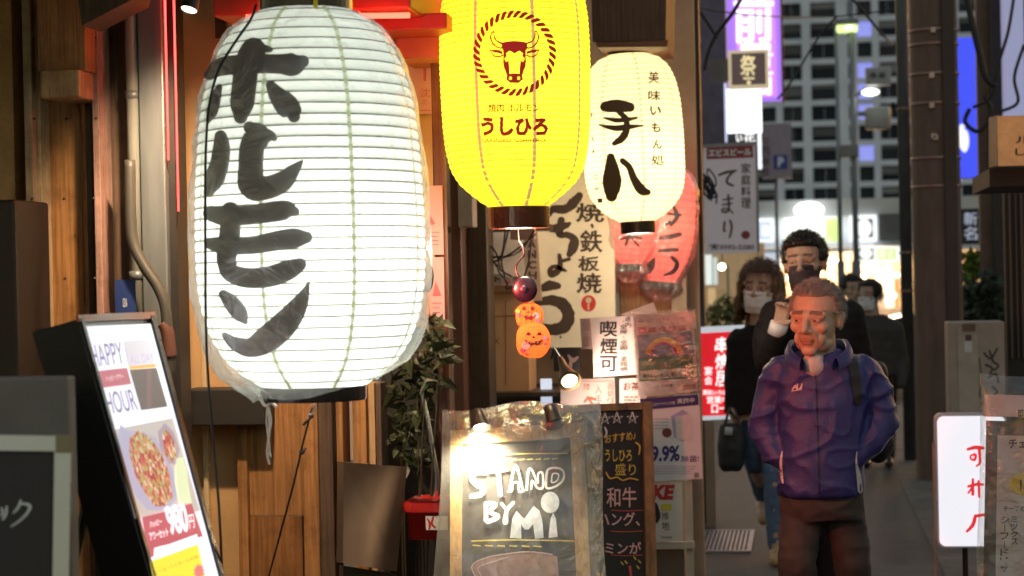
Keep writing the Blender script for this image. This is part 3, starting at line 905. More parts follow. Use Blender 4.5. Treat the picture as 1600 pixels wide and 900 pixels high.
# plastic cover bag
def bag_surface(L, prof_px, n=120, rows=70, wr_top=.010, wr_bot=.02, seed=0, jag=.02):
    vs = []; fs = []
    k = L.k; y0 = prof_px[0][0]; y1 = prof_px[-1][0]
    def rr(y):
        for i in range(len(prof_px) - 1):
            if prof_px[i][0] <= y <= prof_px[i + 1][0]:
                t = (y - prof_px[i][0]) / (prof_px[i + 1][0] - prof_px[i][0]); t = t * t * (3 - 2 * t) * .35 + t * .65
                return prof_px[i][1] + (prof_px[i + 1][1] - prof_px[i][1]) * t
        return prof_px[-1][1]
    for i in range(rows + 1):
        t = i / rows
        for j in range(n):
            th = 2 * math.pi * j / n
            cx, sy = math.cos(th), math.sin(th)
            low = max(0, (t - .82) / .18)
            y = y0 + (y1 - y0) * t
            sag = low * (noise.noise(Vector((cx * 1.5, sy * 1.5, seed))) * .5 + -.5 * cx) * jag / k
            yy = y + sag
            r = rr(y) * k
            top = max(0, 1 - t / .25)
            f = top * wr_top * math.sin(th * 17 + 3 * math.sin(th * 3)) * .7
            f += low * wr_bot * (noise.noise(Vector((cx * 6, sy * 6, 3 + seed))) * .7 + .3 * math.sin(th * 23 + 2 * math.sin(5 * th)))
            f += .006 * noise.noise(Vector((cx * 3, sy * 3, y / 60))) + .003 * noise.noise(Vector((cx * 9, sy * 9, y / 25)))
            f += .0025 * abs(noise.noise(Vector((th * 6, y / 160, 9 + seed))))
            r = max(r + f, L.r((y - 18) * k) + .011 if t < .93 else .02)
            vs.append(L.a + L.ax * ((yy - 18) * k) + (L.u * cx + L.w * sy) * r)
    for i in range(rows):
        for j in range(n):
            fs.append((i * n + j, i * n + (j + 1) % n, (i + 1) * n + (j + 1) % n, (i + 1) * n + j))
    return vs, fs
vs, fs = bag_surface(WL_, [(20, 76), (32, 100), (52, 124), (80, 141), (112, 156), (165, 171), (225, 180), (300, 186), (380, 189), (450, 187), (500, 180), (540, 167), (575, 148), (594, 120), (604, 102), (612, 92)], jag=.034)
bagm = film_mat('bag_film', (0.95, 0.99, 0.96), 0.74, 0.24, 0.14)
bo = mk('plastic_cover', vs, fs, bagm, wt, True)
# twisted tail of the bag tie
tl = MB()
for (pts, r) in [([(418, 632), (420, 650), (421, 668), (419, 690), (417, 708), (421, 726)], .0028), ([(418, 634), (416, 655), (418, 676), (421, 700), (418, 720)], .002), ([(420, 634), (424, 660), (419, 690), (424, 715)], .0016), ([(405, 618), (414, 634), (424, 630), (432, 636)], .004)]:
    tl.tube(smooth_path([P(x, y, 4.62) for x, y in pts]), r, 6)
tl.build('cover_tie', mat('white_string', (0.6, 0.55, 0.5), 0.7), wt, True)
# black cable running over the lantern, and the stay rope below
cb = MB().tube(smooth_path([P(x, y, Y_) for x, y, Y_ in [(400, 8, 4.6), (392, 30, 4.5), (370, 62, 4.42), (346, 100, 4.40), (333, 135, 4.39), (325, 180, 4.39), (321, 260, 4.39), (321, 420, 4.40), (322, 520, 4.42), (326, 600, 4.45), (334, 700, 4.5), (342, 790, 4.5), (347, 900, 4.5), (352, 1100, 4.5)]]), .0032, 8)
tag(cb.build('power_cable', mat('black_rubber', (0.012, 0.012, 0.012), 0.5), None, True), 'thin black cable hanging down the left side of the white lantern', 'cable')
rp_ = MB().tube([P(488, 636, 4.72), P(474, 690, 4.8), P(460, 752, 4.95), P(421, 897, 5.3), P(400, 975, 5.5)], .0028, 6)
rp_.ball(P(472, 706, 4.83), .007, 8, 6); rp_.ball(P(487, 650, 4.72), .006, 8, 6)
rp_.tube([P(468, 712, 4.83), P(478, 700, 4.83)], .003, 6); rp_.tube([P(474, 664, 4.74), P(486, 652, 4.73)], .003, 6)
tag(rp_.build('stay_rope', mat('dark_rope', (0.05, 0.035, 0.025), 0.8), None, True), 'thin knotted rope tying the white lantern down to the ground', 'rope')

# ---- yellow lantern
yprof = [(-78, 48), (-62, 72), (-40, 93), (-10, 108), (30, 115), (90, 117), (150, 116), (200, 114), (235, 110), (265, 103), (287, 90), (303, 73), (315, 58), (324, 46)]
YL = Lantern((800, -78), (810, 324), 6.0, yprof)
ym = paper_mat('yellow_lantern_paper', (0.7, 0.55, 0.03), (1.0, 0.84, 0.03, 0.90), (0.95, 0.80, 0.08))
yt = thing('paper_lantern', 'yellow paper lantern with dark red bull head in a rope ring', 'lantern', YL.a + YL.ax * YL.H)
nh = 44
hs = [YL.H * (i + .5) / nh for i in range(nh)]
YL.shade([0] + hs + [YL.H], .0022, ym, yt)
hy = mat('hoop_yellow', (0.45, 0.30, 0.03), 0.6, emis=(0.85, 0.6, 0.02), es=0.45, var=0)
for h in hs: YL.hoop(h, .0013, hy, yt, 48)
sy_ = mat('seam_tan', (0.5, 0.33, 0.12), 0.7, emis=(0.85, 0.5, 0.16), es=0.62, var=0.1)
for a in (25, 68, 112, 155, 205, 250, 295, 340):
    YL.seam(math.radians(a), .0052, sy_, yt, .002)
ringr = mat('red_brown_lacquer', (0.055, 0.012, 0.008), 0.25, var=0.2, coat=0.3)
YL.ring('bottom_ring', YL.H - .004, YL.H + .064, 47.5 * YL.k, ringr, yt)
YL.ring('top_ring', -.06, .004, 48 * YL.k, ringr, yt)
redi = mat('lantern_red_ink', (0.16, 0.012, 0.01), 0.6, var=0.25, vscale=20, emis=(0.42, 0.01, 0.008), es=0.5)
yinkm = mat('lantern_yellow_over', (0.7, 0.55, 0.03), 0.6, emis=(1.0, 0.82, 0.02), es=1.0, var=0)
ik = Ink(YL.proj, .0042, 5); ik.maxe = 12
Z = 3.75; ox, oy = 720, 0
def zz(pts): return [(ox + x / Z, oy + y / Z) for x, y in pts]
def mir(pts): return [(630 - p[0],) + tuple(p[1:]) for p in pts]
ns_ = 36
for k in range(ns_):
    a = 2 * math.pi * k / ns_
    pts = []
    for (rr_, da) in [(206, -.055), (204, .0), (207, .045), (218, .085), (240, .16), (246, .15), (247, .10), (243, .055), (228, .0), (212, -.05)]:
        t = a + da + (.0)
        pts.append((315 + rr_ * .99 * math.cos(t), 312 + rr_ * 1.02 * math.sin(t)))
    ik.poly(zz(pts))
for f in (lambda p: p, mir):
    ik.stroke(f([(388, 255, 7), (418, 241, 7), (434, 214, 7), (438, 182, 5), (455, 212, 8), (446, 248, 8), (424, 272, 8), (392, 281, 8)]), closed=True, sc_=Z, ox=ox, oy=oy, rough=0)
    ik.poly(zz(f([(384, 302), (420, 291), (459, 293), (436, 308), (410, 310), (388, 318)])))
    ik.stroke(f([(458, 293, 6), (440, 322, 7), (410, 334, 8), (384, 322, 7)]), sc_=Z, ox=ox, oy=oy, rough=0)
    ik.poly(zz(f([(346, 300), (382, 288), (380, 322), (382, 352), (380, 385), (368, 418), (360, 440), (344, 436), (346, 400), (350, 360), (362, 335), (364, 312)])))
ik.poly(zz([(240, 250), (280, 242), (315, 240), (350, 242), (390, 250), (388, 287), (358, 297), (338, 300), (315, 314), (292, 300), (272, 297), (242, 287)]))
ik.poly(zz([(272, 438), (300, 430), (330, 430), (358, 438), (364, 462), (342, 486), (288, 486), (266, 462)]))
ik.build('emblem', redi, yt)
ik = Ink(YL.proj, .0042, 6); ik.maxe = 12
ik.text('焼肉·ホルモン', 763, 162.5, 844, 174.5, .045, slope=-.005)
ik.text('うしひろ', 751, 183, 856, 212, .05, .5)
ik.text('YAKINIKU  USHIHIRO', 751, 216, 852, 222, .01)
ik.build('lettering', redi, yt)
for f in (lambda p: p, mir):
    ik2 = Ink(YL.proj, .010, 5); ik2.maxe = 12
    ik2.poly(zz(f([(354, 338), (368, 332), (376, 345), (366, 364), (354, 360)]))); ik2.build('emblem_eye', yinkm, yt)
    ik2 = Ink(YL.proj, .010, 5); ik2.maxe = 12
    ik2.disc(ox + f([(339, 0)])[0][0] / Z, oy + 458 / Z, 10 / Z, 12 / Z, 10); ik2.build('emblem_nostril', yinkm, yt)
point('bulb_light', YL.a + YL.ax * (YL.H * .55), 4.2, (1.0, 0.85, 0.5), .05, yt)

# ---- cream lantern further down
cprof = [(86, 32), (92, 46), (103, 58), (115, 65), (131, 71), (160, 76), (200, 78), (250, 78), (275, 77), (295, 74), (310, 68), (326, 56), (338, 41), (346, 28)]
CL = Lantern((982, 86), (996, 346), 9.0, cprof)
cm = paper_mat('cream_lantern_paper', (0.75, 0.65, 0.42), (1.0, 0.82, 0.44, 0.72), (0.95, 0.85, 0.55))
ct = thing('paper_lantern', 'cream paper lantern with black brushed kanji behind the yellow one', 'lantern', CL.a + CL.ax * CL.H)
nh = 32
hs = [CL.H * (i + .5) / nh for i in range(nh)]
CL.shade([0] + hs + [CL.H], .0035, cm, ct, 56)
hc = mat('hoop_cream', (0.4, 0.3, 0.14), 0.6, emis=(0.9, 0.66, 0.3), es=0.45, var=0)
for h in hs: CL.hoop(h, .0014, hc, ct, 40)
for a in (30, 75, 120, 165, 210, 255, 300, 345): CL.seam(math.radians(a), .003, mat('seam_cream', (0.5, 0.4, 0.2), 0.7, emis=(0.8, 0.55, 0.22), es=0.6), ct, .002)
CL.ring('top_ring', -.055, .003, 32 * CL.k, ringm, ct)
CL.ring('bottom_ring', CL.H - .002, CL.H + .055, 27 * CL.k, ringm, ct)
MB().lathe([(.0, CL.H + .053), (25 * CL.k, CL.H + .053)], CL.a, CL.ax, 24).build('bottom_light', glow('lantern_base_glow', (0.9, 0.95, 1.0), 1.2), ct)
ik = Ink(CL.proj, .0062, 9); ik.maxe = 12
C_ = dict(sc_=2.812, ox=910, oy=60, rough=.03)
ik.stroke([(100, 300, 46), (150, 297, 58), (208, 302, 44)], **C_)
ik.stroke([(98, 350, 10), (160, 360, 22), (238, 349, 12)], **C_)
ik.stroke([(74, 380, 7), (140, 394, 26), (200, 389, 24), (268, 383, 6)], **C_)
ik.stroke([(160, 325, 20), (190, 352, 26), (194, 400, 30), (176, 436, 34), (140, 462, 22)], **C_)
ik.stroke([(124, 522, 36), (130, 580, 68), (130, 640, 84), (128, 692, 52)], **C_)
ik.stroke([(176, 538, 26), (206, 566, 28), (226, 616, 34), (258, 664, 44), (288, 676, 26)], **C_)
cim = mat('cream_lantern_ink', (0.03, 0.02, 0.012), 0.6, var=.3, emis=(0.2, 0.1, 0.03), es=0.12)
ik.build('large_lettering', cim, ct)
ik = Ink(CL.proj, .0062, 9); ik.maxe = 12
for ch, x0, y0, x1, y1 in [('美', 290, 145, 336, 195), ('味', 290, 228, 343, 273), ('い', 297, 297, 346, 336), ('も', 303, 368, 343, 413), ('ん', 308, 445, 350, 486), ('処', 303, 510, 360, 558),
                           ('E', 36, 325, 46, 345), ('K', 40, 430, 54, 452), ('A', 42, 484, 56, 508), ('C', 52, 598, 66, 622), ('H', 58, 650, 72, 672), ('I', 66, 702, 88, 722)]:
    if ch == 'E': ik.build('small_lettering', cim, ct); ik = Ink(CL.proj, .0062, 9); ik.maxe = 12
    ik.char(ch, 910 + x0 / 2.812, 60 + y0 / 2.812, 910 + x1 / 2.812, 60 + y1 / 2.812, .03, .25)
ik.build('side_lettering', cim, ct)
point('bulb_light', CL.a + CL.ax * (CL.H * .62), 4.4, (1.0, 0.9, 0.68), .05, ct)

# lamps added under the open lantern bottoms to brighten the signs behind
point('added_spill', CL.a + CL.ax * (CL.H + .09), 11, (1.0, 0.84, 0.62), .04, ct)
point('added_spill', YL.a + YL.ax * (YL.H + .09), 7, (1.0, 0.80, 0.50), .05, yt)
# ================================================================ STANDING SIGNS, LEFT SIDE
def corner_plane(a, b, c):
    return plane_proj(a, (b - a).cross(c - a))
def slab_px(name, pts, pr, th, m, parent=None, off=0.0):
    return MB().slab([pr(x, y, off) for x, y in pts], th).build(name, m, parent)
wht = ink('white_print', (0.78, 0.76, 0.74))
blk = ink('black_print', (0.03, 0.025, 0.025))
redp = ink('red_print', (0.55, 0.03, 0.03))

# ---- lit menu light box
a = P(121, 500, 4.0); b = P(236, 495, 4.52); c = P(233, 900, 4.0)
HP = corner_plane(a, b, c)
lbx = thing('light_box_sign', 'leaning black light box with a lit happy hour rice bowl menu', 'sign', Vector((P(230, 900, 4.2).x, 4.25, 0)))
def hq(u, v, off=0.0):
    tl = Vector((120, 499)); tr = Vector((236, 494)); bl = Vector((233, 900)); br = Vector((345, 900))
    p = (tl * (1 - u) + tr * u) * (1 - v) + (bl * (1 - u) + br * u) * v
    return HP(p.x, p.y, off)
def hpx(u, v):
    tl = Vector((128, 512)); tr = Vector((229, 508)); bl = Vector((239, 900)); br = Vector((335, 900))
    p = (tl * (1 - u) + tr * u) * (1 - v) + (bl * (1 - u) + br * u) * v
    return p.x, p.y
vb = 1.9
blackg = mat('black_gloss', (0.008, 0.008, 0.008), 0.3, var=0.1)
MB().slab([hq(0, 0), hq(1, 0), hq(1, vb), hq(0, vb)], .10).build('cabinet', blackg, lbx)
MB().slab([hq(-.02, -.014, .008), hq(1.02, -.014, .008), hq(1.02, .012, .008), hq(-.02, .012, .008)], .006).build('top_trim', mat('orange_trim', (0.5, 0.12, 0.05), 0.35), lbx)
MB().slab([hq(.95, .0, .010), hq(1.0, .0, .010), hq(1.0, vb, .010), hq(.95, vb, .010)], .008).build('side_rail', blackg, lbx)
MB().slab([hq(0, .0, .010), hq(.035, .0, .010), hq(.035, vb, .010), hq(0, vb, .010)], .008).build('side_rail', blackg, lbx)
lit = glow('lit_poster_white', (0.90, 0.88, 1.0), 0.92)
MB().slab([hq(.04, .03, .004), hq(.945, .03, .004), hq(.945, vb - .02, .004), hq(.04, vb - .02, .004)], .003).build('lit_panel', lit, lbx)
# back leg of the stand
bl_ = MB(); n_ = HP.n
for u in (0.08, .92):
    p0 = hq(u, .15, -.10); bl_.tube([p0, Vector((p0.x - .35, p0.y, 0.0))], .012, 8)
bl_.build('rear_leg', blackg, lbx)
def H(px, py):          # photo pixels straight onto the panel
    return HP(px, py)
def hp(px, py, off=0.0): return HP(px, py, off)
def hink(col, es): return mat('hp_%d_%d_%d' % tuple(int(c * 255) for c in col), col, 0.5, emis=col, es=es, var=0)
def printp(name, fn, m, base=.006):
    k = Ink(hp, base); fn(k); k.build(name, m, lbx)
# from the 4.5x crop (origin 110,490) and the 4.285x crop (origin 150,690)
def a45(pts): return [(110 + x / 4.5, 490 + y / 4.5) for x, y in pts]
def b43(pts): return [(150 + x / 4.285, 690 + y / 4.285) for x, y in pts]
def txtq(k, t, q, bold=0.0):
    """text laid in a pixel quad TL,TR,BR,BL"""
    vs, fs = glyph(t, bold)
    ax = min(v[0] for v in vs); bx = max(v[0] for v in vs); ay = min(v[1] for v in vs); by = max(v[1] for v in vs)
    o = []
    for x, y in vs:
        u = (x - ax) / (bx - ax); v = 1 - (y - ay) / (by - ay)
        px = (q[0][0] * (1 - u) + q[1][0] * u) * (1 - v) + (q[3][0] * (1 - u) + q[2][0] * u) * v
        py = (q[0][1] * (1 - u) + q[1][1] * u) * (1 - v) + (q[3][1] * (1 - u) + q[2][1] * u) * v
        o.append((px, py))
    k._add(o, fs)
printp('photo_panel', lambda k: k.poly(a45([(348, 200), (540, 186), (580, 360), (385, 378)])), hink((0.72, 0.66, 0.72), .75))
printp('photo_panel', lambda k: k.poly(a45([(398, 400), (588, 386), (665, 658), (480, 684)])), hink((0.20, 0.15, 0.14), .55))
printp('photo_stripe', lambda k: k.poly(a45([(520, 392), (548, 390), (548, 668), (520, 672)])), hink((0.30, 0.16, 0.16), .6), .0065)
printp('gold_stripe', lambda k: k.poly(a45([(390, 378), (578, 360), (584, 382), (400, 398)])), hink((0.75, 0.42, 0.08), .9), .0065)
printp('red_tag', lambda k: k.poly(a45([(170, 410), (380, 386), (410, 500), (205, 528)])), hink((0.55, 0.16, 0.20), .8))
printp('title', lambda k: txtq(k, 'HAPPY', a45([(108, 228), (335, 205), (365, 355), (148, 380)])), hink((0.24, 0.20, 0.33), .6))
printp('title', lambda k: txtq(k, 'HOUR', a45([(215, 560), (420, 535), (460, 680), (250, 715)])), hink((0.24, 0.20, 0.33), .6))
printp('tag_text', lambda k: txtq(k, 'ハッピーアワー', a45([(222, 445), (350, 428), (356, 465), (230, 485)])), hink((0.9, 0.88, 0.92), .9), .007)
printp('small_text', lambda k: txtq(k, 'ALL DAY', a45([(395, 300), (560, 285), (570, 345), (405, 358)])), hink((0.55, 0.5, 0.62), .75), .007)
printp('food_photo', lambda k: k.poly(a45([(268, 825), (700, 740)]) + b43([(680, 470), (245, 520), (110, 20)])), hink((0.62, 0.55, 0.52), .72))
printp('bowl', lambda k: k.poly(b43([(140, -110), (190, -70), (300, -60), (380, -20), (440, 100), (500, 200), (520, 380), (490, 440), (420, 470), (320, 460), (235, 360), (170, 200), (120, 40)])), hink((0.50, 0.46, 0.62), .75), .007)
printp('bowl', lambda k: k.poly(b43([(395, -60), (440, -120), (500, -60), (540, 60), (520, 160), (460, 150), (410, 60)])), hink((0.45, 0.36, 0.42), .7), .007)
foodm = bpy.data.materials.new('food_print'); foodm.use_nodes = True
_nt = foodm.node_tree; _b = _nt.nodes['Principled BSDF']
_v = _nt.nodes.new('ShaderNodeTexVoronoi'); _v.inputs['Scale'].default_value = 95
_tc = _nt.nodes.new('ShaderNodeTexCoord'); _nt.links.new(_tc.outputs['Object'], _v.inputs['Vector'])
_r = _nt.nodes.new('ShaderNodeValToRGB')
_r.color_ramp.elements[0].color = (0.35, 0.04, 0.05, 1); _r.color_ramp.elements[1].color = (0.85, 0.62, 0.5, 1)
for p_, c_ in ((.35, (0.5, 0.1, 0.1, 1)), (.55, (0.65, 0.25, 0.12, 1)), (.75, (0.4, 0.38, 0.12, 1))):
    e_ = _r.color_ramp.elements.new(p_); e_.color = c_
_sx = _nt.nodes.new('ShaderNodeSeparateColor'); _nt.links.new(_v.outputs['Color'], _sx.inputs[0]); _nt.links.new(_sx.outputs[0], _r.inputs[0])
_nt.links.new(_r.outputs[0], _b.inputs['Base Color']); _nt.links.new(_r.outputs[0], _b.inputs['Emission Color']); _b.inputs['Emission Strength'].default_value = .85 * LK
printp('rice_topping', lambda k: k.poly(b43([(205, -20), (260, -70), (340, -20), (420, 90), (470, 220), (490, 380), (440, 440), (370, 440), (300, 340), (235, 220), (200, 80)])), foodm, .008)
printp('rice_topping', lambda k: k.poly(b43([(420, -40), (450, -80), (500, 0), (515, 100), (490, 140), (440, 90)])), foodm, .008)
printp('greens', lambda k: k.poly(b43([(515, 120), (560, 110), (585, 200), (600, 320), (620, 420), (540, 420), (510, 260)])), hink((0.72, 0.78, 0.5), .85), .0085)
printp('price_band', lambda k: k.poly(b43([(280, 515), (420, 480), (615, 420), (690, 640), (440, 700), (365, 720), (360, 780), (325, 785)])), hink((0.52, 0.10, 0.14), .85), .009)
printp('price_text', lambda k: (txtq(k, '980', b43([(425, 445), (570, 410), (600, 615), (470, 640)]), .05), txtq(k, '円', b43([(588, 500), (625, 492), (635, 585), (600, 592)]), .03),
        txtq(k, 'ハッピー', b43([(325, 540), (408, 525), (415, 560), (335, 590)]), .03), txtq(k, 'アワーセット', b43([(322, 620), (450, 585), (458, 640), (335, 675)]), .03)), hink((0.92, 0.9, 0.94), .95), .010)
printp('white_strip', lambda k: k.poly(b43([(365, 730), (650, 625), (662, 695), (360, 790)])), hink((0.9, 0.88, 0.95), .95), .0095)
printp('yellow_panel', lambda k: k.poly(b43([(330, 812), (655, 695), (700, 900), (760, 1100), (420, 1200)])), hink((0.88, 0.72, 0.05), .95), .0095)
printp('yellow_text', lambda k: (txtq(k, 'ビール・ハイボール ¥190', b43([(362, 870), (650, 765), (658, 785), (372, 900)]))), hink((0.4, 0.25, 0.05), .6), .0105)
printp('red_burst', lambda k: k.poly(b43([(660 + (42 if i % 2 else 26) * math.cos(i * math.pi / 12), 880 + (60 if i % 2 else 40) * math.sin(i * math.pi / 12)) for i in range(24)])), hink((0.75, 0.2, 0.2), .85), .0105)

# ---- silver framed black menu board at the lower left
a = P(0, 682, 3.3); b = P(112, 684, 3.36); c = P(0, 900, 3.26)
MP = corner_plane(a, b, c)
mbx = thing('menu_board', 'black menu board in a silver frame at the bottom left corner', 'menu board', Vector((P(20, 900, 3.3).x, 3.35, 0)))
slab_px('panel', [(-260, 690), (108, 694), (98, 1500), (-260, 1500)], MP, .02, mat('slate_black', (0.02, 0.012, 0.014), 0.45, var=.2), mbx)
alu = mat('aluminium', (0.50, 0.49, 0.47), 0.30, metal=0.9, var=0.1)
slab_px('frame_rail', [(-260, 676), (110, 682), (110, 706), (-260, 702)], MP, .03, alu, mbx, .008)
slab_px('frame_rail', [(84, 706), (110, 706), (96, 1500), (72, 1500)], MP, .03, alu, mbx, .008)
slab_px('frame_edge', [(111, 684), (126, 690), (124, 800), (112, 1500), (97, 1500)], MP, .02, mat('aluminium_edge', (0.6, 0.6, 0.58), 0.3, metal=.8), mbx, .004) if False else None
slab_px('frame_corner', [(86, 679), (112, 681), (112, 708), (86, 708)], MP, .03, mat('corner_cap', (0.30, 0.24, 0.12), 0.5), mbx, .011)
k = Ink(MP, .003)
k.stroke([(2, 794, 3), (4, 800, 4), (2, 806, 3)]); k.stroke([(10, 792, 3), (9, 803, 4), (4, 812, 3)])
k.stroke([(32, 782, 3), (28, 793, 4), (20, 802, 2)]); k.stroke([(32, 787, 3), (46, 790, 5), (42, 802, 4), (30, 814, 3), (17, 823, 2)])
k.build('lettering', wht, mbx)
# backing sheet in grey behind it
gsh = wbox('storage_box', -160, 590, 108, 900, 3.7, .05, mat('grey_box', (0.19, 0.165, 0.15), 0.6, var=.25), None, z0=0, bev=.006)
tag(gsh, 'dull grey box standing behind the silver framed menu board', 'box')
# black box hanging behind the light box
bbx = MB().slab([P(55, 516, 4.5), P(118, 503, 4.5), P(124, 582, 4.5), P(72, 592, 4.5)], .25)
tag(bbx.build('power_box', blackg), 'black box sticking out behind the lit menu board', 'box')
dk = MB().box(*wr(-60, 312, 27, 600, 5.2)[:2], 5.2, 5.45, 0.0, P(0, 312, 5.2).z, .01)
tag(dk.build('dark_cabinet', mat('dark_cabinet', (0.035, 0.02, 0.012), 0.5, var=.3)), 'dark wooden cabinet against the plaster at the left edge', 'cabinet')

# ---- things below the lantern: cardboard, plant, blue bin, red bucket, silver bar
cbd = MB().slab([P(537, 722, 5.75), P(636, 730, 5.95), P(620, 893, 5.95), P(536, 880, 5.75)], .03)
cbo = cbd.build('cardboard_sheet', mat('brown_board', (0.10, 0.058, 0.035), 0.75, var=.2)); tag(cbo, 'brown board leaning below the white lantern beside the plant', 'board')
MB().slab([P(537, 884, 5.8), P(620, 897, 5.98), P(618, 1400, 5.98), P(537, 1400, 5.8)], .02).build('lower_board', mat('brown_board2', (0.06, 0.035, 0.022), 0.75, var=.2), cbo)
bb = wbox('blue_banner', 603, 565, 664, 800, 6.45, .04, mat('blue_sheet', (0.015, 0.03, 0.11), 0.5, var=.3), None)
tag(bb, 'dark blue banner hidden behind the climbing plant', 'banner')
sb = MB(); pts = [P(x, y, 6.05) for x, y in [(655, 590), (661, 625), (668, 660), (675, 700), (681, 740), (680, 770), (672, 782), (661, 790)]]
sb.tube(smooth_path(pts), .010, 10)
sbo = sb.build('silver_bar', mat('chrome', (0.65, 0.65, 0.68), 0.2, metal=1.0, var=.05), None, True); tag(sbo, 'curved silver bar between the plant and the chalkboard', 'bar')
rb = thing('red_bucket', 'red metal box with a lid and white sticker beside the chalkboard', 'bucket', P(664, 838, 6.0))
redb = mat('red_enamel', (0.50, 0.02, 0.018), 0.3, var=.1, coat=.4)
def rnd_rect_loft(mb, rows, Yc, hd):
    """rows: (xl,xr,py) -> rounded box stack"""
    n = 24; vs = []; fs = []
    for (xl, xr, py) in rows:
        p0 = P(xl, py, Yc); p1 = P(xr, py, Yc); cx = (p0 + p1) / 2; hw = (p1 - p0).length / 2
        for k_ in range(n):
            t = 2 * math.pi * k_ / n; e = .35
            vs.append(cx + Vector((hw * math.copysign(abs(math.cos(t)) ** e, math.cos(t)), hd * math.copysign(abs(math.sin(t)) ** e, math.sin(t)), 0)))
    for i in range(len(rows) - 1):
        for k_ in range(n): fs.append((i * n + k_, i * n + (k_ + 1) % n, (i + 1) * n + (k_ + 1) % n, (i + 1) * n + k_))
    fs.append(tuple(range(n))); fs.append(tuple((len(rows) - 1) * n + k_ for k_ in range(n)))
    mb.add(vs, fs)
m_ = MB(); rnd_rect_loft(m_, [(640, 720, 797), (643, 718, 838)], 6.0, .08); m_.build('body', redb, rb, True)
m_ = MB(); rnd_rect_loft(m_, [(641, 719, 778), (636, 724, 782), (635, 725, 794), (638, 722, 797)], 6.0, .09); m_.build('lid', redb, rb, True)
k = Ink(yplane(5.918), .002); k.poly([(665, 806), (700, 806), (700, 828), (666, 828)]); k.build('sticker', wht, rb)
k = Ink(yplane(5.918), .003); k.stroke([(668, 810, 2), (672, 818, 4), (671, 826, 3)]); k.stroke([(677, 808, 3), (675, 818, 3), (680, 824, 3)]); k.build('sticker_mark', redp, rb)

# climbing plant
def leafy(name, label, cat, root, spots, nleaf, size, leafm, stemm, seed, group=None, parent_label=None):
    rng = random.Random(seed)
    t = thing(name, label, cat, root, group)
    sm = MB()
    lv = MB()
    for (c0, rad) in spots:
        sm.tube(smooth_path([Vector(root) + (c0 - Vector(root)) * .0, Vector(root) + (c0 - Vector(root)) * .5 + Vector((rng.uniform(-.03, .03), 0, .05)), c0]), [.0025] * 11, 5)
        for i in range(nleaf):
            d = Vector((rng.gauss(0, 1), rng.gauss(0, 1), rng.gauss(0, 1))).normalized() * rng.random() ** .45
            p = c0 + Vector((d.x * rad[0], d.y * rad[1], d.z * rad[2]))
            L = size * rng.choice((.5, .7, .9, 1.0, 1.3, 1.6)) * rng.uniform(.85, 1.15); W = L * rng.uniform(.4, .65)
            ax_ = Vector((rng.gauss(0, 1), rng.gauss(0, .8), rng.gauss(-.35, .8))).normalized()
            sd = ax_.cross(Vector((rng.gauss(0, 1), rng.gauss(0, 1), rng.gauss(0, 1)))).normalized()
            nn = ax_.cross(sd)
            lv.add([p, p + ax_ * L * .35 + sd * W * .5 + nn * L * .06, p + ax_ * L * .4, p + ax_ * L * .35 - sd * W * .5 + nn * L * .06, p + ax_ * L - nn * L * .12],
                   [(0, 1, 2), (0, 2, 3), (1, 4, 2), (2, 4, 3)])
    sm.build('stems', stemm, t)
    o = lv.build('foliage', leafm, t); o['kind'] = 'stuff'
    return t
leafd = mat('dark_leaf', (0.045, 0.055, 0.022), 0.45, var=.5, vscale=30)
stemm = mat('stem', (0.06, 0.04, 0.02), 0.8)
spots = [(P(x, y, Y_), (rx / 505, .07, rz / 505)) for x, y, rx, rz, Y_ in [(668, 512, 26, 24, 6.0), (688, 545, 22, 22, 6.0), (650, 560, 30, 35, 6.05), (668, 590, 28, 30, 6.05), (632, 600, 25, 40, 6.1), (650, 655, 30, 30, 6.1), (630, 690, 30, 35, 6.1), (655, 715, 22, 20, 6.1)]]
leafy('climbing_plant', 'dark leafy plant climbing beside the white lantern', 'plant', (P(645, 600, 6.1).x, 6.1, 0), spots, 48, .042, leafd, stemm, 4)

# ---- wrapped A-board
a = P(704, 674, 5.86); b = P(911, 661, 5.92); c = P(703, 900, 5.74)
AP = corner_plane(a, b, c)
ab = thing('chalkboard', 'wooden framed chalkboard with white bubble lettering inside a plastic bag', 'chalkboard', Vector((P(815, 900, 5.8).x, 5.8, 0)))
woodf = wood('yellow_pine', (0.60, 0.36, 0.13), .45, .7)
slate = mat('slate', (0.045, 0.04, 0.036), 0.6, var=.45, vscale=6)
slab_px('slate', [(718, 684), (896, 674), (918, 1240), (716, 1240)], AP, .012, slate, ab, -.004)
slab_px('frame_rail', [(704, 674), (911, 661), (912, 684), (704, 696)], AP, .03, woodf, ab, .012)
slab_px('frame_stile', [(704, 696.5), (722, 695.5), (721, 1265), (702, 1265)], AP, .03, woodf, ab, .0115)
slab_px('frame_stile', [(891, 685.5), (912, 684.5), (940, 1265), (917, 1265)], AP, .03, woodf, ab, .0115)
slab_px('frame_rail', [(722, 1238), (916, 1238), (916, 1262), (722, 1262)], AP, .03, woodf, ab, .0112)
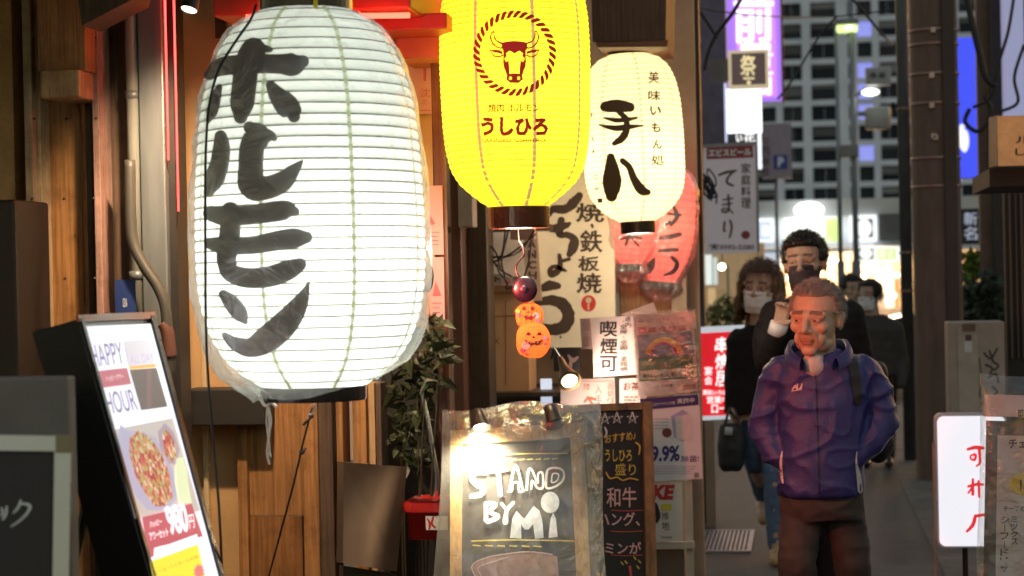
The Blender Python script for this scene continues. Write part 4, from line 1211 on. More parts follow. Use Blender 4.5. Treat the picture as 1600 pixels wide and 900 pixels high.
# rear legs of the board
for px in (712, 915):
    p0 = AP(px, 690, -.03)
    MB().tube([p0, Vector((p0.x, p0.y + .40, 0))], .014, 4).build('leg', woodf, ab)
chalkw = ink('chalk_white', (0.66, 0.66, 0.66), .9, var=.3); chalkb = ink('chalk_blue', (0.46, 0.51, 0.58), .9, var=.3); chalky = ink('chalk_yellow', (0.55, 0.46, 0.10), .9, var=.3)
chalkp = ink('chalk_pink', (0.28, 0.17, 0.15), .9, var=.3)
Q = dict(sc_=3.463, ox=690, oy=640, ws=.78)
k = Ink(AP, .004, 11)
k.stroke([(232, 342, 34), (192, 338, 40), (165, 365, 40), (182, 400, 40), (222, 425, 40), (215, 458, 38), (162, 470, 32)], **Q)
k.stroke([(262, 335, 30), (350, 325, 28)], **Q); k.stroke([(308, 340, 30), (318, 460, 36)], **Q)
for o_ in ([(368, 430, 16), (392, 320, 16), (410, 320, 16), (440, 440, 16)], [(360, 445, 16), (380, 440, 14), (388, 400, 12), (415, 398, 12), (420, 445, 14), (445, 440, 16)]): k.stroke(o_, **Q)
for o_ in ([(460, 435, 16), (470, 330, 16), (492, 335, 14), (520, 400, 14), (522, 350, 12), (545, 345, 14), (548, 420, 16), (520, 425, 14), (490, 385, 12), (485, 430, 14)], ): k.stroke(o_, **Q)
k.stroke([(572, 330, 15), (565, 420, 15), (610, 420, 15), (655, 385, 15), (660, 340, 15), (630, 318, 15)], closed=True, **Q)
k.stroke([(600, 350, 9), (595, 395, 9), (625, 385, 9), (632, 352, 9)], closed=True, **Q)
k.stroke([(240, 520, 30), (240, 600, 32)], **Q); k.stroke([(240, 510, 30), (290, 515, 36), (262, 555, 28), (305, 580, 36), (250, 610, 30)], **Q)
k.stroke([(325, 510, 22), (352, 545, 26)], **Q); k.stroke([(388, 505, 24), (352, 550, 28), (345, 610, 40)], **Q)
k.build('chalk_lettering', chalkw, ab)
k = Ink(AP, .004, 12)
k.poly([(690 + x / 3.463, 640 + y / 3.463) for x, y in [(370, 695), (382, 590), (405, 548), (430, 575), (448, 590), (470, 560), (498, 522), (530, 548), (545, 600), (552, 695), (505, 700), (495, 620), (470, 650), (448, 650), (430, 620), (432, 700)]])
k.disc(690 + 587 / 3.463, 640 + 503 / 3.463, 50 / 3.463, 58 / 3.463)
k.poly([(690 + x / 3.463, 640 + y / 3.463) for x, y in [(578, 695), (590, 590), (603, 560), (618, 590), (628, 690)]])
k.build('chalk_lettering', chalkb, ab)
k = Ink(AP, .004, 13)
k.stroke([(300, 245, 8), (450, 240, 8), (680, 238, 7)], **Q); k.stroke([(165, 712, 11), (400, 706, 10), (715, 712, 6)], **Q)
for i in range(6): k.stroke([(375 + i * 45, 274 - i, 8), (402 + i * 45, 271 - i, 8)], **Q); k.stroke([(172 + i * 66, 735 + i, 10), (208 + i * 66, 738 + i, 10)], **Q)
k.build('chalk_lines', chalky, ab)
k = Ink(AP, .0038, 14)
k.poly([(690 + x / 3.463, 640 + y / 3.463) for x, y in [(165, 842), (240, 805), (330, 785), (450, 772), (560, 776), (625, 795), (640, 960), (300, 990), (190, 920)]])
k.build('chalk_drawing', chalkp, ab)
k = Ink(AP, .0046, 15)
k.stroke([(190, 920, 8), (165, 845, 8), (240, 803, 8), (340, 783, 8), (470, 770, 8), (600, 785, 7)], **Q); k.stroke([(215, 900, 6), (200, 855, 6), (290, 820, 6), (360, 800, 6)], **Q)
k.build('chalk_outline', ink('chalk_pale_pink', (0.5, 0.36, 0.33), .9), ab)
# plastic bag over the board
bg = []; bf = []
nx_, ny_ = 48, 44
for side in (0, 1):
    for j in range(ny_ + 1):
        v = j / ny_
        for i in range(nx_ + 1):
            u = i / nx_
            xl = 691 - 30 * v + 4 * math.sin(v * 7); xr = 934 + 34 * v + 4 * math.sin(v * 9 + 1)
            xx = xl + (xr - xl) * u
            yy = 641 - 14 * u + 5 * math.sin(u * 9) * (1 - v) + v * 560
            edge = min(u, 1 - u) * 7; edge = min(1, edge) ** .6 * min(1, v * 9 + .04) ** .6
            dpt = .006 + .085 * edge if side == 0 else -.01 - .09 * edge * (1 + 1.6 * v)
            w_ = .016 * noise.noise(Vector((u * 7, v * 11, side * 5.3))) + .008 * noise.noise(Vector((u * 17, v * 23, 2 + side))) + .012 * abs(noise.noise(Vector((u * 9 + v * 3, v * 3, 7)))) 
            bg.append(AP(xx + 6 * noise.noise(Vector((u * 4, v * 5, 1))) * (1 if .02 < u < .98 else .4), yy, dpt + w_ * edge))
    o_ = side * (nx_ + 1) * (ny_ + 1)
    for j in range(ny_):
        for i in range(nx_):
            a_ = o_ + j * (nx_ + 1) + i
            bf.append((a_, a_ + 1, a_ + nx_ + 2, a_ + nx_ + 1))
clear = film_mat('clear_bag', (0.97, 0.95, 0.94), 0.74, 0.15, 0.14)
mk('plastic_bag', bg, bf, clear, ab, True)
# clip lamps on its top edge
for (px, py, on) in ((748, 662, True), (862, 655, False)):
    lp = thing('clip_lamp', 'lit black clip lamp on the bagged chalkboard' if on else 'unlit black clip lamp on the right of the bagged chalkboard', 'lamp', AP(px, py, .02))
    h0 = AP(px - 4, py - 18, .03); h1 = AP(px + 4, py + 14, .05)
    ax = (h1 - h0).normalized()
    L_ = (h1 - h0).length
    MB().lathe([(.010, 0), (.022, .006), (.025, L_ * .5), (.032, L_)], h0, ax, 18, cap0=True).build('head', bodym, lp, True)
    MB().tube([h0, AP(px, py, .015)], .006, 6).build('clip', bodym, lp)
    if on:
        MB().ball(h1 - ax * .016, .018, 14, 8).build('bulb', glow('warm_bulb', (1.0, 0.86, 0.55), 40.0), lp, True)
        spot('lamp_beam', h1 + ax * .022 + AP.n * .02, AP(752, 760, 0), 34, (1.0, 0.86, 0.60), 140, .7, .02, lp)

# ---- narrow chalkboard with worn gold frame
a = P(938, 634, 7.95); b = P(1017, 628, 8.05); c = P(945, 900, 7.80)
BP = corner_plane(a, b, c)
cbx = thing('chalkboard', 'narrow black chalkboard with worn gilt frame and coloured chalk menu', 'chalkboard', Vector((P(980, 900, 7.9).x, 7.95, 0)))
gilt = mat('worn_gilt', (0.45, 0.27, 0.10), 0.5, var=.2, vscale=14, col2=(0.03, 0.022, 0.018), stretch=(1, 1, .35))
slab_px('slate', [(800, 640), (1006, 636), (1020, 1230), (820, 1230)], BP, .015, mat('slate_deep', (0.014, 0.013, 0.012), 0.5, var=.3), cbx, -.006)
slab_px('frame_rail', [(795, 637), (1003, 629), (1003, 640), (795, 648)], BP, .03, gilt, cbx, .008)
slab_px('frame_stile', [(1003.5, 628), (1018, 628), (1034, 1245), (1016, 1245)], BP, .035, gilt, cbx, .010)
slab_px('frame_stile', [(795, 648.5), (806, 648.5), (822, 1245), (808, 1245)], BP, .03, gilt, cbx, .008)
E_ = dict(sc_=3.217, ox=920, oy=620)
k = Ink(BP, .003, 21)
for cx, cy in ((80, 112), (140, 108), (218, 108)):
    k.stroke([(cx + 30 * math.sin(4 * math.pi * i / 5), cy - 30 * math.cos(4 * math.pi * i / 5), 7) for i in range(6)], sub=1, rough=0, **E_)
k.stroke([(80, 155, 8), (88, 180, 9), (78, 205, 7)], **E_)
k.build('chalk_stars', chalkw, cbx)
k = Ink(BP, .003, 22)
k.text('おすすめ♪', 920 + 80 / 3.217, 620 + 190 / 3.217, 920 + 235 / 3.217, 620 + 235 / 3.217, .015, slope=-.12)
k.stroke([(235, 230, 7), (255, 250, 9), (250, 290, 6)], **E_)
k.stroke([(85, 380, 7), (105, 410, 8), (140, 405, 7), (170, 420, 8), (205, 410, 7), (245, 418, 7)], **E_)
k.build('chalk_heading', ink('chalk_gold', (0.62, 0.42, 0.08), .9), cbx)
k = Ink(BP, .003, 23)
k.text('うしひろ', 920 + 80 / 3.217, 620 + 265 / 3.217, 920 + 215 / 3.217, 620 + 325 / 3.217, .02); k.text('盛り', 920 + 130 / 3.217, 620 + 335 / 3.217, 920 + 235 / 3.217, 620 + 395 / 3.217, .015)
k.build('chalk_text', chalky, cbx)
k = Ink(BP, .003, 24)
k.text('和牛', 920 + 88 / 3.217, 620 + 455 / 3.217, 920 + 238 / 3.217, 620 + 555 / 3.217, .012); k.build('chalk_text', ink('chalk_rose', (0.66, 0.46, 0.46), .9), cbx); k = Ink(BP, .003, 24); k.text('ハング、', 920 + 45 / 3.217, 620 + 580 / 3.217, 920 + 255 / 3.217, 620 + 650 / 3.217, .012)
k.build('chalk_text', ink('chalk_rose', (0.66, 0.46, 0.46), .9), cbx); k = Ink(BP, .003, 24); k.text('ミンが', 920 + 80 / 3.217, 620 + 730 / 3.217, 920 + 262 / 3.217, 620 + 790 / 3.217, .012)
k.build('chalk_text', ink('chalk_rose', (0.66, 0.46, 0.46), .9), cbx)
k = Ink(BP, .003, 25)
for y in (570, 675, 795): k.stroke([(110, y, 4), (180, y + 4, 4), (268, y, 4)], **E_)
k.stroke([(205, 855, 14), (210, 900, 12)], **E_)
k.build('chalk_rules', ink('chalk_red', (0.5, 0.1, 0.08), .9), cbx)
k = Ink(BP, .003, 26)
for x, y in ((180, 825), (225, 805), (240, 850), (248, 822), (160, 830)): k.stroke([(x, y, 6), (x + 10, y + 12, 8)], **E_)
k.build('chalk_dots', chalky, cbx)
for px in (810, 1010):
    p0 = BP(px, 650, -.04); MB().tube([p0, Vector((p0.x, p0.y + .4, 0))], .013, 4).build('leg', wood_d, cbx)

# ---- poster stand and posters behind the boards
pst = thing('poster_stand', 'white metal stand with shelf rail holding the sake poster', 'stand', Vector((P(1050, 860, 8.5).x, 8.55, 0)))
ivory = mat('ivory_paint', (0.55, 0.46, 0.38), 0.4, var=.1)
wbox('post', 1070, 600, 1081, 900, 8.52, .03, ivory, pst, z0=0, z1=P(1075, 500, 8.5).z)
wbox('post', 1003, 600, 1012, 900, 8.52, .03, ivory, pst, z0=0, z1=P(1005, 500, 8.5).z)
wbox('rail', 1014, 847, 1085, 857, 8.49, .03, ivory, pst)
wbox('rail', 1012.5, 700, 1069.5, 706, 8.53, .02, ivory, pst)
wbox('lower_panel', 1020, 858, 1070, 960, 8.56, .02, mat('dull_panel', (0.2, 0.14, 0.11), .5), pst)
cream_p = mat('cream_paper', (0.78, 0.68, 0.6), 0.7, var=.06)
pinklit_p = mat('pink_lit_paper', (0.82, 0.66, 0.62), 0.7, var=.06)  # paper tinted pink to carry the red light falling on the sheets
def poster(pts, Y, m, label, th=.003, film=None, cat='poster', group='posters on the stand'):
    pr = yplane(Y)
    o = slab_px('poster', pts, pr, th, m)
    return tag(o, label, cat, group), pr
po, pr = poster([(1014, 754), (1066, 752), (1066, 845), (1020, 848)], 8.485, cream_p, 'white poster with red sake lettering low on the stand')
k = Ink(pr, .0012); k.text('SAKE', 985, 757, 1051, 781, .06, shear=.15); k.build('lettering', redp, po)
k = Ink(pr, .0012); k.rect(1033, 787, 1049, 798); k.build('yellow_block', ink('yellow_print', (0.7, 0.55, 0.05)), po)
k = Ink(pr, .0012); k.char('推', 1034, 800, 1045, 812); k.char('地', 1034, 815, 1046, 828); k.stroke([(1024, 788, 6), (1028, 805, 8), (1026, 815, 5)]); k.text('Tonoike', 1032, 837, 1050, 841); k.build('small_print', blk, po)
# smoking allowed sheet
po, pr = poster([(924, 497), (991, 493), (997, 585), (928, 589)], 8.62, pinklit_p, 'white sheet with bold black smoking allowed characters')
C3 = lambda x, y: (880 + x / 3, 460 + y / 3)
k = Ink(pr, .0012); k.column('喫煙可', 938, 500, 964, 582, .035); k.column('店内', 977, 494, 986, 512, .01); k.column('・全席・全面・全銘柄', 968, 498, 980, 581, .012); k.column('です', 931, 568, 937, 582)
k.build('lettering', blk, po)
po, pr = poster([(906, 498), (923, 497), (926, 545), (909, 546)], 8.63, mat('faded_rose', (0.55, 0.36, 0.33), .7), 'faded strip of paper left of the smoking sheet')
k = Ink(pr, .0012); k.char('個', 910, 500, 921, 517); k.char('個', 911, 525, 922, 541); k.build('lettering', ink('faded_print', (0.4, 0.24, 0.22)), po)
# rainbow certificate in a sleeve
po, pr = poster([(989, 492), (1083, 486), (1091, 611), (998, 621)], 8.50, pinklit_p, 'red-light tinted rainbow safety certificate in a clear sleeve')
k = Ink(pr, .0012); k.poly([C3(345, 190), C3(600, 170), C3(618, 285), C3(355, 300)]); k.build('sky_print', ink('grey_blue_print', (0.26, 0.26, 0.36)), po)
for r0, r1, c_, nm in ((23, 26.5, (0.75, 0.35, 0.05), 'orange'), (26.5, 30, (0.75, 0.55, 0.08), 'gold'), (20, 23, (0.6, 0.08, 0.1), 'crimson'), (17, 20, (0.35, 0.1, 0.35), 'violet')):
    k = Ink(pr, .0018); k.ringarc(1038, 557, r0, r1, 12, 172); k.build('rainbow_band', ink('rainbow_' + nm, c_), po)
k = Ink(pr, .0022); k.poly([C3(352, 300), C3(605, 282), C3(612, 392), C3(358, 408)]); k.build('green_band', ink('green_print', (0.10, 0.22, 0.11)), po)
k = Ink(pr, .0028); k.poly([C3(362, 360), C3(600, 342), C3(604, 384), C3(364, 400)]); k.build('name_box', ink('cream_print', (0.62, 0.6, 0.5)), po)
k = Ink(pr, .0034); k.text('美味いもん処 手八', 1003, 584, 1078, 592, .01, slope=-.06); k.text('☘東京都', 1024, 601, 1052, 606, .01, slope=-.06); k.build('lettering', blk, po)
k = Ink(pr, .0016); k.text('新型コロナ対策', 998, 499, 1070, 505, 0, slope=-.06); k.build('small_print', ink('plum_print', (0.35, 0.15, 0.25)), po)
k = Ink(pr, .0016); k.text('徹底点検済', 996, 511, 1073, 521, .03, slope=-.05); k.build('heading', ink('magenta_print', (0.55, 0.12, 0.2)), po)
k = Ink(pr, .0016); k.poly([C3(560, 425), C3(620, 418), C3(622, 442), C3(562, 448)]); k.build('corner_stamp', ink('tan_print', (0.5, 0.3, 0.2)), po)
sl_ = []
for (x, y) in ((986, 488), (1087, 482), (1096, 616), (996, 626)): sl_.append(pr(x, y, .006))
MB().slab(sl_, .001).build('clear_sleeve', film_mat('sleeve_film', (.98, .96, .96), .92, .03, .12), po)
# sterilising poster
po, pr = poster([(1000, 625), (1092, 615), (1098, 748), (1016, 753)], 8.47, mat('white_poster', (0.82, 0.74, 0.77), .6, var=.04), 'white poster with large 99.9 percent figures and a purple header')
D3 = lambda x, y: (880 + x / 3, 460 + y / 3)
k = Ink(pr, .0012); k.poly([D3(360, 490), D3(632, 468), D3(636, 518), D3(366, 542)]); k.build('header', ink('purple_print', (0.06, 0.03, 0.16)), po)
k = Ink(pr, .0018); k.text('新型コロナウイルス対策', 1012, 630, 1055, 635, 0, slope=-.08); k.text('実施中', 1058, 623, 1085, 631, .03, slope=-.08); k.build('header_text', wht, po)
k = Ink(pr, .0012); k.text('99.9%', 1006, 697, 1062, 722, .035, slope=-.02); k.text('除菌!', 1065, 712, 1092, 722, .02, slope=-.02); k.build('figures', ink('navy_print', (0.05, 0.04, 0.18)), po)
k = Ink(pr, .0012); k.disc(1042, 676, 7.5); k.build('brown_seal', ink('maroon_print', (0.2, 0.05, 0.05)), po)
k = Ink(pr, .0012); k.poly([D3(505, 570), D3(560, 540), D3(590, 560), D3(600, 660), D3(560, 690), D3(520, 670)]); k.build('device_shadow', ink('lilac_print', (0.45, 0.38, 0.62)), po)
k = Ink(pr, .0018); k.poly([D3(525, 575), D3(590, 560), D3(608, 570), D3(612, 670), D3(600, 684), D3(532, 680)]); k.build('device_picture', ink('device_print', (0.75, 0.62, 0.62)), po)
k = Ink(pr, .0012); k.lines(1012, 652, 1046, 672, 4, 1.1); k.build('upper_text', ink('grey_print', (0.3, 0.25, 0.3)), po); k = Ink(pr, .0012); k.lines(1014, 727, 1090, 741, 4, .8); k.rect(1085, 738, 1092, 745); k.build('small_print', ink('grey_print', (0.3, 0.25, 0.3)), po)
# lower pale sheets with red writing
po, pr = poster([(876, 594), (960, 590), (962, 660), (876, 660)], 8.85, pinklit_p, 'pale sheet with red border and writing beside the clip lamp')
k = Ink(pr, .0012); k.column('入手', 930, 600, 940, 632, 0); k.column('週替り', 949, 598, 957, 632, 0); k.char('陸', 912, 599, 922, 609); k.stroke([(913, 628, 3), (920, 622, 5), (930, 624, 4)]); k.stroke([(918, 620, 3), (926, 632, 4)])
k.rect(910, 595, 958, 596); k.rect(957.5, 596.5, 958.5, 655)
k.build('lettering', ink('brick_print', (0.5, 0.14, 0.1)), po)
po, pr = poster([(968, 592), (1000, 590), (1001, 640), (968, 640)], 8.80, pinklit_p, 'small pale sheet with dark brushed mark behind the gilt chalkboard')
k = Ink(pr, .0012); k.text('お茶', 974, 597, 999, 610, .05, .5); k.build('lettering', ink('maroon_ink', (0.25, 0.06, 0.05)), po); k = Ink(pr, .0012); k.lines(975, 618, 997, 632, 3, 2.2); k.build('small_lines', ink('maroon_ink', (0.25, 0.06, 0.05)), po)
# cream paper corner sticking up
tag(MB().slab([P(968, 492, 8.70), P(1021, 472, 8.70), P(1028, 492, 8.70)] + [P(1026, 500, 8.70)], .002).build('folded_paper', pinklit_p), 'folded paper corner sticking up above the smoking sheet', 'paper')

# small black photo frame and clip lamp beside the sheets
pf = wbox('picture_frame', 865, 543, 907, 580, 9.05, .02, mat('frame_black', (0.02, 0.018, 0.02), .35), None); tag(pf, 'small dark framed picture under the brushed shop sign', 'picture')
k = Ink(yplane(9.05), .002); k.stroke([(888, 555, 3), (895, 563, 7), (903, 558, 3)]); k.stroke([(893, 560, 4), (891, 575, 6)]); k.build('picture', ink('pink_figure', (0.6, 0.4, 0.38)), pf)
lp = thing('clip_lamp', 'lit brass clip lamp hanging by the pale sheets', 'lamp', P(880, 575, 8.6))
brass = MATS['brass']
h0 = P(878, 566, 8.6); h1 = P(890, 596, 8.5); ax = (h1 - h0).normalized(); L_ = (h1 - h0).length
MB().lathe([(.012, -.03), (.016, 0), (.02, L_ * .3), (.052, L_)], h0, ax, 22).build('shade', mat('lamp_bronze', (0.22, 0.14, 0.08), .3, metal=.9), lp, True)
MB().ball(h1 - ax * .004, (.036, .036, .012), 16, 8, rot=ax.to_track_quat('Z', 'Y').to_matrix()).build('bulb', glow('clip_bulb', (1.0, 0.86, 0.55), 3.0), lp, True)
MB().tube([h0 - ax * .03, P(866, 545, 8.65), P(862, 560, 8.7)], .006, 6).build('clip', bodym, lp)
spot('lamp_beam', h1 + ax * .05, P(985, 600, 8.7), 15, (1.0, 0.78, 0.62), 150, .8, .03, lp)
# ================================================================ MIDDLE: shop front behind the yellow and cream lanterns
mf = thing('middle_shop_front', 'dark timber shop front with wires behind the yellow lantern', 'shop front', (P(850, 450, 9.9).x, 9.95, 0))
wbox('back_wall', 690, 0, 1092, 900, 9.95, .1, mat('tan_wall', (0.46, 0.30, 0.20), .7, var=.2, vscale=3), mf, z0=0, z1=4.6)
wbox('dark_column', 706, 0, 722, 900, 8.6, .2, mat('red_brown_wood', (0.15, 0.055, 0.035), .45, var=.2), mf, z0=0, z1=4.4, bev=.005)
wbox('dark_column', 722.5, 0, 762, 900, 8.75, .2, wood_d, mf, z0=0, z1=4.4, bev=.005)
wbox('pale_box', 715, 245, 738, 355, 8.5, .12, mat('pale_switch_box', (0.45, 0.33, 0.26), .5), mf, bev=.006)
wbox('white_panel', 764, 330, 838, 432, 9.5, .05, mat('dusty_white', (0.72, 0.6, 0.52), .6, var=.2), mf)
wbox('shelf', 700, 352, 860, 362, 9.3, .12, wood_d, mf)
wbox('dark_base', 764, 600, 900, 900, 9.4, .06, mat('dark_base', (0.03, 0.02, 0.018), .5), mf, z0=0)
wbox('bright_gap', 845, 592, 862, 660, 9.2, .02, mat('cool_window', (0.6, 0.65, 0.75), .3, emis=(.7, .8, 1), es=.7, var=0), mf)
wbox('door_leaf', 972, 380, 1052, 900, 9.85, .06, wood_o, mf, z0=0)
wbox('door_jamb', 955, 430, 972, 900, 9.80, .1, mat('grey_green', (0.22, 0.24, 0.21), .5), mf, z0=0)
wbox('door_jamb', 1052.5, 380, 1076, 900, 9.75, .12, mat('tan_jamb', (0.34, 0.24, 0.16), .5), mf, z0=0)
cbx2 = thing('cardboard_box', 'tall orange cardboard box behind the pumpkin ornament', 'box', (P(800, 600, 9.1).x, 9.2, P(800, 612, 9.1).z))
card = mat('cardboard', (0.55, 0.28, 0.13), .8, var=.15, stretch=(1, 1, .3))
wbox('body', 766, 452, 826, 612, 9.1, .25, card, cbx2, bev=.004)
wbox('flap', 764, 446, 828, 456, 9.08, .28, mat('cardboard_dark', (0.28, 0.13, 0.06), .8), cbx2)
k = Ink(yplane(9.1), .0015); k.text('X', 771, 528, 781, 538); k.stroke([(790, 470, 1.2), (790, 600, 1.2)]); k.stroke([(768, 495, 1.5), (824, 492, 1.5)]); k.build('print', ink('box_print', (0.15, 0.06, 0.03)), cbx2)
tag(MB().box(*wr(760, 612, 900, 618, 9.0)[:2], 8.98, 9.39, P(800, 620, 9.0).z, P(800, 613, 9.0).z).build('shelf_board', wood_d), 'dark shelf board carrying the cardboard box', 'shelf')
# wires tangle
wb = thing('wire_bundle', 'tangle of thin brown wires hanging behind the pumpkin ornament', 'wires', P(800, 440, 8.9))
rng = random.Random(3)
wiresm = mat('wire_brown', (0.06, 0.03, 0.025), .5)
for pts in ([(790, 355), (786, 390), (778, 420), (792, 440), (790, 450)], [(838, 365), (800, 395), (770, 410), (758, 412)], [(835, 360), (815, 390), (795, 400), (765, 402)], [(795, 356), (790, 380), (784, 410), (790, 436)], [(762, 395), (780, 420), (800, 432)], [(830, 368), (828, 400), (815, 440), (790, 452)], [(758, 376), (775, 395), (782, 420)]):
    MB().tube(smooth_path([P(x, y, 8.9 + rng.uniform(-.05, .05)) for x, y in pts]), .0045, 6).build('wire', wiresm, wb, True)
wbox('junction_box', 797, 350, 835, 374, 8.95, .06, mat('pink_box', (0.42, 0.22, 0.17), .5), wb, bev=.004)
# small stickers on the white panel
o = wbox('sticker', 764, 428, 783, 446, 9.06, .003, mat('face_sticker', (0.42, 0.28, 0.2), .6), None); tag(o, 'small sticker with an eye drawing beside the cardboard box', 'sticker')
k = Ink(yplane(9.06), .0015); k.stroke([(766, 438, 2), (772, 433, 3), (780, 437, 2)]); k.disc(773, 438, 2.5); k.build('print', blk, o)
o = wbox('sticker', 784, 432, 801, 446, 9.06, .003, mat('pale_sticker', (0.62, 0.45, 0.4), .6), None); tag(o, 'small pale sticker with a red round mark above the cardboard box', 'sticker')
k = Ink(yplane(9.06), .0015); k.ringarc(793, 439, 3, 4.5, 0, 360); k.stroke([(790, 441, 1.5), (796, 441, 1.5)]); k.build('print', redp, o)

# vertical letters sign
o = MB().slab([P(817, 355, 9.3), P(838, 352, 9.3), P(846, 470, 9.3), P(822, 470, 9.3)], .03).build('letter_sign', mat('tan_sign', (0.36, 0.24, 0.17), .6)); tag(o, 'narrow tan sign with dark vertical letters left of the brushed sign', 'sign')
k = Ink(yplane(9.3), .002); k.column('RANCHA', 824, 356, 837, 455, .03, gap=.25, dx=.03); k.build('lettering', ink('dark_plum', (0.06, 0.03, 0.03)), o)

# big brushed sign
SGP = yplane(9.55)
sg = slab_px('brushed_sign', [(836, 255), (958, 250), (961, 500), (962, 543), (838, 543)][:2] + [(962, 543), (839, 543)], SGP, .05, mat('sign_cream', (0.84, 0.72, 0.55), .6, var=.14, vscale=3))
tag(sg, 'tall cream sign with brown brushed hiragana and a red round seal', 'sign')
V = dict(sc_=3.6, ox=720, oy=310, rough=.1)
k = Ink(SGP, .002, 31)
k.stroke([(498, 95, 22), (520, 60, 40), (560, 62, 48), (600, 55, 50), (640, 18, 54), (668, -15, 40)], **V)
k.stroke([(510, 175, 34), (545, 165, 52), (595, 150, 36), (612, 142, 20)], **V); k.stroke([(566, 122, 38), (560, 165, 48), (555, 205, 34), (600, 205, 36), (636, 228, 46), (634, 270, 58), (612, 315, 34)], **V)
k.stroke([(555, 320, 22), (560, 370, 30), (545, 410, 36), (512, 425, 40), (502, 400, 26), (530, 382, 24), (570, 398, 24), (592, 408, 12)], **V); k.stroke([(558, 355, 20), (610, 342, 20)], **V)
k.stroke([(462, 505, 40), (500, 490, 58), (545, 492, 40)], **V)
k.stroke([(430, 590, 34), (500, 572, 54), (570, 592, 66), (606, 650, 68), (588, 712, 72), (520, 738, 62), (455, 722, 40)], **V)
for ch, x0, y0, x1, y1 in (('焼', 650, 25, 805, 132), ('鉄', 672, 178, 795, 302), ('板', 662, 325, 778, 408), ('焼', 655, 420, 790, 530)):
    k.char(ch, 720 + x0 / 3.6, 310 + y0 / 3.6, 720 + x1 / 3.6, 310 + y1 / 3.6, .035, .5)
k.stroke([(738, 150, 16), (742, 160, 14)], **V); k.disc(720 + 562 / 3.6, 310 + 780 / 3.6, 1.8)
k.build('lettering', mat('brush_brown', (0.055, 0.03, 0.02), .6, var=.3), sg)
k = Ink(SGP, .002, 32); k.disc(720 + 719 / 3.6, 310 + 590 / 3.6, 41 / 3.6, 46 / 3.6); k.build('red_seal', redp, sg)
k = Ink(SGP, .003, 33); k.disc(720 + 719 / 3.6, 310 + 572 / 3.6, 17 / 3.6, 16 / 3.6, 12); k.stroke([(719, 580, 10), (719, 625, 9)], sc_=3.6, ox=720, oy=310); k.build('seal_mark', ink('cream_mark', (0.6, 0.48, 0.32)), sg)

# dark eave above the cream lantern
de = thing('wooden_eave', 'dark weathered wooden eave above the cream lantern', 'eave', P(975, 60, 9.2))
evm = wood('eave_wood', (0.12, 0.05, 0.03))
MB().slab([P(922, -60, 8.8), P(1042, -60, 8.8), P(1040, 62, 8.8), P(926, 66, 8.8)], .6).build('fascia', evm, de)
MB().slab([P(930, 66.5, 8.76), P(1044, 62.5, 8.76), P(1042, 73, 8.76), P(934, 74, 8.76)], .5).build('lip_board', mat('eave_lip', (0.16, 0.06, 0.03), .45, var=.3), de)
# hanging wire of the cream lantern
tag(MB().tube([P(981, 74, 9.0), P(982, 88, 9.0)], .004, 6).build('hanging_wire', wiresm), 'short wire holding the cream lantern to the eave', 'wire')

# pumpkin ornament
po_ = thing('pumpkin_ornament', 'hanging halloween ornament of two paper pumpkins under a black hat', 'ornament', P(833, 560, 6.05))
OY = 6.02
def cut(name, pts, m, Yo=OY, th=.006, bv=0):
    return slab_poly(name, [P(x, y, Yo) for x, y in pts], th, m, po_)
def slab_poly(name, pts, th, m, parent):
    n = len(pts); b = [p + Vector((0, th, 0)) for p in pts]
    return mk(name, pts + b, [tuple(range(n)), tuple(reversed(range(n, 2 * n)))] + [(i, (i + 1) % n, n + (i + 1) % n, n + i) for i in range(n)], m, parent)
def blob(cx, cy, rx, ry, dent=0, n=40, rot=0):
    o = []
    for i in range(n):
        t = 2 * math.pi * i / n
        r = 1 + dent * math.cos(5 * t)
        e = .8
        x = rx * math.copysign(abs(math.cos(t)) ** e, math.cos(t)) * r; y = ry * math.copysign(abs(math.sin(t)) ** e, math.sin(t)) * r
        o.append((cx + x * math.cos(rot) - y * math.sin(rot), cy + x * math.sin(rot) + y * math.cos(rot)))
    return o
orange_a = mat('pumpkin_orange', (0.70, 0.27, 0.03), .6, var=.15); orange_b = mat('pumpkin_amber', (0.72, 0.40, 0.06), .6, var=.08)
pk1 = cut('upper_pumpkin', blob(827, 493, 21.5, 19, .02), orange_a)
pk2 = cut('lower_pumpkin', blob(833, 532, 26.5, 27.5, .02), orange_b, OY - .008)
hat = MB().ball(P(820, 452, OY - .01), (20 / 517, .012, 21 / 517), 28, 12).build('hat', mat('hat_black', (0.008, 0.008, 0.022), .3), po_, True)
MB().ball(P(818, 452, OY - .024), (6 / 517, .004, 6 / 517), 16, 8).build('hat_button', mat('hat_navy', (0.015, 0.015, 0.05), .4), po_, True)
MB().tube(smooth_path([P(x, y, OY) for x, y in [(811, 377), (816, 384), (819, 395), (816, 402)]]), .004, 8).build('hook', mat('hook_black', (0.01, 0.01, 0.012), .3), po_, True)
MB().tube(smooth_path([P(x, y, OY) for x, y in [(817, 400), (809, 410), (806, 420), (810, 434)]]), [.003] * 13 + [.004] * 3, 8).build('hat_tip', MATS['hook_black'], po_, True)
OPr = yplane(OY)
k = Ink(OPr, .002)
for x in (819, 832): k.disc(x, 482, 3.0, 3.4, 12)
k.poly([(825.5, 485), (828.5, 489), (823.5, 489)])
k.poly([(815, 491), (820, 494), (823, 492), (826, 495), (829, 492.5), (833, 494), (838, 491), (836, 498), (832, 497), (829, 501), (826, 498), (822, 500), (819, 496)])
k.build('upper_face', blk, po_)
k = Ink(yplane(OY - .008), .002)
k.poly([(826, 517), (830, 524), (821, 524)]); k.poly([(843, 517), (847, 524), (838, 524)]); k.poly([(833.5, 524), (836, 528), (831, 528)])
k.poly([(819, 529), (826, 534), (830, 533), (832, 536), (836, 533), (842, 533), (848, 529), (846, 536), (838, 540), (834, 538), (831, 541), (826, 538), (822, 536)])
k.build('lower_face', blk, po_)
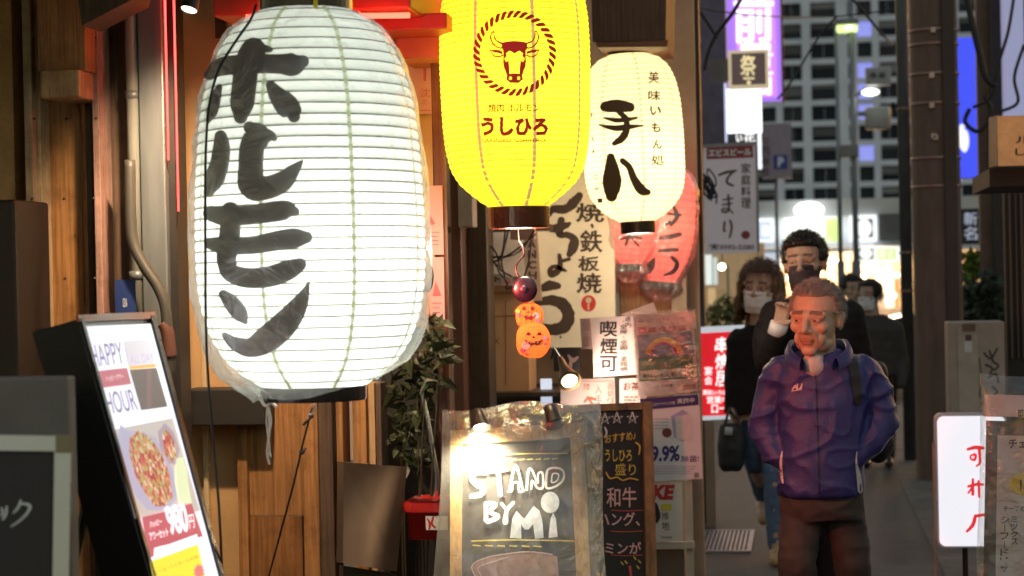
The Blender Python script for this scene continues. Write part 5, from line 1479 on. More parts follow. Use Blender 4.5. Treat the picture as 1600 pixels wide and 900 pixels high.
k = Ink(OPr, .0022); k.disc(837.5, 493.5, 5.2, n=16); k.build('sweet', wht, po_)
k = Ink(yplane(OY - .008), .0022); k.disc(822, 539, 6.6, n=18); k.build('sweet', wht, po_)
k = Ink(OPr, .003); k.ringarc(837.5, 493.5, 2.8, 3.7, 0, 300, 14); k.ringarc(837.5, 493.5, .5, 1.4, 0, 300, 10); k.build('sweet_swirl', pinki, po_)
k = Ink(yplane(OY - .008), .003); k.ringarc(822, 539, 3.8, 4.8, 0, 310, 14); k.ringarc(822, 539, 1.2, 2.2, 0, 300, 10); k.build('sweet_swirl', pinki, po_)
for (x, y, r, c_, Yo) in ((809, 486, 4, (.75, .6, .1), OY), (810, 492, 3, (.4, .15, .45), OY), (841, 501, 3, (.5, .2, .5), OY), (831, 507, 3, (.3, .6, .15), OY), (852, 528, 4, (.15, .4, .7), OY - .008), (852, 537, 3, (.55, .12, .3), OY - .008), (817, 547, 4, (.4, .08, .3), OY - .008), (822, 552, 3, (.6, .2, .2), OY - .008)):
    k = Ink(yplane(Yo), .0026); k.disc(x, y, r, r * .8, 10); k.build('candy', ink('candy_%d_%d' % (x, y), c_), po_)
k = Ink(yplane(OY - .008), .0018)
for i in range(9):
    for j in range(10):
        x = 810 + i * 5.6 + (j % 2) * 2.8; y = 508 + j * 5.4
        if ((x - 833) / 24) ** 2 + ((y - 532) / 25) ** 2 < 1: k.disc(x, y, .75, n=6)
o = k.build('dots', ink('pale_dots', (0.8, 0.6, 0.3)), po_); o['kind'] = 'stuff'
k = Ink(OPr, .0016)
for x in (812, 820, 828, 836, 843): k.stroke([(x, 480 + abs(x - 827) * .4, 1.6), (x + (x - 827) * .12, 494, 2), (x, 508 - abs(x - 827) * .4, 1.6)])
k.build('ribs', ink('amber_stripe', (0.72, 0.42, 0.08)), po_)
tag(MB().tube([P(809, 352, OY), P(811, 378, OY)], .0012, 5).build('string', wiresm), 'thin string holding the pumpkin ornament under the yellow lantern', 'string')

# red lanterns in plastic, further back
redl = paper_mat('red_lantern_paper', (0.6, 0.12, 0.1), (1.0, 0.22, 0.16, 0.70), (0.9, 0.32, 0.25))
for (top, bot, prof, strokes, lab) in [
    ((1050, 262), (1034, 440), [(262, 16), (272, 28), (290, 37), (320, 41), (360, 42), (395, 39), (420, 31), (440, 20)],
     [[(1052, 322, 5), (1058, 338, 8), (1048, 352, 5)], [(1045, 334, 5), (1063, 336, 5)], [(1041, 350, 6), (1050, 345, 5)], [(1032, 372, 7), (1048, 370, 8), (1062, 366, 7)], [(1030, 392, 5), (1045, 391, 7), (1058, 390, 6)],
      [(1022, 404, 4), (1017, 415, 13), (1014, 424, 8)], [(1050, 402, 6), (1058, 412, 7), (1052, 424, 7), (1038, 430, 3)]], 'red paper lantern with black kana wrapped in clear plastic'),
    ((990, 262), (985, 412), [(262, 14), (275, 26), (300, 34), (340, 36), (375, 33), (398, 25), (412, 16)],
     [[(970, 374, 4), (985, 370, 5), (1002, 372, 4)], [(985, 362, 4), (978, 382, 5)], [(988, 374, 4), (998, 384, 4)]], 'red paper lantern mostly hidden behind the cream lantern')]:
    RL = Lantern(top, bot, 9.75 if top[0] > 1000 else 9.62, prof)
    # real height below ring
    rt = thing('paper_lantern', lab, 'lantern', RL.a + RL.ax * RL.H, 'red lanterns behind the cream lantern')
    nh = 16
    hs = [RL.H * (i + .5) / nh for i in range(nh)]
    RL.shade([0] + hs + [RL.H], .004, redl, rt, 48)
    for h in hs: RL.hoop(h, .0012, mat('hoop_red', (0.35, 0.06, 0.05), .6, emis=(.7, .1, .08), es=.4, var=0), rt, 36)
    RL.ring('top_ring', -.04, .003, prof[0][1] * RL.k, ringm, rt); RL.ring('bottom_ring', RL.H - .002, RL.H + .035, prof[-1][1] * RL.k, ringm, rt)
    k = Ink(RL.proj, .008, 41); k.maxe = 10
    for s_ in strokes: k.stroke(s_)
    k.build('lettering', mat('red_lantern_ink', (0.03, 0.012, 0.012), .6), rt)
    point('bulb_light', RL.a + RL.ax * (RL.H * .5), 2.2, (1.0, 0.35, 0.22), .04, rt)
    pp_ = [(p[0], p[1] + 6) for p in prof]; y_end = prof[-1][0]
    pp_ += [(y_end + 12, prof[-1][1] + 12), (y_end + 30, 9)]
    vsb = []; fsb = []; n = 56; rows = 30
    for i in range(rows + 1):
        t = i / rows; y = pp_[0][0] + (pp_[-1][0] - pp_[0][0]) * t
        for j in range(len(pp_) - 1):
            if pp_[j][0] <= y <= pp_[j + 1][0]: rr_ = pp_[j][1] + (pp_[j + 1][1] - pp_[j][1]) * (y - pp_[j][0]) / (pp_[j + 1][0] - pp_[j][0])
        for j in range(n):
            th = 2 * math.pi * j / n; cx, sy = math.cos(th), math.sin(th)
            w_ = 1 + .10 * noise.noise(Vector((cx * 3, sy * 3, y / 14))) + .05 * noise.noise(Vector((cx * 9, sy * 9, y / 8))) + (.25 * t ** 4) * math.sin(th * 13)
            r_w = rr_ * RL.k * w_
            if y < y_end: r_w = max(r_w, RL.r((y - prof[0][0]) * RL.k) + .009)
            vsb.append(RL.a + RL.ax * ((y - prof[0][0]) * RL.k) + (RL.u * cx + RL.w * sy) * r_w)
    for i in range(rows):
        for j in range(n): fsb.append((i * n + j, i * n + (j + 1) % n, (i + 1) * n + (j + 1) % n, (i + 1) * n + j))
    mk('plastic_cover', vsb, fsb, film_mat('red_bag_film', (0.98, .94, .95), .76, .14, .15), rt, True)
# ================================================================ RIGHT SIDE, NEAR
rsg = thing('light_box_sign', 'white rounded light box with red brushed characters on a thin pole', 'sign', Vector((P(1500, 850, 8.5).x, 8.55, 0)))
x0, x1, z0, z1 = wr(1463, 647, 1575, 856, 8.5)
def rbox(x0, x1, z0, z1, y0, y1, r, n=6):
    pts = []
    for cx, cz, a0 in ((x1 - r, z1 - r, 0), (x0 + r, z1 - r, 90), (x0 + r, z0 + r, 180), (x1 - r, z0 + r, 270)):
        for k_ in range(n + 1):
            t = math.radians(a0 + 90 * k_ / n); pts.append((cx + r * math.cos(t), cz + r * math.sin(t)))
    m = len(pts)
    vs = [(x, y0, z) for x, z in pts] + [(x, y1, z) for x, z in pts]
    return vs, [tuple(range(m)), tuple(reversed(range(m, 2 * m)))] + [(i, (i + 1) % m, m + (i + 1) % m, m + i) for i in range(m)]
vs, fs = rbox(x0, x1, z0, z1, 8.5, 8.62, .03); mk('case', vs, fs, mat('grey_case', (0.34, 0.32, 0.33), .4), rsg)
vs, fs = rbox(x0 + .008, x1 - .008, z0 + .008, z1 - .008, 8.492, 8.499, .026); mk('lit_face', vs, fs, glow('sign_face_white', (0.92, 0.90, 1.0), .82), rsg)
k = Ink(yplane(8.49), .0015, 51)
k.stroke([(1512, 702, 4), (1524, 699, 6), (1536, 700, 5)]); k.stroke([(1517, 712, 3), (1524, 710, 4), (1523, 718, 4), (1517, 717, 3)], closed=True); k.stroke([(1530, 702, 5), (1531, 722, 4), (1526, 728, 3)])
k.build('character', mat('lit_red', (0.6, 0.03, 0.03), .5, emis=(.8, .03, .04), es=.75, var=0), rsg); k = Ink(yplane(8.49), .0015, 52)
k.stroke([(1513, 760, 4), (1525, 757, 5), (1536, 757, 4)]); k.stroke([(1520, 749, 4), (1520, 772, 5)]); k.stroke([(1519, 762, 4), (1513, 770, 3)]); k.stroke([(1529, 752, 4), (1530, 776, 4)])
k.build('character', mat('lit_red', (0.6, 0.03, 0.03), .5, emis=(.8, .03, .04), es=.75, var=0), rsg); k = Ink(yplane(8.49), .0015, 53)
k.stroke([(1524, 806, 5), (1520, 820, 6), (1511, 830, 4)]); k.stroke([(1526, 806, 5), (1545, 806, 5), (1547, 832, 5)])
k.build('character', mat('lit_red', (0.6, 0.03, 0.03), .5, emis=(.8, .03, .04), es=.75, var=0), rsg)
cx_ = (x0 + x1) / 2
MB().tube([(cx_ - .03, 8.56, 0.02), (cx_ - .03, 8.56, z0)], .012, 10).build('pole', blackg, rsg)
MB().lathe([(0.0, .0), (.16, 0.0), (.16, .018), (.02, .03), (.02, .06)], Vector((cx_ - .03, 8.56, .001)), Vector((0, 0, 1)), 24).build('base', blackg, rsg)
MB().tube([(x0 - .012, 8.5, 0), (x0 - .012, 8.5, z1 - .12)], .0035, 6).build('side_wire', mat('copper_wire', (0.35, 0.16, 0.1), .4), rsg)

# plastic wrapped menu at the right edge
a = P(1535, 655, 6.5); b = P(1640, 660, 6.45); c = P(1520, 900, 6.42)
RP = corner_plane(a, b, c)
rm = thing('menu_stand', 'plastic wrapped menu stand with pizza list at the right edge', 'menu stand', Vector((P(1600, 900, 6.5).x, 6.5, 0)))
slab_px('board', [(1541, 657), (1720, 662), (1720, 1320), (1528, 1320)], RP, .02, mat('dark_frame', (0.05, 0.035, 0.028), .45, var=.3), rm)
slab_px('menu_sheet', [(1559, 680), (1700, 684), (1700, 1200), (1551, 1200)], RP, .002, mat('menu_paper', (0.50, 0.43, 0.42), .6, var=.1), rm, .003)
slab_px('header_board', [(1538, 616), (1720, 620), (1720, 653), (1536, 650)], RP, .01, mat('header_pale', (0.55, 0.42, 0.41), .6, var=.1), rm, -.004)
k = Ink(RP, .0045); k.text('チェダー', 1576, 685, 1636, 701, .03); k.column('ミックス', 1579, 806, 1590, 852, .02, dx=.02); k.column('シーフードピザ', 1564, 806, 1577, 895, .02, dx=-.02); k.text('チーズの', 1568, 790, 1602, 799, .02)
k.build('lettering', blk, rm)
k = Ink(RP, .0045); k.disc(1600, 757, 23, 17); k.build('yellow_spot', ink('menu_yellow', (0.62, 0.46, 0.04)), rm)
k = Ink(RP, .0052); k.text('1,0', 1594, 750, 1612, 768, .03); k.text('菜', 1590, 640, 1600, 654, .05); k.build('price', blk, rm)
k = Ink(RP, .0052); k.rect(1559, 781, 1690, 782.5); k.build('rule', ink('menu_rule', (0.6, 0.58, 0.45)), rm)
bg = []; bf = []
nx_, ny_ = 30, 50
for j in range(ny_ + 1):
    v = j / ny_
    for i in range(nx_ + 1):
        u = i / nx_
        xx = 1531 - 14 * v + 3 * math.sin(v * 8) + u * 200; yy = 583 + 4 * math.sin(u * 6) + v * 740 + u * 6
        e_ = min(1, min(u * 9, v * 12)) ** .6
        bg.append(RP(xx, yy, .005 + e_ * (.045 + .018 * noise.noise(Vector((u * 7, v * 14, 3))) + .012 * abs(noise.noise(Vector((u * 15, v * 9, 5)))))))
for j in range(ny_):
    for i in range(nx_):
        a_ = j * (nx_ + 1) + i; bf.append((a_, a_ + 1, a_ + nx_ + 2, a_ + nx_ + 1))
mk('plastic_bag', bg, bf, film_mat('menu_bag_film', (.98, .97, .96), .88, .05, .10), rm, True)
for px in (1545, 1715):
    p0 = RP(px, 700, -.03); MB().tube([p0, Vector((p0.x, p0.y + .35, 0))], .012, 4).build('leg', MATS['dark_frame'], rm)

# meter cabinet with scrawl
ec = thing('utility_cabinet', 'pale metal utility cabinet with black scrawled graffiti', 'cabinet', Vector((P(1526, 650, 12).x, 12.1, 0)))
cabm = mat('cabinet_beige', (0.33, 0.27, 0.24), .5, var=.2)
wbox('body', 1482, 503, 1570, 600, 12.0, .3, cabm, ec, z0=0, bev=.006)
wbox('door', 1497, 512, 1528, 600, 11.992, .01, mat('cabinet_door', (0.38, 0.32, 0.29), .5, var=.2), ec, z0=.2)
wbox('nameplate', 1504, 506, 1524, 517, 11.985, .008, mat('brown_plate', (0.14, 0.08, 0.06), .5), ec)
wbox('lock', 1509, 523, 1518, 532, 11.984, .012, mat('lock_dark', (0.08, 0.05, 0.04), .4), ec, bev=.003)
wbox('notice_card', 1507, 533, 1519, 550, 11.988, .002, mat('card_white', (0.55, 0.53, 0.55), .6), ec)
k = Ink(yplane(12.0), .003, 61)
for s_ in ([(1538, 552, 3), (1548, 560, 3), (1558, 545, 3)], [(1546, 548, 3), (1552, 566, 3)], [(1540, 570, 3), (1550, 575, 3), (1546, 585, 3)], [(1554, 566, 3), (1560, 572, 3), (1553, 578, 3)], [(1544, 590, 3), (1556, 584, 3), (1560, 598, 3)], [(1550, 604, 3), (1558, 612, 3), (1548, 620, 3)], [(1530, 560, 1.5), (1533, 590, 1.5), (1530, 620, 1.5)]): k.stroke(s_)
k.build('graffiti', blk, ec)

# utility poles
polem = mat('pole_brown', (0.13, 0.075, 0.06), .55, var=.35, vscale=4, stretch=(3, 3, .6), bump=.2, bscale=30)
up = thing('utility_pole', 'thick dark brown utility pole with metal bands on the right', 'pole', Vector((P(1466, 450, 15.5).x, 15.5, 0)))
cx_ = P(1466, 450, 15.5).x; r_ = 36 / S(15.5)
MB().lathe([(r_ * 1.06, 0), (r_, 3), (r_ * .94, 8)], Vector((cx_, 15.5, 0)), Vector((0, 0, 1)), 32).build('shaft', polem, up, True)
bandm = mat('band_metal', (0.32, 0.2, 0.16), .35, metal=.8)
for py in (49, 71, 117, 163, 248, 292):
    z = P(1466, py, 15.5).z
    MB().lathe([(r_ + .004, -.012), (r_ + .010, -.008), (r_ + .010, .008), (r_ + .004, .012)], Vector((cx_, 15.5, z)), Vector((0, 0, 1)), 28).build('band', bandm, up, True)
for py, px in ((47, 1458), (118, 1456), (165, 1456), (213, 1459), (215, 1462)):
    p_ = P(px, py, 15.5 - r_ - .012)
    MB().box(p_.x - .02, p_.x + .02, p_.y - .01, p_.y + .012, p_.z - .022, p_.z + .022, .006).build('bolt_plate', mat('pale_metal', (0.5, 0.4, 0.36), .35, metal=.7), up)
wbox('cable_duct', 1480, 0, 1499, 900, 15.30, .08, mat('duct_dark', (0.05, 0.03, 0.028), .5), up, z0=0, z1=P(1490, 242, 15.3).z + 3)
gp = thing('lamp_post', 'thin grey steel post left of the brown utility pole', 'post', Vector((P(1417, 450, 17).x, 17, 0)))
MB().tube([(P(1417, 450, 17).x, 17, 0), (P(1417, 450, 17).x, 17, 8)], 9.5 / S(17), 20).build('shaft', mat('grey_steel', (0.11, 0.12, 0.13), .35, metal=.4, var=.2), gp, True)
MB().tube([(P(1430, 450, 16.6).x, 16.6, 0), (P(1430, 450, 16.6).x, 16.6, 8)], 2.2 / S(17), 8).build('conduit', mat('pale_conduit', (0.5, 0.46, 0.44), .4), gp, True)
for py in (170, 395, 455): 
    z = P(1417, py, 17).z; MB().tube([(P(1417, 450, 17).x, 17, z - .01), (P(1417, 450, 17).x, 17, z + .01)], 11 / S(17), 20).build('clamp', bandm, gp, True)

# dark buildings on the right
rb_ = thing('dark_building', 'dark shop building filling the right edge', 'building', Vector((P(1640, 450, 17).x, 17.5, 0)))
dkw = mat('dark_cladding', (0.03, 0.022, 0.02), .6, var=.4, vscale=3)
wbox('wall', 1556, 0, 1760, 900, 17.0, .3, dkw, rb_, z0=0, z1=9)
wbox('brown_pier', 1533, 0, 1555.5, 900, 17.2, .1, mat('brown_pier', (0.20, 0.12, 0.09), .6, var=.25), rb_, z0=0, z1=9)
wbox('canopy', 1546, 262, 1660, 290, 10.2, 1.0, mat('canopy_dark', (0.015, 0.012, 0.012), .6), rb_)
wbox('side_panel', 1572, 290, 1700, 640, 12.6, .1, mat('dark_panel', (0.018, 0.014, 0.013), .6, var=.4), rb_, z0=0)  # panel in an uneven near-black colour
for i, (x_, w_) in enumerate(((1578, 3), (1588, 2), (1596, 4))):
    wbox('timber_strip', x_, 300, x_ + w_, 560, 12.57, .02, mat('strip_brown', (0.10, 0.065, 0.05), .5), rb_)
bsg = thing('box_lantern', 'glowing amber box sign high at the right edge', 'sign', P(1600, 262, 10))
wbox('lit_face', 1559, 180, 1660, 258, 10.0, .02, mat('amber_face', (0.42, 0.22, 0.10), .6, var=.4, vscale=10, emis=(.42, .2, .07), es=.45), bsg)
MB().slab([P(1545, 184, 10.25), P(1558.5, 180, 10.0), P(1558.5, 259, 10.0), P(1545, 262, 10.25)], .02).build('side_face', mat('amber_side', (0.16, 0.11, 0.09), .5), bsg)
k = Ink(yplane(10.0), .002); k.char('ル', 1586, 213, 1612, 224, .02); k.char('し', 1586, 232, 1604, 243, .02); k.build('lettering', blk, bsg)
blu = thing('blue_sign', 'tall curved blue lit sign with a white emblem behind the brown pole', 'sign', P(1512, 280, 25))
x0, x1, z0, z1 = wr(1486, 60, 1527, 279, 25.0)
vs = []; fs = []; n = 12
for i in range(n + 1):
    t = -1 + 2 * i / n; x = (x0 + x1) / 2 + (x1 - x0) / 2 * t
    for z in (z0, z1): vs.append((x, 25.0 - .10 * math.sqrt(max(0, 1 - t * t)), z))
for i in range(n): fs.append((2 * i, 2 * i + 1, 2 * i + 3, 2 * i + 2))
mk('lit_face', vs, fs, glow('blue_glow', (0.06, 0.09, 0.95), .85), blu, True)
MB().box(x0, x1, 25.01, 25.12, z0, z1).build('case', blackg, blu)
k = Ink(yplane(24.89), .002); k.disc(1507, 220, 7, 18); k.disc(1503, 199, 4, 5); k.disc(1502, 215, 4, 18); k.build('emblem', glow('white_emblem', (1, 1, 1), .95), blu)
ns = wbox('name_sign', 1490, 326, 1530, 382, 26, .08, mat('sign_black', (0.02, 0.025, 0.04), .4), None); tag(ns, 'small black sign with two pale characters behind the brown pole', 'sign')
k = Ink(yplane(26), .003); k.column('新名', 1506, 330, 1527, 376, .03); k.build('lettering', ink('pale_char', (0.55, 0.6, 0.75), es=.4), ns)

# greenery by the brown pole
leafg = mat('lime_leaf', (0.16, 0.24, 0.03), .5, var=.5, vscale=12, emis=None)
leafdk = mat('deep_leaf', (0.02, 0.035, 0.015), .5, var=.5, vscale=12)
s18 = S(17)
leafy('lime_shrub', 'bright lime green shrub lit beside the brown pole', 'shrub', (P(1520, 500, 17.4).x, 17.4, 0), [(P(x, y, 17.4), (rx / s18, .12, rz / s18)) for x, y, rx, rz in ((1520, 402, 14, 12), (1535, 418, 14, 10), (1515, 425, 14, 12))], 150, .06, leafg, stemm, 6)
leafy('dark_hedge', 'dark hedge below the lime shrub behind the utility cabinet', 'hedge', (P(1530, 520, 16.8).x, 16.8, 0), [(P(x, y, 16.8), (rx / s18, .2, rz / s18)) for x, y, rx, rz in ((1520, 465, 22, 30), (1545, 455, 20, 30), (1525, 510, 26, 34), (1555, 500, 20, 40), (1535, 560, 30, 40))], 170, .07, leafdk, stemm, 7)

# ================================================================ LEFT SIDE, FAR
lf = thing('far_left_building', 'dark narrow building between the red lanterns and the hanging signs', 'building', Vector((P(1080, 450, 13).x, 13.3, 0)))
wbox('wall', 1046, 0, 1098, 900, 13.0, .2, mat('slate_wall', (0.06, 0.05, 0.055), .6, var=.3, vscale=2), lf, z0=0, z1=8)
wbox('dark_post', 1078, 0, 1100, 900, 12.8, .15, mat('dark_post', (0.035, 0.024, 0.022), .5), lf, z0=0, z1=8)
wbox('grey_strip', 1040, 0, 1062, 900, 12.9, .08, mat('grey_strip', (0.14, 0.13, 0.14), .5), lf, z0=2.2, z1=8)
fl = thing('far_left_shop', 'warm lit shop front with plants behind the dark coat', 'shop front', Vector((P(1150, 500, 24).x, 24.5, 0)))
wbox('glow_wall', 1092, 380, 1196, 600, 24.5, .2, mat('glow_far_wall', (0.42, 0.30, 0.18), .6, var=.5, vscale=2.5, emis=(.5, .32, .15), es=.35), fl, z0=0)  # interior lamplight put into the wall as its own glow
wbox('upper_wall', 1092, -200, 1135, 400, 24.2, .2, mat('grey_far_wall', (0.12, 0.11, 0.13), .6, var=.3), fl, z0=2.4, z1=8)  # upper wall in a dull grey colour
wbox('white_blind', 1102, 398, 1112, 445, 24.1, .03, glow('blind_glow', (.85, .95, .9), .8), fl)
wbox('white_blind', 1114, 402, 1121, 445, 24.1, .03, glow('blind_glow2', (.75, .85, .8), .6), fl)
wbox('lit_box', 1106, 450, 1118, 475, 24.1, .05, glow('amber_box', (.75, .5, .25), .6), fl)
wbox('drain', 1136, 415, 1140, 520, 24.0, .05, mat('pale_drain', (0.5, 0.42, 0.32), .5), fl)
wbox('orange_sign', 1150, 440, 1172, 470, 24.1, .05, mat('rust_sign', (0.5, 0.16, 0.08), .5, emis=(.5, .15, .07), es=.3), fl)
bl_o = thing('bare_bulb', 'bare glowing bulb hanging in front of the warm shop', 'bulb', P(1128, 415, 20))
MB().ball(P(1128, 417, 20), .035, 14, 10).build('glass', glow('bulb_hot', (1.0, 0.82, 0.5), 14.0), bl_o, True)
MB().tube([P(1128, 412, 20), P(1129, 380, 20)], .006, 6).build('flex', wiresm, bl_o)
for i, (x, y) in enumerate(((1200, 445), (1216, 452), (1205, 470))): pass
leafy('far_shrub', 'yellow green lit shrub behind the red light box', 'shrub', (P(1130, 520, 19).x, 19, 0), [(P(x, y, 19), (rx / S(19), .15, rz / S(19))) for x, y, rx, rz in ((1118, 490, 18, 22), (1140, 480, 18, 18), (1150, 500, 18, 20))], 140, .06, mat('olive_leaf', (0.13, 0.14, 0.03), .5, var=.5), stemm, 8)

# red light box sign behind the woman
rl = thing('light_box_sign', 'red lit street sign with white characters behind the tote bag', 'sign', Vector((P(1150, 650, 12.6).x, 12.7, 0)))
MB().slab([P(1086, 512, 12.6), P(1228, 505, 12.6), P(1230, 650, 12.6), P(1094, 657, 12.6)], .10).build('case', mat('sign_rim', (0.7, 0.72, 0.76), .4, emis=(.75, .85, .95), es=.5, var=0), rl)
MB().slab([P(1089, 521, 12.595), P(1225, 514, 12.595), P(1227, 645, 12.595), P(1097, 650, 12.595)], .003).build('lit_face', glow('red_face', (0.72, 0.015, 0.025), .78), rl)
k = Ink(yplane(12.59), .003, 71)
k.column('串焼居', 1118, 525, 1138, 605, .04, .6); k.column('宴会', 1101, 572, 1113, 602, .04); k.text('酒処いろは', 1098, 609, 1136, 617, .04); k.text('営業中', 1105, 619, 1138, 630, .05); k.text('ロ一', 1112, 632, 1136, 645, .05); k.column('予約', 1142, 600, 1156, 640, .05)
k.build('lettering', glow('sign_white', (1, .97, .97), 1.0), rl)
for px in (1108, 1215):
    xx = P(px, 650, 12.65).x; MB().box(xx - .03, xx + .03, 12.63, 12.69, 0, P(px, 655, 12.65).z).build('leg', mat('leg_tan', (0.3, 0.2, 0.14), .5), rl)
MB().slab([P(1092, 650, 12.4), P(1125, 712, 11.9), P(1088, 742, 11.9), P(1070, 720, 12.4)], .04).build('base_board', mat('base_tan', (0.22, 0.13, 0.09), .6), rl) if False else None

# hanging signs
tm = thing('hanging_sign', 'white hanging sign with brushed hiragana and a red beer banner', 'sign', P(1142, 396, 15))
TP = plane_proj(P(1142, 310, 15), Vector((.03, -1, 0)))
slab_px('board', [(1098, 226), (1183, 221), (1186, 394), (1101, 397)], TP, .10, mat('sign_pale', (0.56, 0.50, 0.52), .5, var=.06, emis=(.6, .52, .55), es=.14), tm)
slab_px('rim', [(1098, 226), (1183, 221), (1183, 226), (1098, 231)], TP, .012, mat('rim_grey', (0.3, 0.27, 0.28), .4), tm, .01)
slab_px('rim', [(1180, 227), (1184, 227), (1187, 393), (1183, 393)], TP, .012, MATS['rim_grey'], tm, .01)
k = Ink(TP, .003); k.poly([(1104, 231), (1176, 227), (1177, 246), (1104, 249)]); k.build('red_banner', ink('banner_red', (0.34, 0.05, 0.07)), tm)
k = Ink(TP, .006); k.text('ヱビスビール', 1107, 233, 1174, 245, .05, slope=-.03); k.build('banner_text', wht, tm)
k = Ink(TP, .003, 81); X_ = dict(sc_=4.5, ox=1090, oy=200)
k.stroke([(150, 330, 16), (200, 312, 20), (268, 300, 16)], **X_); k.stroke([(255, 305, 14), (215, 345, 16), (208, 385, 18), (250, 405, 14)], **X_)
k.stroke([(180, 505, 12), (245, 495, 12)], **X_); k.stroke([(175, 540, 12), (240, 530, 12)], **X_); k.stroke([(215, 470, 14), (218, 575, 16), (180, 590, 16), (175, 570, 12), (215, 570, 12), (250, 600, 10)], **X_)
k.stroke([(190, 660, 14), (185, 720, 16), (200, 725, 8)], **X_); k.stroke([(228, 650, 14), (240, 700, 16), (225, 770, 12)], **X_)
k.column('家庭料理', 1158, 254, 1173, 326, .025); k.text('☎3592-2280', 1108, 381, 1178, 391, .02)
k.build('lettering', ink('sign_ink', (0.10, 0.06, 0.06)), tm)
k = Ink(TP, .003); k.disc(1165, 367, 7, 6.5); k.build('seal', ink('seal_maroon', (0.28, 0.05, 0.06)), tm)
wbox('bracket', 1090, 250, 1100, 256, 15.05, .04, blackg, tm); wbox('bracket', 1090, 372, 1101, 378, 15.05, .04, blackg, tm)

gs = thing('square_sign', 'square sign with gold character in a cream frame above the white one', 'sign', P(1170, 137, 17))
wbox('frame', 1138, 78, 1201, 137, 17.0, .12, mat('cream_frame', (0.72, 0.6, 0.42), .5, emis=(1, .8, .5), es=.42, var=0), gs, bev=.005)
wbox('face', 1143, 83, 1196, 132, 16.99, .009, mat('umber_face', (0.16, 0.11, 0.11), .5, emis=(.3, .2, .2), es=.16), gs)
k = Ink(yplane(16.985), .003); k.char('祭', 1157, 86, 1181, 118, .05, .6); k.rect(1161, 121, 1179, 124); k.disc(1170, 129, 3.5, n=8); k.build('lettering', ink('gold_char', (0.9, 0.75, 0.42), es=.75), gs)
wbox('arm', 1108, 92, 1138, 127, 17.04, .04, mat('arm_grey', (0.14, 0.12, 0.13), .5), gs)
ws = thing('white_sign', 'blazing white vertical sign under the gold character sign', 'sign', P(1162, 208, 18))
wbox('lit_face', 1136, 138, 1190, 207, 18.0, .1, glow('white_blaze', (.93, .96, 1.0), 1.6), ws)
wbox('lower_face', 1137, 208, 1183, 300, 18.02, .1, mat('lower_dark', (0.07, 0.07, 0.09), .5), ws)
wbox('edge_tube', 1184, 208, 1190, 264, 17.99, .05, glow('edge_blaze', (.85, .9, 1.0), 1.2), ws)
wbox('edge_tube', 1132, 130, 1135.5, 222, 18.0, .05, glow('edge_blue', (.6, .65, .9), .8), ws)
k = Ink(yplane(18.02), .004); k.char('い', 1150, 210, 1160, 222, .05); k.char('花', 1162, 207, 1180, 222, .05); k.build('lettering', MATS['sign_white'], ws)
k = Ink(yplane(18.0), .004); k.text('和る', 1145, 146, 1174, 157); k.build('faint_mark', mat('faint_mark', (.7, .72, .75), .5, emis=(.85, .88, .95), es=.9, var=0), ws)
pu = thing('purple_sign', 'tall purple neon shop sign with huge white characters', 'sign', P(1178, 160, 22))
wbox('lit_face', 1135, -120, 1219, 158, 22.0, .15, glow('purple_glow', (0.42, 0.20, 0.92), .85), pu)
wbox('pink_field', 1150, -80, 1212, 152, 21.99, .005, glow('pink_glow', (0.70, 0.28, 0.86), .85), pu)
wbox('dark_edge', 1219.5, -120, 1222.5, 160, 21.98, .18, blackg, pu)
k = Ink(yplane(21.985), .004); k.char('前', 1148, -12, 1207, 66, .06); k.column('居酒', 1152, 66, 1206, 150, .05); k.build('lettering', glow('neon_white', (1, .96, 1), 1.6), pu)
ps = thing('parking_sign', 'grey pillar sign with a small blue parking symbol', 'sign', P(1213, 278, 26))
wbox('board', 1191, 193, 1237, 279, 26.0, .2, mat('parking_board', (0.33, 0.29, 0.32), .5, var=.1), ps)
wbox('parking_panel', 1209, 242, 1230, 264, 25.99, .008, mat('parking_blue', (0.03, 0.07, 0.30), .4), ps)
k = Ink(yplane(25.985), .004); k.text('P', 1215, 245, 1225, 261, .06); k.build('parking_letter', ink('parking_white', (.7, .75, .85)), ps)
k = Ink(yplane(26), .004); k.column('三四郎社', 1190, 215, 1202, 275, .06); k.build('lettering', ink('board_ink', (0.10, 0.08, 0.09)), ps)
wbox('post', 1212, 279, 1217, 500, 26.1, .08, mat('post_grey', (0.2, 0.2, 0.22), .4), ps, z0=0)

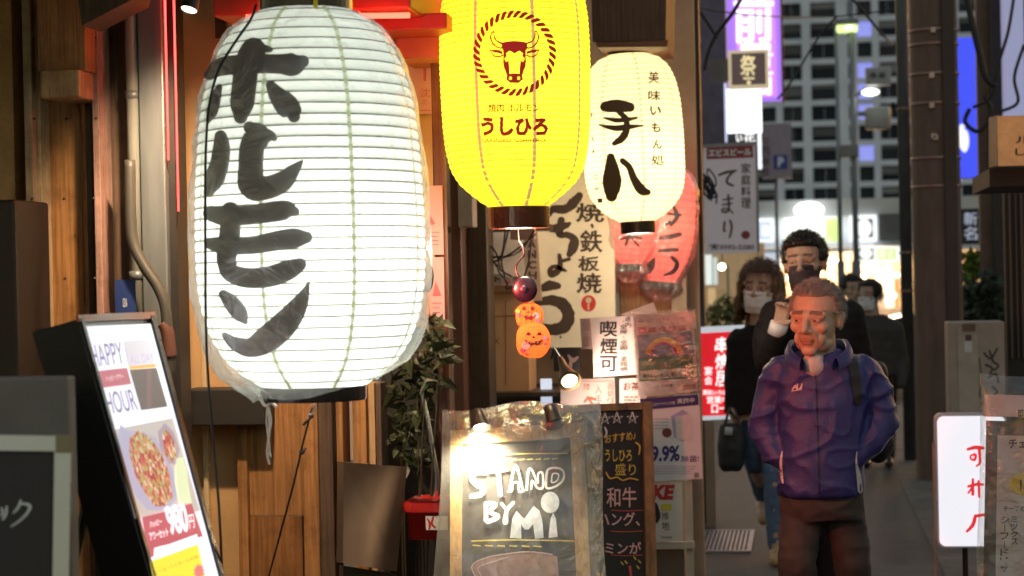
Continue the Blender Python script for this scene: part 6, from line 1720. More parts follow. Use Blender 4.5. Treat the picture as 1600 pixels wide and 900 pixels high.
# cables
cabm_ = mat('cable_black', (0.012, 0.012, 0.014), .5)
cabs = [([(1165, -15, 14), (1145, 20, 14), (1118, 55, 14), (1105, 85, 14), (1100, 110, 14)], .014, 'thick black cable curving down over the purple sign'),
        ([(1080, -5, 14), (1095, 20, 14), (1110, 42, 14), (1120, 60, 14)], .012, 'black cable joining the knot above the gold sign'),
        ([(1060, 8, 15), (1180, 24, 16), (1300, 26, 18), (1420, 12, 18)], .006, 'thin cable sagging across the top of the alley'),
        ([(1325, -10, 18), (1352, 22, 18), (1380, 55, 18), (1398, 72, 17.5)], .012, 'black cable running to the transformer'),
        ([(1308, 25, 19), (1285, 50, 19), (1262, 85, 19), (1238, 125, 19), (1215, 155, 19)], .010, 'thin black cable slanting in front of the tower windows'),
        ([(1508, -15, 15), (1520, 40, 15), (1532, 90, 15), (1540, 120, 15), (1556, 135, 15)], .024, 'thick pale cable dropping beside the blue sign'),
        ([(1585, -10, 15), (1575, 50, 15), (1560, 100, 15), (1548, 150, 15), (1520, 168, 15)], .012, 'dark cable looping near the top right corner'),
        ([(1600, 70, 15), (1585, 120, 15), (1590, 160, 15), (1560, 175, 15)], .012, 'dark cable hanging over the amber box sign'),
        ([(1515, 170, 15), (1508, 190, 15), (1525, 205, 15), (1540, 195, 15), (1548, 170, 15), (1538, 150, 15)], .016, 'coil of black cable beside the blue sign'),
        ([(1395, 160, 17), (1405, 180, 17), (1408, 240, 17)], .010, 'short cable from the transformer to the grey post')]
for pts, r, lab in cabs:
    o = MB().tube(smooth_path([P(x, y, Y_) for x, y, Y_ in pts], 8), r, 8).build('overhead_cable', cabm_, None, True)
    tag(o, lab, 'cable', 'overhead cables')
kn = MB()
rng = random.Random(12)
for i in range(9):
    c0 = P(1107 + rng.uniform(-4, 6), 288 + rng.uniform(-12, 12), 14.6)
    kn.tube(smooth_path([c0 + Vector((.05 * math.cos(t + i) * rng.uniform(.5, 1), .03 * math.sin(t), .09 * math.sin(t + i * .7) * rng.uniform(.5, 1))) for t in (0, 1.2, 2.4, 3.6, 4.8, 6.0)]), .006, 6)
tag(kn.build('cable_knot', cabm_, None, True), 'knot of black wire at the left edge of the white hanging sign', 'wires')

# ================================================================ CROSS STREET SHOPS
SY = 42.0
sh = thing('corner_shop', 'brightly lit corner shop with white and green signs across the street', 'shop', Vector((P(1300, 540, SY).x, SY + 2, 0)))
pale = mat('pale_facade', (0.50, 0.50, 0.50), .6, var=.1, vscale=1)
palew = mat('white_facade', (0.66, 0.68, 0.72), .5, var=.06)
wbox('fascia', 1020, 311, 1600, 338, SY, .4, pale, sh)
wbox('sign_band', 1020, 338.5, 1600, 386, SY + .25, .2, palew, sh)
wbox('lintel', 1020, 386.5, 1600, 394, SY + .02, .3, mat('blue_white', (0.5, 0.55, 0.62), .4), sh)
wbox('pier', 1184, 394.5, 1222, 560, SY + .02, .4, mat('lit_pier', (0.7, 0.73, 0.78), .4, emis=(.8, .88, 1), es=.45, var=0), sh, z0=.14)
wbox('back_wall', 1020, 380, 1600, 560, SY + 4.0, .1, mat('shop_back', (0.62, 0.48, 0.32), .6, var=.4, vscale=.8), sh, z0=.14, z1=2.6)
x0, x1, _, _ = wr(1020, 380, 1600, 560, SY)
MB().box(x0, x1, SY + .3, SY + 4.0, 2.32, 2.4).build('ceiling', mat('shop_ceiling', (0.7, 0.6, 0.48), .6), sh)
MB().box(x0, x1, SY + .3, SY + 4.0, .131, .138).build('floor', mat('shop_floor', (0.45, 0.34, 0.22), .4), sh)
rng = random.Random(5)
shm = [mat('shelf_%d' % i, c, .6, var=.3, vscale=2) for i, c in enumerate([(.5, .32, .16), (.62, .5, .36), (.35, .2, .12), (.2, .16, .15), (.6, .55, .5)])]
for i in range(26):
    xx = x0 + (x1 - x0) * rng.random(); w_ = rng.uniform(.15, .5); h_ = rng.uniform(.5, 1.7); yy = SY + rng.uniform(1.5, 3.5)
    MB().box(xx, xx + w_, yy, yy + .3, .14, .14 + h_).build('display_unit', rng.choice(shm), sh)
for i, (px, py) in enumerate([(1352, 417), (1387, 417), (1350, 432), (1370, 421), (1377, 436), (1395, 462), (1362, 446), (1297, 404), (1304, 407), (1232, 434), (1240, 448), (1292, 410), (1385, 470), (1345, 455), (1338, 418), (1402, 430), (1215, 470)]):
    p_ = P(px, py, SY + rng.uniform(.8, 2.8))
    MB().ball(p_, rng.uniform(.035, .075), 10, 8).build('shop_lamp', glow('shop_bulb', (1.0, 0.83, 0.55), 9.0), sh, True)
point('ceiling_light', P(1370, 410, SY + 1.8), 420, (1, .80, .54), .3, sh)
point('ceiling_light', P(1260, 410, SY + 1.8), 420, (1, .80, .54), .3, sh)
wbox('sign_panel', 1224, 340, 1309, 379, SY - .15, .35, glow('sign_lime_white', (.95, 1.0, .88), 1.25), sh)
wbox('sign_stripe', 1290, 341, 1309, 378, SY - .16, .009, glow('sign_lime', (.62, .85, .28), 1.0), sh)
wbox('sign_stripe', 1228, 372, 1300, 378, SY - .165, .009, glow('sign_lime2', (.75, .9, .5), 1.0), sh)
wbox('sign_panel', 1186, 341, 1208, 378, SY - .15, .35, glow('sign_blue_white', (.88, .95, 1.0), 1.1), sh)
wbox('sign_inset', 1187, 347, 1204, 374, SY - .16, .009, glow('sign_inset', (.45, .55, .75), .8), sh)
wbox('sign_inset_core', 1190, 351, 1202, 370, SY - .166, .005, glow('sign_core', (.85, .92, 1.0), 1.0), sh)
wbox('sign_panel', 1328, 336, 1370, 377, SY - .15, .35, glow('sign_white2', (.95, 1.0, 1.0), 1.1), sh)
wbox('sign_inset', 1338, 342, 1364, 371, SY - .16, .009, mat('sign_dark_square', (.06, .09, .10), .4), sh)
k = Ink(yplane(SY - .16), .01); k.disc(1350, 357, 12, 14.5); k.build('sign_disc', MATS['sign_white2'], sh)
wbox('sign_panel', 1336, 386, 1409, 409, SY - .2, .2, glow('sign_white3', (.95, 1.0, .95), 1.0), sh)
wbox('sign_inset', 1342, 388, 1365, 405, SY - .21, .009, mat('sign_grey_square', (.16, .18, .2), .4), sh)
k = Ink(yplane(SY - .21), .01); k.disc(1353, 396, 10, 8); k.build('sign_disc', MATS['sign_white2'], sh)
wbox('sign_inset', 1371, 389, 1400, 405, SY - .21, .009, glow('sign_green', (.55, .8, .2), .9), sh)
k = Ink(yplane(SY - .21), .01); k.lines(1373, 391, 1399, 403, 2, 3.5); k.build('sign_marks', MATS['sign_white3'], sh)
wbox('louvre_frame', 1373, 334, 1410, 376, SY - .05, .2, mat('louvre_dark', (.07, .075, .08), .5), sh)
for i in range(8): wbox('slat', 1375 + i * 4.4, 336, 1377 + i * 4.4, 374, SY - .08, .025, mat('louvre_slat', (.2, .2, .21), .4), sh)
p_ = P(1264, 328, SY - .4)
MB().ball(p_, (.30, .1, .16), 16, 10).build('flood_light', glow('flood', (.95, 1.0, 1.0), 6.0), sh, True)
for (x, w_) in ((1311, 7), (1334, 9)):
    wbox('street_post', x, 240, x + w_, 560, 34.0, .1, mat('blue_grey_post', (.2, .22, .26), .4, metal=.2), sh, z0=0, z1=9) if False else None
for px, r, lab in ((1314.5, 3.6, 'slim blue grey lamp post carrying the greenish street lamp'), (1338.5, 4.4, 'blue grey post carrying the transformer and white lamp')):
    Yp = 30.0
    tp = thing('street_lamp', lab, 'street lamp', Vector((P(px, 450, Yp).x, Yp, 0)))
    xx = P(px, 450, Yp).x
    MB().tube([(xx, Yp, 0), (xx, Yp, P(px, 30 if px < 1320 else -40, Yp).z)], [r * 1.25 / S(Yp), r * .8 / S(Yp)], 14).build('shaft', mat('blue_grey_post', (.2, .22, .26), .4, metal=.2), tp, True)
    MB().tube([(xx, Yp, 0), (xx, Yp, 1.75)], r * 1.7 / S(Yp), 14).build('base_sleeve', mat('sleeve_grey', (.15, .16, .2), .4), tp, True)
    if px < 1320:
        hx = P(1323, 40, Yp)
        MB().box(hx.x - .17, hx.x + .17, Yp - .15, Yp + .1, hx.z + .0, hx.z + .09, .02).build('lamp_cap', mat('cap_grey', (.2, .22, .2), .4), tp)
        MB().box(hx.x - .155, hx.x + .155, Yp - .14, Yp + .09, hx.z - .10, hx.z - .001, .02).build('lamp_glass', glow('lamp_green', (.72, .95, .35), 1.3), tp)
        MB().ball(hx + Vector((.03, -.145, -.05)), (.06, .02, .025), 10, 8).build('lamp_core', glow('lamp_core', (1, 1, .7), 4.0), tp, True)
        x2 = P(1333, 60, Yp).x; MB().tube([(x2, Yp + .05, P(1333, 240, Yp).z), (x2, Yp + .05, hx.z - .1)], 2.6 / S(Yp), 8).build('stay', mat('pale_green_post', (.3, .36, .32), .4), tp, True)
        MB().box(P(1311, 236, Yp).x, P(1341, 236, Yp).x, Yp - .12, Yp + .1, P(1325, 246, Yp).z, P(1325, 227, Yp).z, .01).build('junction_box', mat('box_grey', (.2, .19, .19), .5), tp)
    else:
        hx = P(1366, 190, Yp); 
        MB().lathe([(.0, 0), (.17, 0), (.19, .02), (.19, .30), (.175, .33), (0, .34)], P(1372, 202, Yp), Vector((0, 0, 1)), 24).build('transformer', mat('transformer_grey', (.45, .44, .42), .4, var=.1), tp, True)
        MB().box(P(1352, 120, Yp).x, P(1392, 120, Yp).x, Yp - .1, Yp + .1, P(1370, 134, Yp).z, P(1370, 106, Yp).z, .02).build('insulator_box', mat('insulator_grey', (.36, .36, .36), .4), tp)
        for q_ in (1364, 1378): MB().ball(P(q_, 117, Yp - .11), .045, 10, 8).build('insulator', mat('insulator_dark', (.1, .08, .1), .4), tp, True)
        MB().tube([P(1338, 150, Yp), P(1352, 138, Yp), P(1358, 138, Yp)], .02, 8).build('arm', MATS['blue_grey_post'], tp, True)
        MB().ball(P(1360, 144, Yp), (.13, .13, .05), 14, 8).build('lamp_head', glow('lamp_white', (1.0, 1.0, .85), 4.0), tp, True)
        MB().box(P(1340, 178, Yp).x, P(1354, 178, Yp).x, Yp - .02, Yp + .02, P(1350, 182, Yp).z, P(1350, 174, Yp).z).build('bracket', MATS['blue_grey_post'], tp)

# dark parked car in the cross street
cr = thing('parked_car', 'dark navy car parked across the street by the grey post', 'car', Vector((P(1470, 560, 37).x, 37.2, 0)))
carx = P(1366, 520, 37).x
side = [(0.0, .35), (.02, .62), (.25, .72), (.95, .86), (1.55, 1.32), (2.3, 1.42), (3.1, 1.38), (3.75, 1.0), (4.25, .95), (4.32, .5), (4.28, .3), (3.75, .22), (.6, .22), (.1, .25)]
def extr(name, pts, y0, y1, m, parent, bev=0.0):
    n = len(pts); v = [Vector((carx + x, y0, z)) for x, z in pts] + [Vector((carx + x, y1, z)) for x, z in pts]
    return mk(name, v, [tuple(range(n)), tuple(reversed(range(n, 2 * n)))] + [(i, (i + 1) % n, n + (i + 1) % n, n + i) for i in range(n)], m, parent)
extr('body', side, 36.4, 38.0, mat('navy_paint', (.015, .018, .035), .2, var=.05, coat=.6), cr)
extr('window', [(1.12, .92), (1.62, 1.27), (2.2, 1.34), (2.2, .92)], 36.393, 36.399, mat('car_glass', (.06, .09, .08), .08, var=0), cr)
extr('window', [(2.28, .92), (2.28, 1.34), (3.0, 1.3), (3.45, .97)], 36.393, 36.399, MATS['car_glass'], cr)
for wx in (.8, 3.5):
    for yy in (36.36, 37.86):
        MB().lathe([(.0, 0), (.18, 0.0), (.2, .02), (.31, .02), (.31, .18), (0, .18)], Vector((carx + wx, yy, .31)), Vector((0, 1, 0)), 24).build('wheel', mat('tyre', (.02, .02, .02), .7), cr, False) if False else \
        MB().tube([(carx + wx, yy, .31), (carx + wx, yy + .18, .31)], .31, 24).build('wheel', mat('tyre', (.02, .02, .02), .7), cr)
extr('headlight', [(.03, .58), (.05, .68), (.28, .72), (.25, .6)], 36.392, 36.398, mat('lamp_lens', (.5, .5, .48), .15), cr)

# ---------------------------------------------------------------- office tower far behind
TY = 150.0
tw = thing('office_tower', 'pale grey office tower with a grid of dark windows', 'building', Vector((P(1300, 430, TY).x, TY + 10, 0)))
x0, x1, _, _ = wr(1020, 0, 1640, 900, TY)
facm = mat('tower_panels', (0.74, 0.76, 0.86), .7, var=.12, vscale=.4)
MB().box(x0, x1, TY + .5, TY + 20, 0, 42).build('core', facm, tw)
glassm = [mat('tower_glass_%d' % i, c, .6, var=.25, vscale=.6, spec=.2) for i, c in enumerate([(.02, .024, .035), (.03, .035, .045), (.045, .045, .05), (.015, .018, .03)])]
blinds = [mat('blind_%d' % i, (c, c, c * 1.03), .7, var=.1) for i, c in enumerate((.10, .16, .24))]
litb = glow('tower_lit_blue', (.35, .38, 1.0), .65)
cols = [(1064, 1094), (1100, 1130), (1140, 1170), (1180, 1212), (1223, 1254), (1268, 1308), (1326, 1334), (1341, 1364), (1375, 1403), (1412, 1440), (1450, 1490), (1500, 1530), (1540, 1572), (1582, 1610)]
rows = [-62 + 32.3 * i for i in range(13)]
s_ = S(TY)
prev = x0
# piers between the window columns and spandrels between rows: proud of the glass
edges = []
for (a_, b_) in cols: edges.append((P(a_, 150, TY).x, P(b_, 150, TY).x))
for i in range(len(edges) + 1):
    l = x0 if i == 0 else edges[i - 1][1]; r = x1 if i == len(edges) else edges[i][0]
    MB().box(l, r, TY, TY + .499, 0, 42).build('pier', facm, tw)
zs = [(P(1300, y, TY).z, P(1300, y + 23.5, TY).z) for y in rows]
meshes = {}
rng = random.Random(2)
for ci, (l, r) in enumerate(edges):
    for ri, (zt_, zb_) in enumerate(zs):
        lit_ = (ci == 7 and ri in (2, 3, 5, 6, 7, 8, 9)) or (ci == 11 and ri < 4 and rng.random() < .6)
        w = MB().box(l + .02, r - .02, TY + .32, TY + .49, zb_, zt_).build('window', litb if lit_ and rng.random() < .75 else rng.choice(glassm), tw)
        if not lit_ and rng.random() < .45:
            hb = (zt_ - zb_) * rng.uniform(.2, .7); MB().box(l + .03, r - .03, TY + .30, TY + .319, zt_ - hb, zt_ - .01).build('blind', rng.choice(blinds), w)
        elif ci in (4, 5, 8): MB().box((l + r) / 2 - .012, (l + r) / 2 + .012, TY + .28, TY + .319, zb_, zt_).build('mullion', facm, w)
for ri in range(len(zs)):
    zt_ = zs[ri][1]; zb_ = zs[ri + 1][0] if ri + 1 < len(zs) else 0
    for (l, r) in edges:
        MB().box(l + .001, r - .001, TY + .12, TY + .498, zb_ + .001, zt_ - .001).build('spandrel', facm, tw)
# bluish white office block glimpsed at the upper left and right
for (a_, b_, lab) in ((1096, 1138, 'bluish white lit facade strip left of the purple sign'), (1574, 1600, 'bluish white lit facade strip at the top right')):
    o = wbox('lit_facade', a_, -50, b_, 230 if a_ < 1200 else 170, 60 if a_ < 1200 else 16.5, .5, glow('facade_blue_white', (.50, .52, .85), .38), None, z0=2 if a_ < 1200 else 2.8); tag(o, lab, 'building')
# ================================================================ PEOPLE
from mathutils.bvhtree import BVHTree
def bvh_proj(objs):
    vs = []; fs = []
    for o in objs:
        n = len(vs); w = WL[o.name]
        vs += [v.co + w for v in o.data.vertices]; fs += [[i + n for i in p.vertices] for p in o.data.polygons]
    t = BVHTree.FromPolygons(vs, fs)
    def f(px, py, off=0.0):
        d = ray(px, py).normalized()
        h = t.ray_cast(CAMPOS, d)
        if h[0] is None:
            h = t.find_nearest(CAMPOS + d * ((vs[0] - CAMPOS).dot(d)))
            return h[0] - d * off
        return h[0] - d * off
    return f
def ringloft(mb, rows, n=28, e=.85):
    vs = []; fs = []
    for (c, rx, ry) in rows:
        for k_ in range(n):
            t = 2 * math.pi * k_ / n
            vs.append(c + Vector((rx * math.copysign(abs(math.cos(t)) ** e, math.cos(t)), ry * math.copysign(abs(math.sin(t)) ** e, math.sin(t)), 0)))
    for i in range(len(rows) - 1):
        for k_ in range(n): fs.append((i * n + k_, i * n + (k_ + 1) % n, (i + 1) * n + (k_ + 1) % n, (i + 1) * n + k_))
    fs.append(tuple(range(n))); fs.append(tuple((len(rows) - 1) * n + k_ for k_ in range(n)))
    mb.add(vs, fs)
def chain(mb, pts, rs):
    for i in range(len(pts) - 1): mb.cap(pts[i], pts[i + 1], rs[i], rs[i + 1])
_r = random.Random(77)
JIT = [Vector((_r.gauss(0, .007), _r.gauss(0, .007), _r.gauss(0, .007))) for _ in range(14)]
class Head:
    """local head: chin at z 0, crown at z .235, face towards -y"""
    def __init__(s, origin, height, yaw=0, pitch=0, tilt=0):
        s.k = height / .235
        s.M = Matrix.Translation(origin) @ Matrix.Rotation(math.radians(yaw), 4, 'Z') @ Matrix.Rotation(math.radians(pitch), 4, 'X') @ Matrix.Rotation(math.radians(tilt), 4, 'Y') @ Matrix.Scale(s.k, 4)
        s.I = s.M.inverted(); s.R = s.M.to_3x3() * (1 / s.k)
    def w(s, *p): return s.M @ Vector(p)
    def ell(s, mb, c, r, n=18): mb.ball(s.w(*c), Vector(r) * s.k, n, 12, rot=s.R)
    def cap(s, mb, p, q, r1, r2): mb.cap(s.w(*p), s.w(*q), r1 * s.k, r2 * s.k)
    def flesh(s, mb, old=False, slim=1.0):
        s.ell(mb, (0, .018, .150), (.077, .094, .085), 24)
        s.ell(mb, (0, -.012, .100), (.067 * slim, .080, .088), 24)
        s.ell(mb, (0, -.030, .046), (.053 * slim, .058, .042), 20)
        s.ell(mb, (0, -.068, .017), (.027, .020, .018))
        s.cap(mb, (-.050, -.070, .136), (0, -.086, .135), .013, .012); s.cap(mb, (.050, -.070, .136), (0, -.086, .135), .013, .012)
        s.cap(mb, (0, -.088, .128), (0, -.112, .090), .0095, .0135)
        s.ell(mb, (0, -.108, .086), (.014, .014, .011))
        for sx in (-1, 1):
            s.ell(mb, (sx * .014, -.096, .084), (.010, .013, .009))
            s.ell(mb, (sx * .043, -.062, .094), (.022, .022, .020))
            s.ell(mb, (sx * .030, -.058, .055), (.024, .022, .026)); s.ell(mb, (sx * .036, -.022, .038), (.022 * slim, .042, .028))
            s.ell(mb, (sx * .031, -.076, .119), (.0165, .012, .0095))
            s.cap(mb, (sx * .016, -.087, .126), (sx * .046, -.074, .124), .0052, .0052)   # upper lids
            s.ell(mb, (sx * .078, .012, .108), (.010, .020, .033)); s.ell(mb, (sx * .083, .020, .120), (.008, .016, .020))
            if old:
                s.cap(mb, (sx * .018, -.084, .109), (sx * .042, -.074, .107), .0055, .0045)  # bags under the eyes
                s.cap(mb, (sx * .024, -.090, .078), (sx * .034, -.078, .050), .007, .006)    # folds
        s.cap(mb, (-.016, -.090, .056), (.016, -.090, .056), .0058, .0058)
        s.cap(mb, (-.013, -.089, .0455), (.013, -.089, .0455), .0062, .0062)
        s.ell(mb, (0, -.084, .068), (.024, .016, .012))
    def colfn(s, old=False, brow=(.22, .18, .17)):
        def f(v, n):
            p = s.I @ v
            c = Vector((1, 1, 1))
            if p.y < -.04 and 0 < p.z < .2:
                if abs(p.x) < .024 and .041 < p.z < .062: c = Vector((.80, .62, .60)) if abs(p.z - .0505) > .0018 else Vector((.45, .30, .28))
                elif .138 < p.z + abs(p.x) * .06 < .150 and .012 < abs(p.x) < .052: c = Vector(brow)
                elif ((abs(p.x) - .031) / .021) ** 2 + ((p.z - .116) / .012) ** 2 < 1: c = Vector((.86, .76, .73))
                if old and .055 < p.z < .078 and abs(p.x) < .03: c = c * .88
                if p.z < .03: c = c * .93
            return c
        return f
    def eyes(s, parent, iris=(.03, .02, .015), squint=1.0):
        ew = mat('eye_white', (.55, .48, .44), .25, var=0); ir = mat('iris_dark', iris, .15, var=0)
        for sx in (-1, 1):
            m = MB(); s.ell(m, (sx * .031, -.0805, .1172), (.0130, .0085, .0050 * squint)); e = m.build('eye', ew, parent, True)
            m = MB(); s.ell(m, (sx * .031 - .003, -.0868, .1172), (.0052, .0032, .0046 * squint)); m.build('iris', ir, e, True)
            m = MB(); s.cap(m, (sx * .031 - .013, -.0845 + (.004 if sx < 0 else 0), .1205), (sx * .031 + .013, -.0845 + (.004 if sx > 0 else 0), .1205), .0016, .0016); m.build('lid_line', mat('lid_line', (.10, .05, .04), .6, var=0), e, True)
    def hair(s, parent, mask, m, nst, L, seed=0, lift=.007, down=.4, spread=.5, curl=0.0, w=.0016, name='hair', out=.35, back=.4):
        """cap of hair plus loose strands, over the skull where mask(p) holds (local coordinates)"""
        rng = random.Random(seed)
        cap = MB(); nu, nv = 56, 36
        def sk(th, ph, r=0):
            d = Vector((math.sin(ph) * math.cos(th), math.sin(ph) * math.sin(th), math.cos(ph)))
            return Vector((d.x * (.078 + r), .012 + d.y * (.098 + r), .146 + d.z * (.088 + r))), d
        idx = {}; vs = []; fs = []
        for i in range(nv + 1):
            for j in range(nu):
                p, d = sk(2 * math.pi * j / nu, math.pi * .80 * i / nv)
                r = lift + .0015 * noise.noise(p * 60 + Vector((seed, 0, 0))) + .003 * noise.noise(p * 14)
                wgt = sum(1 for q_ in JIT if mask(p + q_)) / len(JIT)
                r = -.030 + (r + .030) * min(1, wgt * 1.3)
                p2, d = sk(2 * math.pi * j / nu, math.pi * .80 * i / nv, r)
                vs.append(s.w(*p2))
        for i in range(nv):
            for j in range(nu):
                fs.append((i * nu + j, i * nu + (j + 1) % nu, (i + 1) * nu + (j + 1) % nu, (i + 1) * nu + j))
        cap.add(vs, fs)
        n = 0
        tries = 0
        while n < nst and tries < nst * 6:
            tries += 1
            th = rng.uniform(0, 2 * math.pi); ph = math.acos(rng.uniform(-.6, 1))
            p, d = sk(th, ph, lift * .6)
            if not mask(p): continue
            n += 1
            t = Vector((d.x * .2 + rng.gauss(0, spread), back + rng.gauss(0, spread), -down + rng.gauss(0, spread)))
            t = t - d * t.dot(d) + d * (out + abs(rng.gauss(0, .25 * spread)))
            t.normalize(); ln = L * rng.uniform(.5, 1.2)
            sd = t.cross(Vector((rng.gauss(0, 1), rng.gauss(0, 1), rng.gauss(0, 1)))).normalized() * w
            mid = p + t * ln * .5 + d * ln * .12 + Vector((rng.gauss(0, curl), rng.gauss(0, curl), 0)); end = p + t * ln + Vector((rng.gauss(0, curl), rng.gauss(0, curl), -ln * down * .6))
            cap.add([s.w(*(p + sd)), s.w(*(p - sd)), s.w(*(mid - sd * .8)), s.w(*(mid + sd * .8)), s.w(*end)], [(0, 1, 2, 3), (3, 2, 4)])
        return cap.build(name, m, parent, True)
    def mask(s, parent, m):
        vs = []; fs = []; nu, nv = 20, 14
        for i in range(nv + 1):
            z = .008 + (.098 - .008) * i / nv
            for j in range(nu + 1):
                a = math.radians(-78 + 156 * j / nu)
                prof = .104 + .012 * math.sin(math.pi * i / nv) - .018 * (1 - i / nv) ** 2 + (.012 if i / nv > .8 else 0) * math.cos(a) ** 4
                pl = .0015 * math.sin(i / nv * math.pi * 7) * math.cos(a)
                x = math.sin(a) * (.071 - .012 * (1 - i / nv)); y = -.012 - math.cos(a) * (prof - .012 + pl)
                vs.append(s.w(x, y, z + .006 * math.cos(a) * (1 if i > nv / 2 else -1)))
        for i in range(nv):
            for j in range(nu): a_ = i * (nu + 1) + j; fs.append((a_, a_ + 1, a_ + nu + 2, a_ + nu + 1))
        o = mk('face_mask', vs, fs, m, parent, True)
        for sx in (-1, 1):
            l = MB()
            for z in (.020, .085): l.tube([s.w(sx * .068, -.03, z), s.w(sx * .082, .0, .5 * z + .05), s.w(sx * .086, .012, .105)], .0018, 5)
            l.build('ear_loop', m, o, True)
        return o
def hand(mb, wrist, dirv, side, palm_n, size=1.0, curl=1.0):
    """palm with four fingers and a thumb, curled; dirv from wrist to knuckles, side towards thumb"""
    d = dirv.normalized(); sd = (side - d * side.dot(d)).normalized(); pn = d.cross(sd).normalized()
    if pn.dot(palm_n) < 0: pn = -pn
    k_ = size
    for t in (-.022, 0, .022): mb.cap(wrist + sd * t * .6 * k_, wrist + d * .080 * k_ + sd * t * k_, .014 * k_, .013 * k_)
    for i, (o, l) in enumerate(((.030, .072), (.010, .080), (-.010, .074), (-.029, .058))):
        p = wrist + d * .084 * k_ + sd * o * k_
        a = p + (d * .85 + pn * .5 * curl) * l * .45 * k_; b = a + (d * (.2 if curl > .5 else .8) + pn * .95 * curl) * l * .32 * k_; c = b + (-d * .5 * curl + pn * .7 + d * (1 - curl)) * l * .26 * k_
        mb.cap(p, a, .0092 * k_, .0085 * k_); mb.cap(a, b, .0085 * k_, .008 * k_); mb.cap(b, c, .008 * k_, .007 * k_)
    p = wrist + d * .028 * k_ + sd * .024 * k_; a = p + (d * .5 + sd * .75 + pn * .25) * .042 * k_; b = a + (d * .8 + sd * .1 + pn * .45) * .034 * k_
    mb.cap(p, a, .012 * k_, .010 * k_); mb.cap(a, b, .010 * k_, .008 * k_)
def shoe(mb, heel, fwd, L=.26):
    f = fwd.normalized(); 
    mb.cap(heel + Vector((0, 0, .045)), heel + f * (L * .55) + Vector((0, 0, .042)), .042, .042); mb.cap(heel + f * (L * .5) + Vector((0, 0, .036)), heel + f * (L * .88) + Vector((0, 0, .032)), .042, .032)
def folds(amp, sc, stretch=(1, 1, 1), seed=0):
    st = Vector(stretch)
    def f(v, n):
        p = Vector((v.x * st.x, v.y * st.y, v.z * st.z)) * sc + Vector((seed, 0, 0))
        q = noise.noise(p); r = 1 - abs(noise.noise(p * 1.7 + Vector((4, 2, 1)))) * 2
        return amp * (q * .7 + r * .6 - .2)
    return f
skin = mat('skin_old', (.60, .38, .27), .45, var=.05, vscale=60, bump=.12, bscale=220, attr='Col', sub=.08)
skin2 = mat('skin_adult', (.48, .31, .23), .45, var=.06, vscale=60, attr='Col', sub=.08)
hair_black = mat('hair_black', (.012, .010, .009), .4, var=.2)
hair_grey = mat('hair_grey_brown', (.30, .26, .24), .5, var=.35, vscale=40)
hair_brown = mat('hair_brown', (.14, .08, .045), .4, var=.3)

# ---------------------------------------------------------------- old man in the blue jacket
Y0 = 7.2; u = Y0 / F
def Q(x, y, d=0.0): return P(x, y, Y0 + d)
om = thing('person', 'person in a blue zip jacket with hands in pockets walking forward', 'person', Vector((Q(1285, 600).x, Y0, 0)))
hd = Head(Q(1276, 552, .0), 111 * u, yaw=-21, pitch=5, tilt=2)
m = MB(); hd.flesh(m, old=True)
m.cap(hd.w(0, .012, .06), Q(1281, 590, .05), .062, .068)
ringloft(m, [(Q(1282, 575, .05), .10, .07), (Q(1282, 600, .05), .14, .09), (Q(1282, 680, .05), .13, .09), (Q(1282, 770, .05), .13, .09), (Q(1283, 800, .05), .10, .08)])
for pts in ([(1226, 588), (1203, 660), (1242, 705)], [(1342, 590), (1368, 655), (1324, 702)]):
    chain(m, [Q(pts[0][0], pts[0][1], .05), Q(pts[1][0], pts[1][1], .07), Q(pts[2][0], pts[2][1], .03)], [.040, .034, .026])
    w0 = Q(pts[2][0], pts[2][1], .03); hand(m, w0, Vector((.25 if pts[0][0] < 1280 else -.25, -.05, -1)), Vector((0, -1, 0)), Vector((1 if pts[0][0] < 1280 else -1, 0, 0)), .85, .4)
lk = [(1258, 785, 0.05), (1244, 890, -.06), (1242, 1080, .02)]; rk = [(1312, 785, .05), (1328, 885, .02), (1336, 1080, .20)]
for pts in (lk, rk): chain(m, [Q(*p) for p in pts], [.055, .038, .030])
for pts in (lk, rk): shoe(m, Q(pts[2][0], 1112, pts[2][2] + .03) * 1 - Vector((0, 0, Q(pts[2][0], 1112, pts[2][2] + .03).z)), Vector((0, -1, 0)), .24)
body = fuse('body', m, .0042, skin, om, 6, None, hd.colfn(True, (.38, .31, .28)))
hd.eyes(om, squint=.72)
def oldmask(p):
    if p.z > .196 + .10 * max(0, -p.y - .05) and p.y > -.072: return True
    if p.y > -.028 and p.z > .128 - .25 * p.y: return True
    return p.y > .03 and p.z > .06
hd.hair(om, oldmask, hair_grey, 6500, .022, 3, lift=.005, down=.1, spread=.3, w=.0007, out=.36)
jm = mat('jacket_navy', (.032, .031, .165), .42, var=.12, vscale=14, bump=.3, bscale=220)
m = MB()
ringloft(m, [(Q(1283, 545, .06), 30 * u, .07), (Q(1283, 553, .06), 46 * u, .09), (Q(1285, 566, .06), 66 * u, .115), (Q(1286, 585, .06), 74 * u, .12), (Q(1285, 610, .06), 73 * u, .125), (Q(1284, 660, .05), 68 * u, .13), (Q(1283, 720, .05), 65 * u, .14), (Q(1282, 752, .05), 64 * u, .14), (Q(1282, 771, .05), 63 * u, .135)], e=.8)
chain(m, [Q(1223, 583, .06), Q(1201, 630, .07), Q(1196, 672, .06), Q(1207, 704, .02), Q(1228, 724, -.01)], [28 * u, 26 * u, 25 * u, 21 * u, 15 * u])
chain(m, [Q(1350, 583, .06), Q(1367, 620, .07), Q(1376, 655, .06), Q(1363, 690, .02), Q(1338, 712, -.01)], [28 * u, 27 * u, 26 * u, 22 * u, 16 * u])
